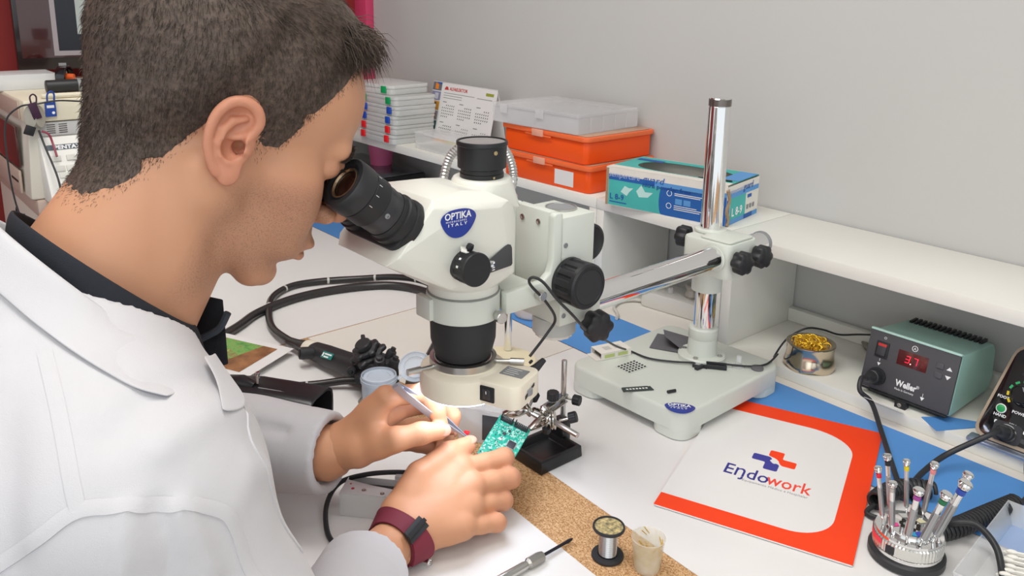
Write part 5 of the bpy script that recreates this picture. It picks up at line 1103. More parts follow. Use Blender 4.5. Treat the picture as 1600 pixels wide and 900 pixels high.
# ---- white metal chassis with a black lead under the hands
t = thing('camera_chassis', 'white painted metal chassis of a dismantled device, lying under the right hand', 'chassis', (-.740, .440, .0011), math.radians(42)); t.scale = (.86, .86, .95)
WM = mat('white_metal', 'dfe1e2', .35, .15)
b = MB(); b.box(-.05, .055, -.021, -.0195, .0, .030); b.build('side_plate', WM, t, bevel=.0004); b = MB(); b.box(-.05, .055, .0195, .021, .0, .030); b.build('side_plate', WM, t, bevel=.0004)
b = MB(); b.box(-.0515, -.0502, -.021, .021, 0, .030); b.build('end_plate', WM, t, bevel=.0004); b = MB(); b.box(-.05, .055, -.0193, .0193, 0, .0012); b.build('bottom_plate', WM, t)
b = MB(); b.prism([(-.05, -.021), (.02, -.021), (.02, -.004), (-.012, .001), (-.05, .010)], .0302, .0314); b.build('top_plate', WM, t, bevel=.0003)
b = MB(); b.box(-.030, .048, -.008, .016, .0016, .024); b.build('dark_module', mat('module_black', '2e2e30', .4), t, bevel=.001)
for x, y in ((-.02, -.012), (.006, -.016)): MB().lathe([(.0030, 0), (.0030, .0008), (.0018, .0009), (.0018, .0002)], 18, Matrix.Translation((x, y, .0315))).build('screw', STEEL, t)
RD = mat('red_dot', 'c23a44', .5)
for x, y, r_ in ((-.036, -.010, .0022), (-.042, .000, .0013)): MB().lathe([(r_, 0), (r_, .0003)], 18, Matrix.Translation((x, y, .03145))).build('red_dot', RD, t, sm=0)
for z in (.010, .022): MB().lathe([(.0012, 0), (.0012, .0003)], 12, axis_m((-.0518, .012-.02*(z > .015), z), (-1, 0, 0))).build('red_dot', RD, t, sm=0)
b = MB(); b.box(.012, .050, .0225, .030, 0, .034); b.build('rear_bracket', WM, t, bevel=.0006)
for k in range(3): MB().lathe([(.0026, 0), (.0026, .0008), (.0014, .0009)], 16, axis_m((.020+.012*k, .0224, .018), (0, -1, 0))).build('screw', mat('bronze_screw', '6b5a48', .4, .6), t)
t = thing('black_cable', 'thin black cable looping on the paper between the two sleeves', 'cable', (0, 0, 0))
MB().tube(spline([(-.725, .492, .0335), (-.7497, .467, .0342), (-.7685, .4352, .0342), (-.7917, .414, .020), (-.7795, .3907, .0075), (-.7393, .3700, .0044), (-.7080, .3650, .0042), (-.69, .3655, .0042)], 8), .0029, 10).build('cable_sheath', RUBBER, t)

# ---- endoscopy equipment stack behind the man's neck
PXW = mat('equipment_ivory', 'd9d4c8', .45); PXT = mat('equipment_taupe', 'b9a598', .45); PXG = mat('equipment_grey', 'c4c4c2', .45)
X0, Y0 = -1.70, .300
t = thing('lower_video_unit', 'lowest ivory equipment unit of the stack at far left, with black sockets', 'video unit', (X0, Y0, .0011))
MB().box(-.42, -.004, .002, .40, 0, .164).build('unit_body', PXW, t, bevel=.004); MB().box(-.43, .004, -.004, .41, .1642, .196).build('top_slab', PXT, t, bevel=.004)
for k in range(2): MB().box(-.0036, .0, .012+.05*k, .040+.05*k, .09, .13).build('socket', BLACK, t, bevel=.001)
for k in range(3): MB().lathe([(.010, 0), (.010, .003), (.006, .0035), (.006, .001)], 20, axis_m((-.10-.07*k, .0018, .125), (0, -1, 0))).build('socket', BLACK, t)
t = thing('video_processor', 'ivory video processor with a built-in keyboard in the middle of the stack at far left', 'video processor', (X0, Y0, .1975))
b = MB(); yz = [(-.012, .002), (-.005, .144), (.40, .144), (.40, .002)]
b.prism([(-.012, .0), (.40, .0), (.40, .144), (-.004, .144)], -.40, -.004, Matrix(((0, 0, 1, 0), (1, 0, 0, 0), (0, 1, 0, 0), (0, 0, 0, 1)))); b.build('processor_body', PXW, t, bevel=.006)
MB().box(-.39, -.05, -.0175, -.0125, .055, .132).build('side_window', mat('maroon_gloss', '4a2a28', .12, coat=.6), t, bevel=.001)
MB().box(-.39, -.05, -.0195, -.0145, .006, .050).build('side_panel', PXT, t, bevel=.002); MB().box(-.12, -.06, -.0205, -.0197, .026, .030).build('card_slot', mat('slot_dark', '2d2422', .6), t, sm=0)
MB().box(-.0038, .0006, .016, .38, .118, .143).build('vent_panel', PXG, t, bevel=.001)
for c in range(2):
    for k in range(5): MB().box(.0008, .0012, .026+.020*c, .040+.020*c, .1225+.0038*k, .1238+.0038*k).build('vent_slot', mat('slot_dark'), t, sm=0)
tl = math.radians(62); Mk = basis((.060, .010, .000), (0, 1, 0), (-math.cos(tl), 0, math.sin(tl)))
b = MB(); b.prism([(-.0038, .0), (.060, .0), (.063, .006), (.0005, .116), (-.0038, .116)], .010, .390, Matrix(((1, 0, 0, 0), (0, 0, 1, 0), (0, 1, 0, 0), (0, 0, 0, 1)))); b.build('keyboard_housing', mat('keyboard_white', 'e2e1dc', .45), t, bevel=.003)
MB().box(.010, .37, .104, .114, .0030, .0036, Mk).build('name_strip', mat('slate_strip', '5b6670', .4), t, sm=0)
text('lettering', 'PENTAX', .0105, WHITEINK, t, Mk @ Matrix.Translation((.022, .1050, .0038)), bold=.0003, sx=1.15)
KEY = mat('key_grey_white', 'd3d2cb', .5)
km = MB(); km.box(-.0075, .0075, -.0055, .0055, 0, .004); ko = km.build('key', KEY, None, bevel=.001); kme = ko.data; bpy.data.objects.remove(ko)
kw = MB(); kw.box(-.0135, .0135, -.0055, .0055, 0, .004); ko = kw.build('key', KEY, None, bevel=.001); kwe = ko.data; bpy.data.objects.remove(ko)
for row, y in enumerate((.087, .067, .054, .041, .028, .015)):
    x = .022+(.003*row if row else 0); i = 0
    while x < .36:
        wide = (row in (2, 3, 4, 5) and i == 0); o = bpy.data.objects.new('key', kwe if wide else kme); COL.objects.link(o); o.parent = t; o.matrix_local = Mk @ Matrix.Translation((x+(.006 if wide else 0), y, .0024)); x += (.030 if wide else .0175 if row else .024); i += 1
t = thing('top_video_unit', 'flat ivory equipment unit with a taupe side on top of the stack at far left', 'video unit', (X0, Y0, .3425))
MB().box(-.42, .004, -.008, .40, 0, .040).build('unit_body', mat('equipment_cream', 'e6dfc8', .45), t, bevel=.003); MB().box(-.41, -.03, -.0115, -.0082, .003, .036).build('side_panel', PXT, t, bevel=.001)
MB().tube(spline([(-.02, .030, .0445), (-.005, .045, .0455), (-.004, .20, .0455), (-.004, .39, .0455)], 6), .0045, 10).build('front_rail', mat('equipment_cream'), t)
Z3 = .3829
t = thing('black_handle_rod', 'black cylindrical instrument lying on top of the equipment stack', 'instrument', (-1.80, .352, Z3+.0125))
MB().tube([(0, 0, 0), (0, .20, 0)], .0120, 20).build('rod_body', BLACK, t, bevel=.001); MB().tube([(0, .055, 0), (0, .061, 0)], .0126, 20).build('rod_ring', GREYP, t); MB().tube([(0, .10, .0), (0, .12, .0)], .0126, 20).build('rod_ring', GLOSSB, t)
t = thing('clear_case', 'shallow clear box lying on top of the equipment stack at the picture edge', 'box', (-1.93, .335, Z3))
MB().prism(rrect(.10, .11, .004, 3), 0, .030).build('box_body', MILKY, t, bevel=.001)
t = thing('lens_ring', 'black lens ring with a glass and orange core lying on the stack below the screen', 'lens', (-1.875, .395, Z3+.0225), 0)
t.matrix_basis = axis_m((-1.885, .396, Z3+.0222), (.55, .75, 0))
MB().lathe([(.0215, 0), (.0222, .001), (.0222, .018), (.0212, .019), (.0175, .019), (.0172, .003), (.0215, .0)], 32, close=False).build('ring_body', GLOSSB, t); MB().lathe([(.0168, .003), (.0150, .010), (.0002, .012)], 28).build('glass', mat('amber_glass', 'd9c7ae', .1, coat=.6), t); MB().lathe([(.0070, .0121), (.0060, .028), (.0002, .029)], 20).build('orange_core', mat('orange_core', 'e2622f', .4), t)
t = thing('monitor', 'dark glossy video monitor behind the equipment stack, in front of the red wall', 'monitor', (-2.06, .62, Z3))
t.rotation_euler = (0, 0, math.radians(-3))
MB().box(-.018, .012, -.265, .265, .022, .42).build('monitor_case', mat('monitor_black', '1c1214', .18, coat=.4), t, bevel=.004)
MB().box(.0122, .0135, -.255, .255, .048, .412).build('screen_panel', mat('screen_maroon', '3a1214', .10, coat=.8), t, sm=0)  # red wall's reflection put into the screen colour
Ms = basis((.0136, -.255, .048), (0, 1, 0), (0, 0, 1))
sheet_print(t, Ms, .062, .40, .004, .352, mat('reflection_grey_frame', '9c9398', .4), 'painted_reflection'); sheet_print(t, Ms, .072, .39, .0145, .342, mat('reflection_dark_pane', '20222b', .25), 'painted_reflection', .0006); sheet_print(t, Ms, .112, .30, .05, .342, mat('screen_pale', 'a9b0ae', .4), 'painted_reflection', .0009)  # window reflection painted on the glass as flat frame and panes
MB().box(.0122, .0128, -.187, -.172, .030, .036).build('maker_mark', GREYINK, t, sm=0)
MB().box(-.004, .004, -.02, .02, .0101, .0225).build('neck', BLACK, t); MB().box(-.07, .07, -.11, .11, 0, .010).build('foot', BLACK, t, bevel=.003)
t = thing('blue_clamp', 'blue spring clip hooked on the front rail of the top equipment unit', 'clip', (-1.693, .334, .372))
MB().box(.0012, .0045, -.009, .009, -.020, .006).build('clip_plate', mat('clip_blue', '274a9e', .4), t, bevel=.0008); MB().tube(spline([(.003, -.004, .006), (.004, -.003, .020), (.006, .003, .026), (.004, .008, .020), (.003, .007, .006)], 5), .0016, 8).build('clip_wire', mat('clip_blue'), t)
MB().box(.0047, .0051, -.006, .006, -.004, .001).build('clip_label', WHITEINK, t, sm=0); MB().lathe([(.0026, 0), (.0026, .0005), (.001, .0006)], 14, axis_m((.0046, .004, -.013), (1, 0, 0))).build('clip_rivet', WHITEINK, t)
t = thing('cable_hanger', 'grey and plum cable hanger with two discs hooked on the top equipment unit', 'hanger', (-1.690, .306, .366))
for sy, yy in ((-1, -.006), (1, .008)): 
    q = MB(); q.lathe([(.0002, 0), (.013, 0), (.0138, .001), (.013, .0025), (.0002, .0030)], 28, axis_m((.003, yy, -.012), (1, sy*.4, .1)) @ Matrix.Diagonal((.75, 1.5, 1, 1))); q.build('hanger_disc', mat('hanger_grey', '9d988e', .5), t)
MB().box(.006, .009, -.006, .008, -.016, .014, Matrix.Rotation(.25, 4, 'X')).build('hanger_plate', mat('plum_plastic', '3c2038', .4), t, bevel=.001); MB().tube(spline([(.006, -.003, .012), (.006, -.004, .024), (.007, .001, .029), (.006, .006, .024), (.006, .005, .012)], 5), .0014, 8).build('hanger_wire', mat('plum_plastic'), t)
MB().box(.004, .010, -.004, .012, -.045, -.028, Matrix.Rotation(-.4, 4, 'X')).build('hanger_foot', BLACK, t, bevel=.001); MB().tube(spline([(.008, .008, -.038), (.012, .018, -.044), (.016, .022, -.060), (.034, .023, -.082)], 6), .0020, 8).build('plum_strap', mat('plum_red', '8a3448', .4), t)
t = thing('hanging_lead', 'thin black lead draped over the equipment stack from the top unit down to the bench', 'cable', (0, 0, 0))
MB().tube(spline([(-1.684, .385, .377), (-1.683, .345, .381), (-1.683, .310, .377), (-1.690, .285, .373), (-1.70, .262, .345), (-1.70, .258, .27), (-1.70, .262, .20), (-1.69, .272, .150), (-1.685, .285, .110)], 7), .0016, 7).build('lead_sheath', RUBBER, t)
MB().tube(spline([(-1.684, .310, .330), (-1.672, .315, .30), (-1.622, .320, .25), (-1.615, .322, .20), (-1.62, .325, .15), (-1.63, .328, .08), (-1.63, .33, .004)], 7), .0018, 7).build('lead_sheath', RUBBER, t)
# ================================================================ the person: signed-distance modelling, meshed with surface nets
F4 = np.float32
def v3(p): return np.asarray(p, F4)
def ell(P, c, r, A=None):
    q = P-v3(c)
    if A is not None: q = q @ np.asarray(A, F4)
    r = v3(r); k0 = np.sqrt(((q/r)**2).sum(1)); k1 = np.sqrt(((q/(r*r))**2).sum(1))+1e-9
    return k0*(k0-1)/k1
def rc(P, a, b, r1, r2=None):
    a = v3(a); b = v3(b); r2 = r1 if r2 is None else r2; ba = b-a; pa = P-a; h = np.clip((pa @ ba)/(ba @ ba+1e-12), 0, 1)
    return np.sqrt(((pa-h[:, None]*ba)**2).sum(1))-(r1+(r2-r1)*h)
def chain(P, pts, rs, k=.003):
    d = None
    for i in range(len(pts)-1):
        e = rc(P, pts[i], pts[i+1], rs[i], rs[i+1]); d = e if d is None else smin(d, e, k)
    return d
def smin(a, b, k): h = np.clip(.5+.5*(b-a)/k, 0, 1); return b*(1-h)+a*h-k*h*(1-h)
def smax(a, b, k): return -smin(-a, -b, k)
def nets(fn, lo, hi, h, blk=12):
    lo = np.asarray(lo, float); n = np.ceil((np.asarray(hi)-lo)/h/blk).astype(int); N = n*blk
    D = np.empty(tuple(N), F4); cs = np.stack(np.meshgrid(*[(np.arange(k)+.5)*blk*h for k in n], indexing='ij'), -1).reshape(-1, 3)+lo
    dc = fn(cs.astype(F4)); rad = blk*h*.9*1.25; off = np.stack(np.meshgrid(*[np.arange(blk)*h]*3, indexing='ij'), -1).reshape(-1, 3)
    ids = np.stack(np.unravel_index(np.arange(len(cs)), tuple(n)), 1); act = []
    for i, d in enumerate(dc):
        x, y, z = ids[i]*blk
        if abs(d) > rad: D[x:x+blk, y:y+blk, z:z+blk] = d
        else: act.append(i)
    for s in range(0, len(act), 150):
        a = act[s:s+150]; P = (lo+ids[a][:, None, :]*blk*h+off[None]).reshape(-1, 3).astype(F4); d = fn(P).reshape(len(a), blk, blk, blk)
        for j, i in enumerate(a): x, y, z = ids[i]*blk; D[x:x+blk, y:y+blk, z:z+blk] = d[j]
    I = D < 0; c8 = [(0, 0, 0), (1, 0, 0), (0, 1, 0), (1, 1, 0), (0, 0, 1), (1, 0, 1), (0, 1, 1), (1, 1, 1)]
    sl = lambda A, o: A[o[0]:A.shape[0]-1+o[0], o[1]:A.shape[1]-1+o[1], o[2]:A.shape[2]-1+o[2]]
    S_ = sum(sl(I, o).astype(np.int8) for o in c8); cell = np.argwhere((S_ > 0) & (S_ < 8)); idx = -np.ones(S_.shape, np.int32); idx[tuple(cell.T)] = np.arange(len(cell))
    cv = np.stack([D[tuple((cell+np.array(o)).T)] for o in c8], 1); acc = np.zeros((len(cell), 3)); cnt = np.zeros(len(cell))
    for a, b in ((0, 1), (2, 3), (4, 5), (6, 7), (0, 2), (1, 3), (4, 6), (5, 7), (0, 4), (1, 5), (2, 6), (3, 7)):
        va, vb = cv[:, a], cv[:, b]; m = (va < 0) != (vb < 0); t = np.where(m, va/np.where(m, va-vb, 1), 0); p = np.array(c8[a])[None]+(np.array(c8[b])-np.array(c8[a]))[None]*t[:, None]; acc[m] += p[m]; cnt[m] += 1
    V = lo+(cell+acc/cnt[:, None])*h; Fs = []
    for ax in range(3):
        e = [0, 0, 0]; e[ax] = 1; o1 = [0, 0, 0]; o1[(ax+1) % 3] = 1; o2 = [0, 0, 0]; o2[(ax+2) % 3] = 1; o1 = np.array(o1); o2 = np.array(o2)
        A = I[:I.shape[0]-e[0], :I.shape[1]-e[1], :I.shape[2]-e[2]]; B = I[e[0]:, e[1]:, e[2]:]; g = np.argwhere(A != B); g = g[(g >= 1).all(1) & (g < np.array(S_.shape)).all(1)]
        q = np.stack([idx[tuple((g-o1-o2).T)], idx[tuple((g-o2).T)], idx[tuple(g.T)], idx[tuple((g-o1).T)]], 1); fl = ~A[tuple(g.T)]; q[fl] = q[fl][:, ::-1]; Fs.append(q[(q >= 0).all(1)])
    return V, np.concatenate(Fs)
def mesh_np(name, V, Fq):
    me = bpy.data.meshes.new(name); me.vertices.add(len(V)); me.vertices.foreach_set('co', np.ascontiguousarray(V, F4).ravel()); me.loops.add(Fq.size); me.loops.foreach_set('vertex_index', Fq.astype(np.int32).ravel())
    me.polygons.add(len(Fq)); me.polygons.foreach_set('loop_start', np.arange(0, Fq.size, 4, dtype=np.int32)); me.update(calc_edges=True); me.validate(); return me
def join(parts):
    V = []; Fq = []; o = 0
    for v, f in parts: V.append(v); Fq.append(f+o); o += len(v)
    return np.concatenate(V), np.concatenate(Fq)
def sines(P, f, seed):
    rg = np.random.RandomState(seed); d = np.zeros(len(P), F4)
    for k in range(5):
        w = rg.normal(size=3); w = w/np.linalg.norm(w)*f*(.7+.6*rg.rand()); d += np.sin(P @ w.astype(F4)+rg.rand()*6.28)
    return d/5

# ---------------------------------------------------------------- head, in head axes: x forward, y right, z up (origin between the ears)
H0 = np.array([-.6833, .2685, .4692]); HF = np.array([[.128, .979, .161], [.842, -.193, .504], [-.524, -.071, .849]])
u_, s_, vt = np.linalg.svd(HF); HF = u_ @ vt
def toH(P): return (P-v3(H0)) @ HF.astype(F4)
def fromH(q): return np.asarray(q) @ HF.T+H0
ER = np.array([[math.cos(.24), .10, math.sin(.24)], [0, 1, 0], [-math.sin(.24), 0, math.cos(.24)]])
EC = v3((-.014, .0735, -.002))
Ea = np.array([.985, .10, .14]); Ea /= np.linalg.norm(Ea); Ec = np.array([.28, .95, .06]); Ec -= Ea*Ec.dot(Ea); Ec /= np.linalg.norm(Ec); Eb = np.cross(Ec, Ea); Eb = Eb if Eb[2] > 0 else -Eb
tlt = math.radians(5); Ea, Eb = Ea*math.cos(tlt)+Eb*math.sin(tlt), Eb*math.cos(tlt)-Ea*math.sin(tlt)
EA = np.stack([Ea, Eb, Ec], 1).astype(F4)
def ear(q):
    e = (q-EC) @ EA; s = .98
    e = e/s
    d = ell(e, (-.001, .004, .0045), (.0175, .029, .0045))
    d = smin(d, ell(e, (.0035, -.024, .0045), (.0088, .0105, .0042)), .005)
    d = smin(d, rc(e, (.004, .004, -.010), (.001, .004, .004), .013, .012), .006)
    hx = [(.004, .003, .004), (.0125, .011, .0062), (.0150, .0205, .0075), (.0105, .0295, .0085), (.001, .0335, .0090), (-.0095, .0305, .0095), (-.0165, .021, .0098), (-.0190, .009, .0095), (-.0180, -.004, .0085), (-.0130, -.0155, .0070), (-.0060, -.0250, .0055)]
    # recess between helix and antihelix, then the raised rims
    d = smax(d, -ell(e, (-.0005, .0170, .0105), (.0130, .0130, .0080)), .003)
    hs = [tuple(p) for p in spline(hx, 3)]; d = smin(d, chain(e, hs, list(np.interp(np.arange(len(hs))/3, range(11), [.0030, .0034, .0038, .0040, .0041, .0041, .0040, .0038, .0036, .0036, .0038])), .0015), .0022)
    ah = [(.0045, .0205, .0058), (-.0045, .0165, .0064), (-.0092, .008, .0072), (-.0098, -.002, .0072), (-.0062, -.0105, .0066), (.0005, -.0145, .0070)]
    d = smin(d, chain(e, ah, [.0026, .0034, .0038, .0038, .0036, .0036], .002), .0022)
    d = smax(d, -ell(e, (.0005, -.0015, .0085), (.0088, .0118, .0085)), .0022)
    d = smin(d, chain(e, [(-.006, .0035, .0025), (.002, .0045, .0040), (.010, .008, .0050)], [.0022, .0026, .0028], .002), .002)
    d = smin(d, rc(e, (.0118, -.0035, .003), (.0105, -.0035, .0072), .0055, .0042), .0025)
    d = smax(d, -rc(e, (.0050, -.0030, .006), (.0078, -.002, -.012), .0058, .0046), .0015)
    return d*s
def headsd(P):
    q = toH(P); m = q.copy(); m[:, 1] = np.abs(m[:, 1])
    d = ell(m, (-.030, 0, .050), (.104, .0765, .086))
    d = smin(d, ell(m, (-.058, 0, -.022), (.043, .050, .068)), .03)
    d = smin(d, ell(m, (.040, 0, .048), (.054, .060, .060)), .02)
    d = smin(d, ell(m, (.042, 0, -.020), (.052, .056, .062)), .02)
    d = smin(d, rc(m, (-.004, .054, -.048), (.070, .020, -.100), .0145, .0150), .022)
    d = smin(d, rc(m, (.0, .045, -.02), (.0, .052, -.045), .022, .015), .02)
    d = smin(d, ell(m, (.040, 0, -.070), (.042, .046, .038)), .018)
    d = smin(d, ell(m, (.084, 0, -.101), (.0155, .021, .0150)), .012)
    d = smin(d, ell(m, (.053, .045, -.012), (.025, .016, .019)), .018)
    d = smin(d, ell(m, (.066, .028, -.040), (.028, .024, .032)), .016)
    d = smin(d, ell(m, (.076, .020, -.064), (.022, .022, .020)), .012)
    d = smin(d, rc(m, (.0920, .006, .027), (.080, .040, .028), .0088, .0080), .014)
    d = smax(d, -ell(m, (.1000, .031, .010), (.0180, .0165, .0120)), .012)
    d = smin(d, ell(m, (.0780, .0315, .0115), (.0125, .0145, .0120)), .004)
    d = smin(d, rc(m, (.0755, .0315, .021), (.0900, .030, .0165), .0070, .0040), .006)
    d = smin(d, rc(m, (.0955, 0, .024), (.1185, 0, -.0205), .0072, .0105), .010)
    d = smin(d, ell(m, (.1235, 0, -.0255), (.0100, .0105, .0095)), .006)
    d = smin(d, ell(m, (.1070, .0135, -.0305), (.0115, .0078, .0085)), .005)
    d = smin(d, ell(m, (.0930, 0, -.062), (.017, .027, .024)), .012)
    d = smin(d, ell(m, (.1065, .004, -.0600), (.0085, .0190, .0062)), .005)
    d = smin(d, ell(m, (.1035, .003, -.0735), (.0090, .0170, .0072)), .004)
    d = smax(d, -rc(m, (.1165, 0, -.0665), (.1000, .024, -.0700), .0014, .0008), .003)
    d = smax(d, -ell(m, (.1010, 0, -.0850), (.0070, .020, .0060)), .007)
    nk = rc(P, H0+np.array([-.008, -.040, -.012]), (-.689, .127, .315), .0525, .067)
    nk = smin(nk, rc(P, H0+np.array([-.008, -.025, -.045]), (-.686, .160, .295), .046, .052), .02)
    d = smin(d, nk, .010)
    d = smin(d, rc(P, fromH((-.022, .058, -.035)), (-.660, .190, .30), .012, .013), .02)
    return d+0
def earsd(P):
    q = toH(P); m = q.copy(); m[:, 1] = np.abs(m[:, 1]); return ear(m)
def head_all(P):
    d = headsd(P); q = toH(P); nr = (np.abs(q[:, 0]+.014) < .05) & (np.abs(np.abs(q[:, 1])-.0735) < .04) & (np.abs(q[:, 2]) < .06)
    if nr.any(): d[nr] = smin(d[nr], earsd(P[nr]), .0045)
    return d
hV, hF = nets(head_all, (-.800, .045, .285), (-.575, .425, .640), .0017)

# ---------------------------------------------------------------- hands
RHJ = {'W': (-0.6510, 0.4024, 0.0290), 'W0': (-0.6368, 0.3684, 0.0240), 'T0': (-0.6702, 0.4182, 0.0447), 'T1': (-0.6786, 0.4511, 0.0719), 'T2': (-0.6809, 0.4913, 0.0816), 'T3': (-0.6821, 0.5190, 0.0808), 'I0': (-0.6664, 0.4968, 0.0665), 'I1': (-0.6610, 0.5568, 0.0608), 'I2': (-0.6818, 0.5642, 0.0400), 'I3': (-0.6959, 0.5502, 0.0466), 'M0': (-0.6469, 0.4989, 0.0551), 'M1': (-0.6430, 0.5516, 0.0456), 'M2': (-0.6663, 0.5542, 0.0226), 'M3': (-0.6731, 0.5366, 0.0307), 'R0': (-0.6336, 0.4868, 0.0410), 'R1': (-0.6343, 0.5335, 0.0290), 'R2': (-0.6557, 0.5324, 0.0120), 'R3': (-0.6579, 0.5154, 0.0188), 'P0': (-0.6214, 0.4665, 0.0310), 'P1': (-0.6151, 0.5094, 0.0219), 'P2': (-0.6326, 0.5093, 0.0104), 'P3': (-0.6335, 0.4948, 0.0154)}
LHJ = {'W': (-0.7575, 0.3867, 0.0870), 'W0': (-0.7869, 0.3657, 0.0811), 'T0': (-0.7255, 0.4038, 0.0962), 'T1': (-0.6945, 0.4310, 0.1142), 'T2': (-0.6852, 0.4586, 0.1162), 'T3': (-0.6825, 0.4809, 0.1125), 'I0': (-0.7226, 0.4381, 0.1495), 'I1': (-0.7058, 0.4790, 0.1509), 'I2': (-0.6955, 0.4863, 0.1293), 'I3': (-0.6891, 0.4886, 0.1109), 'M0': (-0.7365, 0.4561, 0.1223), 'M1': (-0.7160, 0.5061, 0.1279), 'M2': (-0.7055, 0.5147, 0.1092), 'M3': (-0.7035, 0.5125, 0.0960), 'R0': (-0.7539, 0.4639, 0.0912), 'R1': (-0.7390, 0.5101, 0.0833), 'R2': (-0.7215, 0.5179, 0.0699), 'R3': (-0.7119, 0.5046, 0.0676), 'P0': (-0.7635, 0.4607, 0.0700), 'P1': (-0.7486, 0.4981, 0.0598), 'P2': (-0.7300, 0.5110, 0.0569), 'P3': (-0.7148, 0.5140, 0.0595)}
def handsd(J, fr, pr):
    J = {k: np.array(v) for k, v in J.items()}
    def f(P):
        d = rc(P, J['W0'], J['W'], pr*1.62, pr*1.55)
        for k, w in (('I', 1.0), ('M', 1.0), ('R', .96), ('P', .9)): d = smin(d, rc(P, J['W']*.78+J[k+'0']*.22, J[k+'0'], pr*1.15*w, pr*.86*w), .016)
        d = smin(d, rc(P, J['I0']*.8+J['W']*.2, J['P0']*.8+J['W']*.2, pr*.8, pr*.75), .010)
        th = chain(P, [J['W']*.55+J['T0']*.45, J['T0'], J['T1'], J['T2'], J['T3']], [pr*1.05, pr*1.12, fr*1.28, fr*1.12, fr*.95], .006)
        d = smin(d, th, .014)
        web = rc(P, J['T1']*.6+J['T0']*.4, J['I0']*.7+J['W']*.3, pr*.62, pr*.62); d = smin(d, web, .014)
        for k, w in (('I', 1.0), ('M', 1.02), ('R', .97), ('P', .86)):
            r = fr*w; c = chain(P, [J[k+'0'], J[k+'0']*.45+J[k+'1']*.55, J[k+'1'], J[k+'1']*.5+J[k+'2']*.5, J[k+'2'], J[k+'3']], [r*1.10, r*1.0, r*1.06, r*.93, r*.95, r*.80], .004); d = smin(d, c, .0038)
        # tendons and knuckles
        for k in 'IMRP':
            n = J[k+'0']-J['W']; d = smin(d, rc(P, J['W']*.5+J[k+'0']*.5+np.array([.0015, -.001, .003]), J[k+'0']+np.array([.001, -.001, .0015]), pr*.45, fr*1.10), .007)
        # creases over the finger joints
        for a, b in (('T1', 'T2'), ('I0', 'I1'), ('M0', 'M1'), ('R0', 'R1')):
            ax = (J[b]-J[a])/np.linalg.norm(J[b]-J[a]); s = (P-v3(J[b])) @ v3(ax); rr = np.sqrt(((P-v3(J[b]))**2).sum(1)); m = np.clip(1-rr/(fr*2.0), 0, 1); d = d+m*.0009*np.cos(s*1900)*np.exp(-(s/.006)**2)*-1
        return d
    return f
rhf = handsd(RHJ, .0107, .0160); lhf = handsd(LHJ, .0102, .0150)
def box(J, p): a = np.array(list(J.values())); return a.min(0)-p, a.max(0)+p
rV, rF = nets(rhf, *box(RHJ, .032), .0016); lV, lF = nets(lhf, *box(LHJ, .032), .0016)

# ---------------------------------------------------------------- torso and arms (mostly inside the coat), one shared skeleton
SR, SL = np.array([-.520, .130, .250]), np.array([-.862, .150, .250]); ELR, ELL = np.array([-.466, .212, .055]), np.array([-.985, .245, .065])
CR, CL = np.array([-.6120, .343, .0450]), np.array([-.7585, .3850, .0865])
def torsosd(P, g=0):
    d = ell(P, (-.686, .085, .12), (.160+g, .100+g, .20+g)); d = smin(d, rc(P, (-.686, .06, .05), (-.684, -.03, -.28), .105+g, .125+g), .06)
    d = smin(d, rc(P, SL+np.array([.04, 0, -.005]), SR+np.array([-.04, 0, -.005]), .055+g, .055+g), .06)
    d = smin(d, rc(P, (-.688, .130, .33), SR+np.array([-.02, 0, .0]), .046+g, .044+g), .05); d = smin(d, rc(P, (-.688, .130, .33), SL+np.array([.02, 0, .0]), .046+g, .044+g), .05)
    return d
def armsd(P, g=0):
    d = smin(rc(P, SR, ELR, .048+g, .041+g), rc(P, ELR, CR, .041+g, .030+g*.55), .02)
    return np.minimum(d, smin(rc(P, SL, ELL, .048+g, .041+g), rc(P, ELL, CL, .041+g, .030+g*.55), .02))
def bodysd(P):
    d = smin(torsosd(P), armsd(P), .03); d = smin(d, rc(P, CR, RHJ['W'], .026, .024), .01); return smin(d, rc(P, CL, LHJ['W'], .026, .024), .01)
bV, bF = nets(bodysd, (-1.06, -.20, -.36), (-.40, .44, .37), .007)
V, Fq = join([(hV, hF), (rV, rF), (lV, lF), (bV, bF)])
SKIN = mat('skin', 'c8906c', .48, sss=.12); nt = SKIN.node_tree; b = nt.nodes['Principled BSDF']
at = nt.nodes.new('ShaderNodeAttribute'); at.attribute_name = 'tone'; nz = nt.nodes.new('ShaderNodeTexNoise'); nz.inputs['Scale'].default_value = 900; nz.inputs['Detail'].default_value = 3; tc = nt.nodes.new('ShaderNodeTexCoord'); nt.links.new(tc.outputs['Object'], nz.inputs['Vector'])
at2 = nt.nodes.new('ShaderNodeAttribute'); at2.attribute_name = 'stubble'; rp = nt.nodes.new('ShaderNodeValToRGB'); rp.color_ramp.elements[0].position = .50; rp.color_ramp.elements[1].position = .62
nt.links.new(nz.outputs['Fac'], rp.inputs['Fac']); mu = nt.nodes.new('ShaderNodeMath'); mu.operation = 'MULTIPLY'; nt.links.new(rp.outputs['Color'], mu.inputs[0]); nt.links.new(at2.outputs['Fac'], mu.inputs[1])
mx = nt.nodes.new('ShaderNodeMix'); mx.data_type = 'RGBA'; nt.links.new(mu.outputs[0], mx.inputs[0]); nt.links.new(at.outputs['Color'], mx.inputs[6]); mx.inputs[7].default_value = (*lin('5a4438'), 1); nt.links.new(mx.outputs[2], b.inputs['Base Color'])
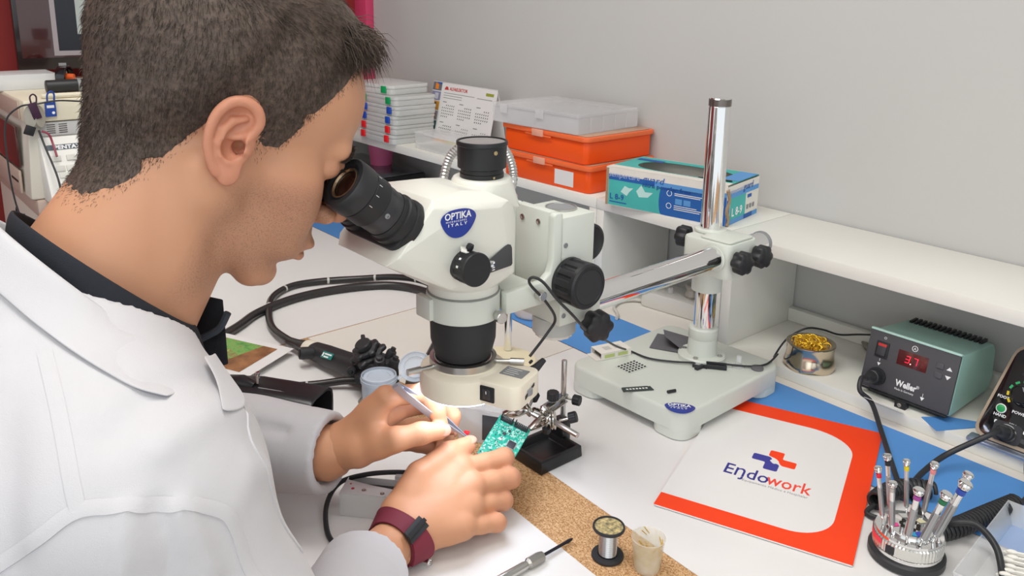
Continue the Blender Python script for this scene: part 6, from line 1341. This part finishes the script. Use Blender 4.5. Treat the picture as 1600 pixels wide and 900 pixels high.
bp = nt.nodes.new('ShaderNodeBump'); bp.inputs['Strength'].default_value = .12; bp.inputs['Distance'].default_value = .0006; n2 = nt.nodes.new('ShaderNodeTexNoise'); n2.inputs['Scale'].default_value = 1300; nt.links.new(tc.outputs['Object'], n2.inputs['Vector']); nt.links.new(n2.outputs['Fac'], bp.inputs['Height']); nt.links.new(bp.outputs['Normal'], b.inputs['Normal'])
me = mesh_np('person', V, Fq); PERSON = link('person', me, SKIN, None, 0); me.polygons.foreach_set('use_smooth', [True]*len(me.polygons))
tag(PERSON, 'young man with short dark hair in a white lab coat, bending to the microscope', 'person')
# skin tones: redder ears, lips and knuckles, darker lids, shaved beard
q = toH(V.astype(F4)); aq = q.copy(); aq[:, 1] = np.abs(aq[:, 1]); isH = np.arange(len(V)) < len(hV)
base = np.array(lin('cb9676')); tone = np.tile(base, (len(V), 1))
def blend(mask, c): 
    global tone; tone = tone*(1-mask[:, None])+np.array(lin(c))*mask[:, None]
def gauss(P, c, r): return np.exp(-(((P-v3(c))/v3(r))**2).sum(1))
m_ear = np.clip(1-np.abs(earsd(V.astype(F4)))/.004, 0, 1)*isH*(aq[:, 1] > .066); blend(m_ear*.5, 'd2866f')
blend(gauss(aq, (.106, 0, -.0665), (.012, .022, .009))*isH*.7, 'b8736a'); blend(gauss(aq, (.115, .0, -.03), (.02, .018, .015))*isH*.35, 'd0836e'); blend(gauss(aq, (.06, .05, -.02), (.03, .03, .025))*isH*.25, 'd68f76')
blend(gauss(aq, (.088, .032, .012), (.012, .016, .009))*isH*.45, 'a97258')
hand = ~isH & (V[:, 1] > .36); blend(hand*.3, 'c98a60')
for J in (RHJ, LHJ):
    for k in ('I1', 'M1', 'R1', 'P1', 'T2', 'I0', 'M0', 'T3', 'I3', 'M3'): blend(gauss(V, J[k], (.011, .011, .011))*.35, 'cf7f68')
for c in ((.030, .062, -.060), (.048, .0535, -.066), (-.004, .068, -.090), (-.02, .06, -.045)): blend((((aq-v3(c))**2).sum(1) < .0016**2)*isH*(q[:, 1] > 0)*.8, '5e3c2c')
st = np.clip((-.012-aq[:, 2]-.35*np.clip(.03-aq[:, 0], -.05, .05))/.02, 0, 1)*np.clip((aq[:, 0]+.004)/.02, 0, 1)*isH; st *= 1-gauss(aq, (.108, 0, -.0665), (.02, .024, .010)); st *= np.clip((V[:, 2]-.335)/.02, 0, 1); st[aq[:, 0] > .112] = 0
blend(st*.30, '977560')
ca = me.color_attributes.new('tone', 'FLOAT_COLOR', 'POINT'); ca.data.foreach_set('color', np.concatenate([tone, np.ones((len(V), 1))], 1).astype(F4).ravel())
sa = me.attributes.new('stubble', 'FLOAT', 'POINT'); sa.data.foreach_set('value', (st*.32).astype(F4))

# ---------------------------------------------------------------- hair: a close shell plus short strands
rg = np.random.RandomState(4)
def hairmask(aq):
    f, r, u = aq[:, 0], aq[:, 1], aq[:, 2]
    # lower limit of the hair as a height over the side of the head, from nape to forehead
    lim = np.interp(f, [-.135, -.105, -.080, -.060, -.044, -.034, -.022, -.010, -.003, .004, .013, .026, .031, .036, .046, .058, .070, .080], [-.106, -.104, -.094, -.070, -.034, -.004, .030, .028, .014, .004, .000, .005, .024, .046, .068, .094, .116, .127])
    return u-lim
def growth(aq): return np.clip(hairmask(aq)/.075, 0, 1)
def strands(n, rootsV, nrm, L, lean, w, name, m, jit=.25):
    d = nrm*(1-lean[:, None])+FLOW*lean[:, None]+rg.normal(size=nrm.shape)*jit; d /= np.linalg.norm(d, axis=1)[:, None]
    x = np.cross(d, rg.normal(size=d.shape)); x /= np.linalg.norm(x, axis=1)[:, None]+1e-9; y = np.cross(d, x); ww = w if np.ndim(w) else np.full(len(d), w)
    mid = rootsV+d*L[:, None]*.55; bend = FLOW*(L*.25)[:, None]; tip = rootsV+d*L[:, None]+bend-nrm*(L*.12)[:, None]
    vs = np.stack([rootsV-nrm*.0008+x*ww[:, None], rootsV-nrm*.0008-x*ww[:, None]*.5+y*ww[:, None]*.87, rootsV-nrm*.0008-x*ww[:, None]*.5-y*ww[:, None]*.87, mid+x*ww[:, None]*.8, mid-x*ww[:, None]*.4+y*ww[:, None]*.7, mid-x*ww[:, None]*.4-y*ww[:, None]*.7, tip], 1).reshape(-1, 3)
    b = (np.arange(len(d))*7)[:, None]; quads = np.concatenate([b+np.array([[0, 1, 4, 3]]), b+np.array([[1, 2, 5, 4]]), b+np.array([[2, 0, 3, 5]])]); tris = np.concatenate([b+np.array([[3, 4, 6]]), b+np.array([[4, 5, 6]]), b+np.array([[5, 3, 6]])])
    return vs, quads, tris
def mesh_mix(name, vs, quads, tris):
    me = bpy.data.meshes.new(name); me.vertices.add(len(vs)); me.vertices.foreach_set('co', vs.astype(F4).ravel()); li = np.concatenate([quads.ravel(), tris.ravel()]).astype(np.int32); me.loops.add(len(li)); me.loops.foreach_set('vertex_index', li)
    ls = np.concatenate([np.arange(len(quads))*4, len(quads)*4+np.arange(len(tris))*3]).astype(np.int32); me.polygons.add(len(ls)); me.polygons.foreach_set('loop_start', ls); me.update(calc_edges=True); return me
def grad(fn, P, e=.0012):
    P = P.astype(F4); g = np.stack([fn(P+v3(a)*e)-fn(P-v3(a)*e) for a in np.eye(3)], 1); return g/(np.linalg.norm(g, axis=1)[:, None]+1e-9)
hq = toH(hV.astype(F4)); haq = hq.copy(); haq[:, 1] = np.abs(haq[:, 1])
ok = (hairmask(haq) > -.009) & ~((earsd(hV.astype(F4)) < .0035) & (haq[:, 1] > .066)) & (haq[:, 2] > -.105)
def hairshell(P):
    q = toH(P); aq = q.copy(); aq[:, 1] = np.abs(aq[:, 1]); hm = hairmask(aq); th = np.interp(hm, [-.004, .004, .02, .05, .09], [-.003, .0001, .0008, .0024, .0055])+.010*np.clip((q[:, 2]-.095)/.04, 0, 1)*1.0+.010*np.exp(-(((q[:, 0]-.070)/.028)**2))*np.clip((q[:, 2]-.092)/.02, 0, 1)
    return headsd(P)-th+.0006*sines(P, 900, 3)
def shell_clip(P): q = toH(P); aq = q.copy(); aq[:, 1] = np.abs(aq[:, 1]); return smax(hairshell(P), -(hairmask(aq)), .002)
sV, sF = nets(shell_clip, (-.800, .10, .40), (-.575, .440, .650), .0024)
HAIR = mat('dark_brown_hair', '62534a', .6, col2='4a3e37', scale=260, bump=.5, bscale=500)
HS = mat('hair_strand', '40342d', .5)
rootsI = rg.choice(np.where(ok)[0], 38000, p=None); roots = hV[rootsI]+rg.normal(size=(38000, 3))*.0006; raq = haq[rootsI]; rq = hq[rootsI]
dS = hairshell(roots.astype(F4)); N_ = grad(headsd, roots); gr = growth(raq)
flowH = np.stack([.25-rq[:, 0]*2.0, np.zeros(len(rq)), -.55-.5*(rq[:, 2] < .06)], 1); top_ = np.clip((rq[:, 2]-.085)/.03, 0, 1)[:, None]; flowH = flowH*(1-top_)+np.array([[.85, .15, .25]])*top_
FLOW = flowH @ HF.T; FLOW -= N_*(FLOW*N_).sum(1)[:, None]; FLOW /= np.linalg.norm(FLOW, axis=1)[:, None]+1e-9
Lh = (.0022+.0050*gr+.008*top_[:, 0])*(.7+.6*rg.rand(len(gr))); hmr = hairmask(raq); keep = rg.rand(len(gr)) < np.where(hmr < .004, np.clip(.40+hmr*35, .06, 1), np.clip(.6+1.6*gr, 0, 1))
out = roots-N_*np.clip(dS, -.05, 0)[:, None]*.75
rV2, FL, n2_, L2, w2 = out[keep], FLOW[keep], N_[keep], Lh[keep], (.00016+.00014*gr)[keep]; FLOW = FL
vs, qd, tr = strands(len(L2), rV2, n2_, L2, np.full(len(L2), .78), w2, 'hair', HAIR)
fr_ = (rq[keep][:, 0] > .055) & (rq[keep][:, 2] > .085)
SVn = len(sV); hm_ = mesh_mix('hair', np.concatenate([sV, vs]), np.concatenate([sF, qd+SVn]), tr+SVn)
link('hair', hm_, HAIR, PERSON, 0, None, 'stuff'); hm_.polygons.foreach_set('use_smooth', [True]*len(hm_.polygons))
# fringe: a tuft swept forward over the forehead
n = 2200; th_ = rg.uniform(-.045, .055, n); base_q = np.stack([.054+rg.uniform(-.020, .010, n)-np.abs(th_)*.25, th_, .124+rg.uniform(-.010, .012, n)-np.abs(th_)*.2], 1); Bp = fromH(base_q)
FLOW = np.tile(HF @ np.array([.55, .05, -.84]), (n, 1)); nn = np.tile(HF @ np.array([.80, 0, .45]), (n, 1))+rg.normal(size=(n, 3))*.25; nn /= np.linalg.norm(nn, axis=1)[:, None]
vs, qd, tr = strands(n, Bp, nn, rg.uniform(.018, .032, n), np.full(n, .55), np.full(n, .00035), 'fringe', HAIR, .22); fm = mesh_mix('fringe', vs, qd, tr); link('fringe', fm, HAIR, PERSON, 0, None, 'stuff')
# eyebrow and lashes
bt = np.clip((haq[:, 1]-.008)/.042, 0, 1); bsel = np.where((haq[:, 0] > .062) & (haq[:, 1] > .008) & (haq[:, 1] < .042) & (np.abs(haq[:, 2]-(.0280-.004*bt**1.5)) < .0075-.0035*bt))[0]
n = 2200; bi = rg.choice(bsel, n); Bp = hV[bi]+rg.normal(size=(n, 3))*.0005; s2 = np.sign(hq[bi][:, 1])
nn = grad(headsd, Bp); FLOW = np.stack([-.45*np.ones(n), s2*.85, .15*np.ones(n)], 1) @ HF.T
vs, qd, tr = strands(n, Bp, nn, rg.uniform(.005, .009, n), np.full(n, .72), np.full(n, .00034), 'brow', HAIR, .15); fm = mesh_mix('eyebrows', vs, qd, tr); link('eyebrows', fm, HAIR, PERSON, 0, None, 'stuff')
n = 120; t_ = rg.rand(n); s2 = np.where(rg.rand(n) < .5, 1, -1); bq = np.stack([.0905-.008*(t_-.45)**2*8, s2*(.020+.024*t_), .0155-.003*np.abs(t_-.5)], 1); Bp = fromH(bq); nn = np.tile(HF @ np.array([.9, 0, -.3]), (n, 1)); FLOW = np.stack([.6*np.ones(n), s2*.5, -.2*np.ones(n)], 1) @ HF.T
vs, qd, tr = strands(n, Bp, nn, rg.uniform(.005, .008, n), np.full(n, .3), np.full(n, .0002), 'lash', HAIR, .1); fm = mesh_mix('eyelashes', vs, qd, tr); link('eyelashes', fm, mat('lash_black', '1d1715', .6), PERSON, 0, None, 'stuff')
# fingernails
NAIL = mat('nail', 'd29c86', .25)
def nail(J, a, b, up, r, name='fingernail'):
    a = np.array(J[a]); b = np.array(J[b]); d = Vector(b-a).normalized(); up = Vector(up); up = (up-d*up.dot(d)).normalized(); x = d.cross(up); c = Vector(b)+up*r*.72+d*r*.25
    M_ = Matrix((x, d, up)).transposed().to_4x4(); M_.translation = c; q = MB(); q.ball((0, 0, 0), (r*.72, r*.95, r*.26), 16, M_); q.build(name, NAIL, PERSON, sm=80)
nail(RHJ, 'T2', 'T3', (.25, -.35, .9), .0098); nail(LHJ, 'T2', 'T3', (.75, -.5, .45), .0095); nail(LHJ, 'I2', 'I3', (.72, .3, .5), .0082); nail(LHJ, 'M2', 'M3', (.70, .55, .4), .0082)
# ---------------------------------------------------------------- clothes
def seg_d(P, pts):
    d = np.full(len(P), 9, F4)
    for a, b in zip(pts, pts[1:]): d = np.minimum(d, rc(P, a, b, 0))
    return d
NB, NFr = np.array([-.690, .105, .405]), np.array([-.672, .232, .305])     # collar line, back and front
def coatsd(P):
    g = .026
    d = smin(torsosd(P, g), smin(rc(P, SR, ELR, .070, .060), rc(P, ELR, CR, .060, .0425), .03), .025)
    d = smin(d, smin(rc(P, SL, ELL, .070, .060), rc(P, ELL, CL, .062, .045), .03), .025)
    d = smin(d, ell(P, (-.60, .185, .19), (.07, .055, .10)), .04); d = smin(d, ell(P, (-.76, .190, .19), (.07, .055, .10)), .04)
    w = np.exp(-((np.linalg.norm(P-v3(ELR), axis=1))/.13)**2)+np.exp(-((np.linalg.norm(P-v3(ELL), axis=1))/.13)**2)
    d = d+.0035*sines(P, 38, 11)+.0022*sines(P, 85, 12)*(.5+w)+.004*w*sines(P*v3((1, .6, 1.4)), 120, 13)
    for c, r, ax in ((CR, .0335, CR-ELR), (CL, .0345, CL-ELL)):
        ax = ax/np.linalg.norm(ax); s = (P-v3(c)) @ v3(ax); rad = np.linalg.norm(P-v3(c)-s[:, None]*v3(ax), axis=1); near = np.linalg.norm(P-v3(c), axis=1) < .09
        cut = np.where(near, s-.004, -1); d = smax(d, cut, .003); hole = np.where(near, np.maximum(rad-r, -.012-s), 9); d = smax(d, -hole, .002)
        band = np.where(near, np.abs(s+.030)-.0, 9); d = d+.0012*np.exp(-(band/.0018)**2)
    nk = rc(P, (-.688, .157, .345), (-.680, .20, .45), .080, .10); d = smax(d, -nk, .006); d = smax(d, -ell(P, (-.672, .262, .285), (.024, .050, .050)), .006)
    for pts, a, w_ in FOLDS: sd = seg_d(P, pts); d = d+1.9*a*np.exp(-(sd/w_)**2)
    return d
SEAMS = [([(-.5774, .0947, .3511), (-.5415, .0917, .3347), (-.5064, .0878, .317), (-.4787, .0856, .2911)], .0014),
         ([(-.5249, .0200, .2350), (-.5049, .0473, .2591), (-.488, .0655, .2771), (-.4787, .0856, .2911), (-.4662, .1087, .2904), (-.4595, .1314, .2852), (-.4583, .1581, .2709), (-.4566, .166, .2549), (-.4522, .1693, .2316), (-.455, .175, .20)], .0018),
         ([(-.5480, .205, .300), (-.5006, .1983, .2838), (-.4893, .2055, .2392), (-.492, .213, .19)], .0016)]
FOLDS = [([(-.4652, .1071, .2879), (-.4594, .1027, .2721), (-.4574, .0995, .2546), (-.455, .10, .20)], -.0030, .006), ([(-.4600, .1230, .2870), (-.4530, .1230, .2600), (-.4500, .125, .22)], .0022, .006), ([(-.4578, .1362, .2815), (-.4516, .1417, .2585), (-.4485, .146, .237)], -.0032, .007),
         ([(-.4813, .1333, .3118), (-.4984, .167, .3145), (-.5188, .1958, .3009)], -.0028, .011), ([(-.500, .112, .318), (-.525, .150, .328), (-.545, .185, .318)], .0022, .012), ([(-.47, .165, .265), (-.483, .185, .275), (-.497, .203, .262)], -.003, .010),
         ([(-.56, .06, .335), (-.52, .055, .30), (-.50, .05, .265)], .0025, .013), ([(-.60, .075, .352), (-.57, .060, .325), (-.56, .045, .29)], -.0025, .012), ([(-.455, .170, .20), (-.462, .19, .14), (-.44, .20, .08)], -.004, .012),
         ([(-.775, .345, .118), (-.800, .325, .122), (-.83, .32, .11)], .003, .007), ([(-.760, .372, .112), (-.785, .350, .122), (-.81, .345, .12)], -.003, .006), ([(-.770, .345, .10), (-.79, .320, .095), (-.82, .30, .09)], -.0025, .007)]
cV, cF = nets(coatsd, (-1.08, -.23, -.37), (-.38, .47, .42), .0042)
COAT = mat('white_coat_cotton', 'cac9cd', .85, bump=.25, bscale=1400, sheen=.2)
me = mesh_np('lab_coat', cV, cF); me.polygons.foreach_set('use_smooth', [True]*len(me.polygons)); COATO = link('lab_coat', me, COAT, PERSON, 0)
def ring_strip(name, rows, m, th, closed=False, parent=PERSON, sub=6):
    """a cloth strip through rows of points (each row a list of 3D points), given thickness th"""
    R_ = [spline(r, sub) for r in rows]; n = len(R_[0]); vs = [p for r in R_ for p in r]; fs = [(i*n+k, i*n+k+1, (i+1)*n+k+1, (i+1)*n+k) for i in range(len(R_)-1) for k in range(n-1)]
    o = MB().add(vs, fs).build(name, m, parent, sm=0); o.data.polygons.foreach_set('use_smooth', [True]*len(o.data.polygons))
    sd = o.modifiers.new('thickness', 'SOLIDIFY'); sd.thickness = th; sd.offset = 0; ss = o.modifiers.new('smooth', 'SUBSURF'); ss.levels = 1; ss.render_levels = 2; return o
def loop(c, rx, ry, tilt, a0, a1, n, dz=0, ease=1):
    """points on a tilted oval about the neck; angle 0 = front (+Y), positive towards the wearer's right"""
    out = []
    for k in range(n):
        a = math.radians(a0+(a1-a0)*k/(n-1)); x = rx*math.sin(a); y = ry*math.cos(a); out.append((c[0]+x, c[1]+y*math.cos(tilt), c[2]-y*math.sin(tilt)+dz))
    return out

NC = (-.686, .163, .358)
def proj(p, off=.0035, it=6, fn=coatsd):
    P = np.array([p], F4)
    for _ in range(it): d = fn(P); P = P-grad(fn, P, .003)*(d-off)[:, None]*.8
    return tuple(P[0])
# lapel fold below the collar tip, and the far collar flap of the polo shirt
def patch(name, pts, m, th, off): return ring_strip(name, [[proj(p, off+.0006) for p in row] for row in pts], m, th)
def polo(name, m):
    top = loop(NC, .079, .080, .75, -20, -335, 28, .007); mid = loop(NC, .0860, .0865, .75, -20, -335, 28, -.009); low = loop(NC, .090, .090, .75, -20, -335, 28, -.034)
    top = [Vector(p) for p in top]
    return ring_strip(name, [top, mid, low], m, .0035)
POLO = mat('navy_knit', '1f232b', .85, bump=.5, bscale=1600)
polo('polo_collar', POLO)
pV, pF = nets(lambda P: smax(torsosd(P, .010), -rc(P, (-.688, .157, .345), (-.680, .20, .45), .070, .09), .01), (-.93, -.10, -.05), (-.45, .30, .37), .008)
me = mesh_np('polo_shirt', pV, pF); me.polygons.foreach_set('use_smooth', [True]*len(me.polygons)); link('polo_shirt', me, POLO, PERSON, 0)
# coat collar: stands up behind the polo collar, then folds down over the shoulders to two pointed tips
inner = []; ridge = []; fall = []; outer = []; ct, st_ = math.cos(.75), math.sin(.75)
for k in range(21):
    t_ = k/20; a1 = 24+(336-24)*t_; a2 = 97+(263-97)*t_; ke = min(k, 20-k); am = (a1+a2)/2
    def at(a, R, dz): ra = math.radians(a); return (NC[0]+math.sin(ra)*R, NC[1]+math.cos(ra)*R*ct, NC[2]-math.cos(ra)*R*st_+dz)
    bk = .017*max(0, -math.cos(math.radians(a1))); inner.append(at(a1, .0925, -.034)); ridge.append(at(a1, .0955, -.0170+bk)); fall.append(proj(at(am, .114, -.028), .0055)); outer.append(proj(at(a2, .138+.040*math.exp(-(ke/2.6)**2), -.052), .0032))
ring_strip('coat_collar', [inner, ridge, fall, outer], COAT, .0022)

# ---------------------------------------------------------------- watch strap on the right wrist
W_ = np.array(RHJ['W']); wa = W_-np.array(RHJ['W0']); wa /= np.linalg.norm(wa); wc_ = W_-wa*.001
vx = np.array([.764, -.645, .35]); vx -= wa*vx.dot(wa); vx /= np.linalg.norm(vx); vy = np.cross(wa, vx)
WS_, WA_ = np.linspace(-.015, .015, 31), np.linspace(-PI, PI, 73)
gs, ga = np.meshgrid(WS_, WA_, indexing='ij'); gd = np.cos(ga)[..., None]*vx+np.sin(ga)[..., None]*vy; go = wc_+gs[..., None]*wa; lo_ = np.full(gs.shape, .005); hi_ = np.full(gs.shape, .06)
for _ in range(16):
    mm = (lo_+hi_)/2; pp = (go+gd*mm[..., None]).reshape(-1, 3).astype(F4); ins = (np.minimum(rhf(pp), bodysd(pp)) < 0).reshape(gs.shape); lo_ = np.where(ins, mm, lo_); hi_ = np.where(ins, hi_, mm)
def wrist_r(a, s):
    a = (a+PI) % (2*PI)-PI; i = int(np.clip(round((s+.015)/.001), 0, 30)); return wc_+wa*s, vx*math.cos(a)+vy*math.sin(a), float(np.interp(a, WA_, lo_[i]))
STRAP = mat('maroon_webbing', '6e2233', .75); nt = STRAP.node_tree; b = nt.nodes['Principled BSDF']
WS = thing_part('watch', PERSON, Matrix.Identity(4))
def band(name, m, a0, a1, s0, s1, off, th, n=56, parent=WS):
    vs = []; fs = []
    for k in range(n+1):
        a = a0+(a1-a0)*k/n
        for s_ in (s0, s1):
            o, d, r_ = wrist_r(a, s_)
            for q in (off, off+th): vs.append(o+d*(r_+q))
    for k in range(n):
        b0, b1 = k*4, k*4+4; fs += [(b0, b0+2, b1+2, b1), (b0+1, b1+1, b1+3, b0+3), (b0, b1, b1+1, b0+1), (b0+2, b0+3, b1+3, b1+2)]
    fs += [(0, 1, 3, 2), (n*4, n*4+2, n*4+3, n*4+1)]
    return MB().add(vs, fs).build(name, m, parent, sm=40)
band('strap', STRAP, -PI, PI, -.0105, .0105, .0006, .0016)
RIB = mat('maroon_rib', '7d2a3c', .7)
q = MB()
for k in range(15):
    s_ = -.0095+k*.00136; pts = []
    for j in range(57): o, d, r_ = wrist_r(-PI+2*PI*j/56, s_); pts.append(o+d*(r_+.0022))
    q.tube(pts, .00042, 4)
q.build('strap_ribs', RIB, WS, kind='stuff')
band('overlap_strap', RIB, .22, 1.35, -.0100, .0100, .0030, .0018, 18)
band('buckle', BLACKM, -.10, .26, -.0135, .0135, .0030, .0034, 8)
band('buckle_bar', BLACK, .02, .12, -.0145, .0145, .0066, .0014, 6)
# ---------------------------------------------------------------- tweezers in the left hand
t = thing('tweezers', 'slim steel tweezers held between the left thumb and forefinger', 'tweezers', (0, 0, 0))
a_, b_ = Vector((-.7051, .4397, .1711)), Vector((-.6885, .5235, .0870)); d = (b_-a_).normalized(); Mz = basis(a_, d, Vector((.6, .2, .7))); L = (b_-a_).length
TW = mat('tweezer_steel', 'b4bdca', .38, .55)
for s_ in (1, -1):
    q = MB(); vs = []; fs = []
    secs = [(0, .0040, .0012), (.02, .0048, .0030), (.06, .0044, .0050), (L-.035, .0030, .0030), (L-.012, .0014, .0010), (L, .0006, .0004)]
    for x, w_, o_ in secs:
        for y, z in ((-w_, o_), (w_, o_), (w_, o_+.0011), (-w_, o_+.0011)): vs.append(Mz @ Vector((x, y, s_*z)))
    for i in range(len(secs)-1):
        for k in range(4): fs.append((i*4+k, i*4+(k+1) % 4, i*4+4+(k+1) % 4, i*4+4+k))
    fs += [(3, 2, 1, 0), tuple(len(secs)*4-4+k for k in range(4))]; q.add(vs, fs); q.build('tweezer_arm', TW, t, sm=30)
MB().cbox((.004, 0, 0), (.010, .0084, .0030), Mz).build('joined_end', TW, t, bevel=.0006)

patch('lapel', [[(-.585, .214, .322), (-.565, .2130, .318), (-.545, .2125, .309)], [(-.570, .205, .326), (-.545, .2000, .318), (-.520, .2010, .2960)], [(-.560, .192, .330), (-.530, .186, .320), (-.4983, .1722, .3114)]], COAT, .002, .0045)
q = MB(); c0 = [(-.706, .236, .322), (-.676, .250, .322), (-.674, .250, .262), (-.696, .236, .250)]
q.add([tuple(Vector(p)) for p in c0]+[tuple(Vector(p)+Vector((-.003, -.004, 0))) for p in c0], [(0, 1, 2, 3), (7, 6, 5, 4), (0, 4, 5, 1), (1, 5, 6, 2), (2, 6, 7, 3), (3, 7, 4, 0)]); q.build('polo_flap', POLO, PERSON, bevel=.001)
q = MB(); q.tube(spline([(-.694, .222, .280), (-.680, .232, .290), (-.672, .243, .298), (-.668, .250, .312)], 5), .0032, 8); q.build('polo_edge', mat('slate_edge', '3a434e', .7), PERSON)
MB().tube([(-.694, .2335, .316), (-.688, .2365, .3155)], .0013, 8).build('white_cord_end', WHITEINK, PERSON)
# trousers and shoes under the bench, and the stool
def legsd(P):
    d = None
    for sx in (-1, 1):
        hip, kn, an = np.array([-.685+sx*.09, -.03, -.285]), np.array([-.685+sx*.13, .37, -.235]), np.array([-.685+sx*.13, .30, -.655]); e = smin(rc(P, hip, kn, .088, .064), rc(P, kn, an, .062, .048), .03); d = e if d is None else smin(d, e, .03)
    return smin(d, rc(P, (-.76, -.04, -.27), (-.61, -.04, -.27), .095), .05)
tV, tF = nets(legsd, (-.92, -.16, -.70), (-.45, .46, -.13), .012); me = mesh_np('trousers', tV, tF); me.polygons.foreach_set('use_smooth', [True]*len(me.polygons)); link('trousers', me, mat('dark_denim', '2b3242', .85, bump=.3, bscale=900), PERSON, 0)
for sx in (-1, 1):
    fV, fF = nets(lambda P: smax(smin(ell(P, (-.685+sx*.13, .35, -.705), (.046, .125, .040)), rc(P, (-.685+sx*.13, .30, -.66), (-.685+sx*.13, .30, -.71), .048), .03), -.7495-P[:, 2], .003), (-.95, .18, -.77), (-.42, .52, -.60), .009); me = mesh_np('shoe', fV, fF); me.polygons.foreach_set('use_smooth', [True]*len(me.polygons)); link('shoe', me, BLACKM, PERSON, 0)
t = thing('stool', 'round black work stool under the seated man', 'stool', (-.685, -.06, -.75))
MB().lathe([(.17, .325), (.185, .335), (.185, .362), (.17, .372), (.0002, .373)], 40).build('seat', mat('stool_vinyl', '222326', .5), t); MB().tube([(0, 0, .06), (0, 0, .3249)], .026, 20).build('gas_column', STEEL, t)
for k in range(5):
    a = 2*PI*k/5+.3; MB().tube([(.02*math.cos(a), .02*math.sin(a), .07), (.24*math.cos(a), .24*math.sin(a), .055)], [.020, .014], 10).build('leg', BLACK, t); MB().ball((.24*math.cos(a), .24*math.sin(a), .0265), .0265, 14).build('caster', BLACK, t)

# felled seams of the coat: narrow doubled strips lying on the cloth
def projm(P, off, it=4):
    P = np.array(P, F4)
    for _ in range(it): P = P-grad(coatsd, P, .003)*(coatsd(P)-off)[:, None]*.8
    return P
def seam(pts, w=.0045, name='coat_seam'):
    P_ = spline(pts, 5); P0 = projm([tuple(p) for p in P_], 0.); N0 = grad(coatsd, P0, .003); T0 = np.gradient(P0, axis=0); S0 = np.cross(T0, N0); S0 /= np.linalg.norm(S0, axis=1)[:, None]+1e-9
    rows = [projm(P0+S0*o, h_) for o, h_ in ((-w, .0002), (0, .0013), (w, .0011))]; rows.append(projm(rows[2], -.002)); n = len(P_); vs = [tuple(map(float, q)) for r_ in rows for q in r_]
    MB().add(vs, [(j*n+i, j*n+i+1, (j+1)*n+i+1, (j+1)*n+i) for j in range(3) for i in range(n-1)]).build(name, COAT, COATO, sm=80)
for pts, _ in SEAMS: seam(pts)
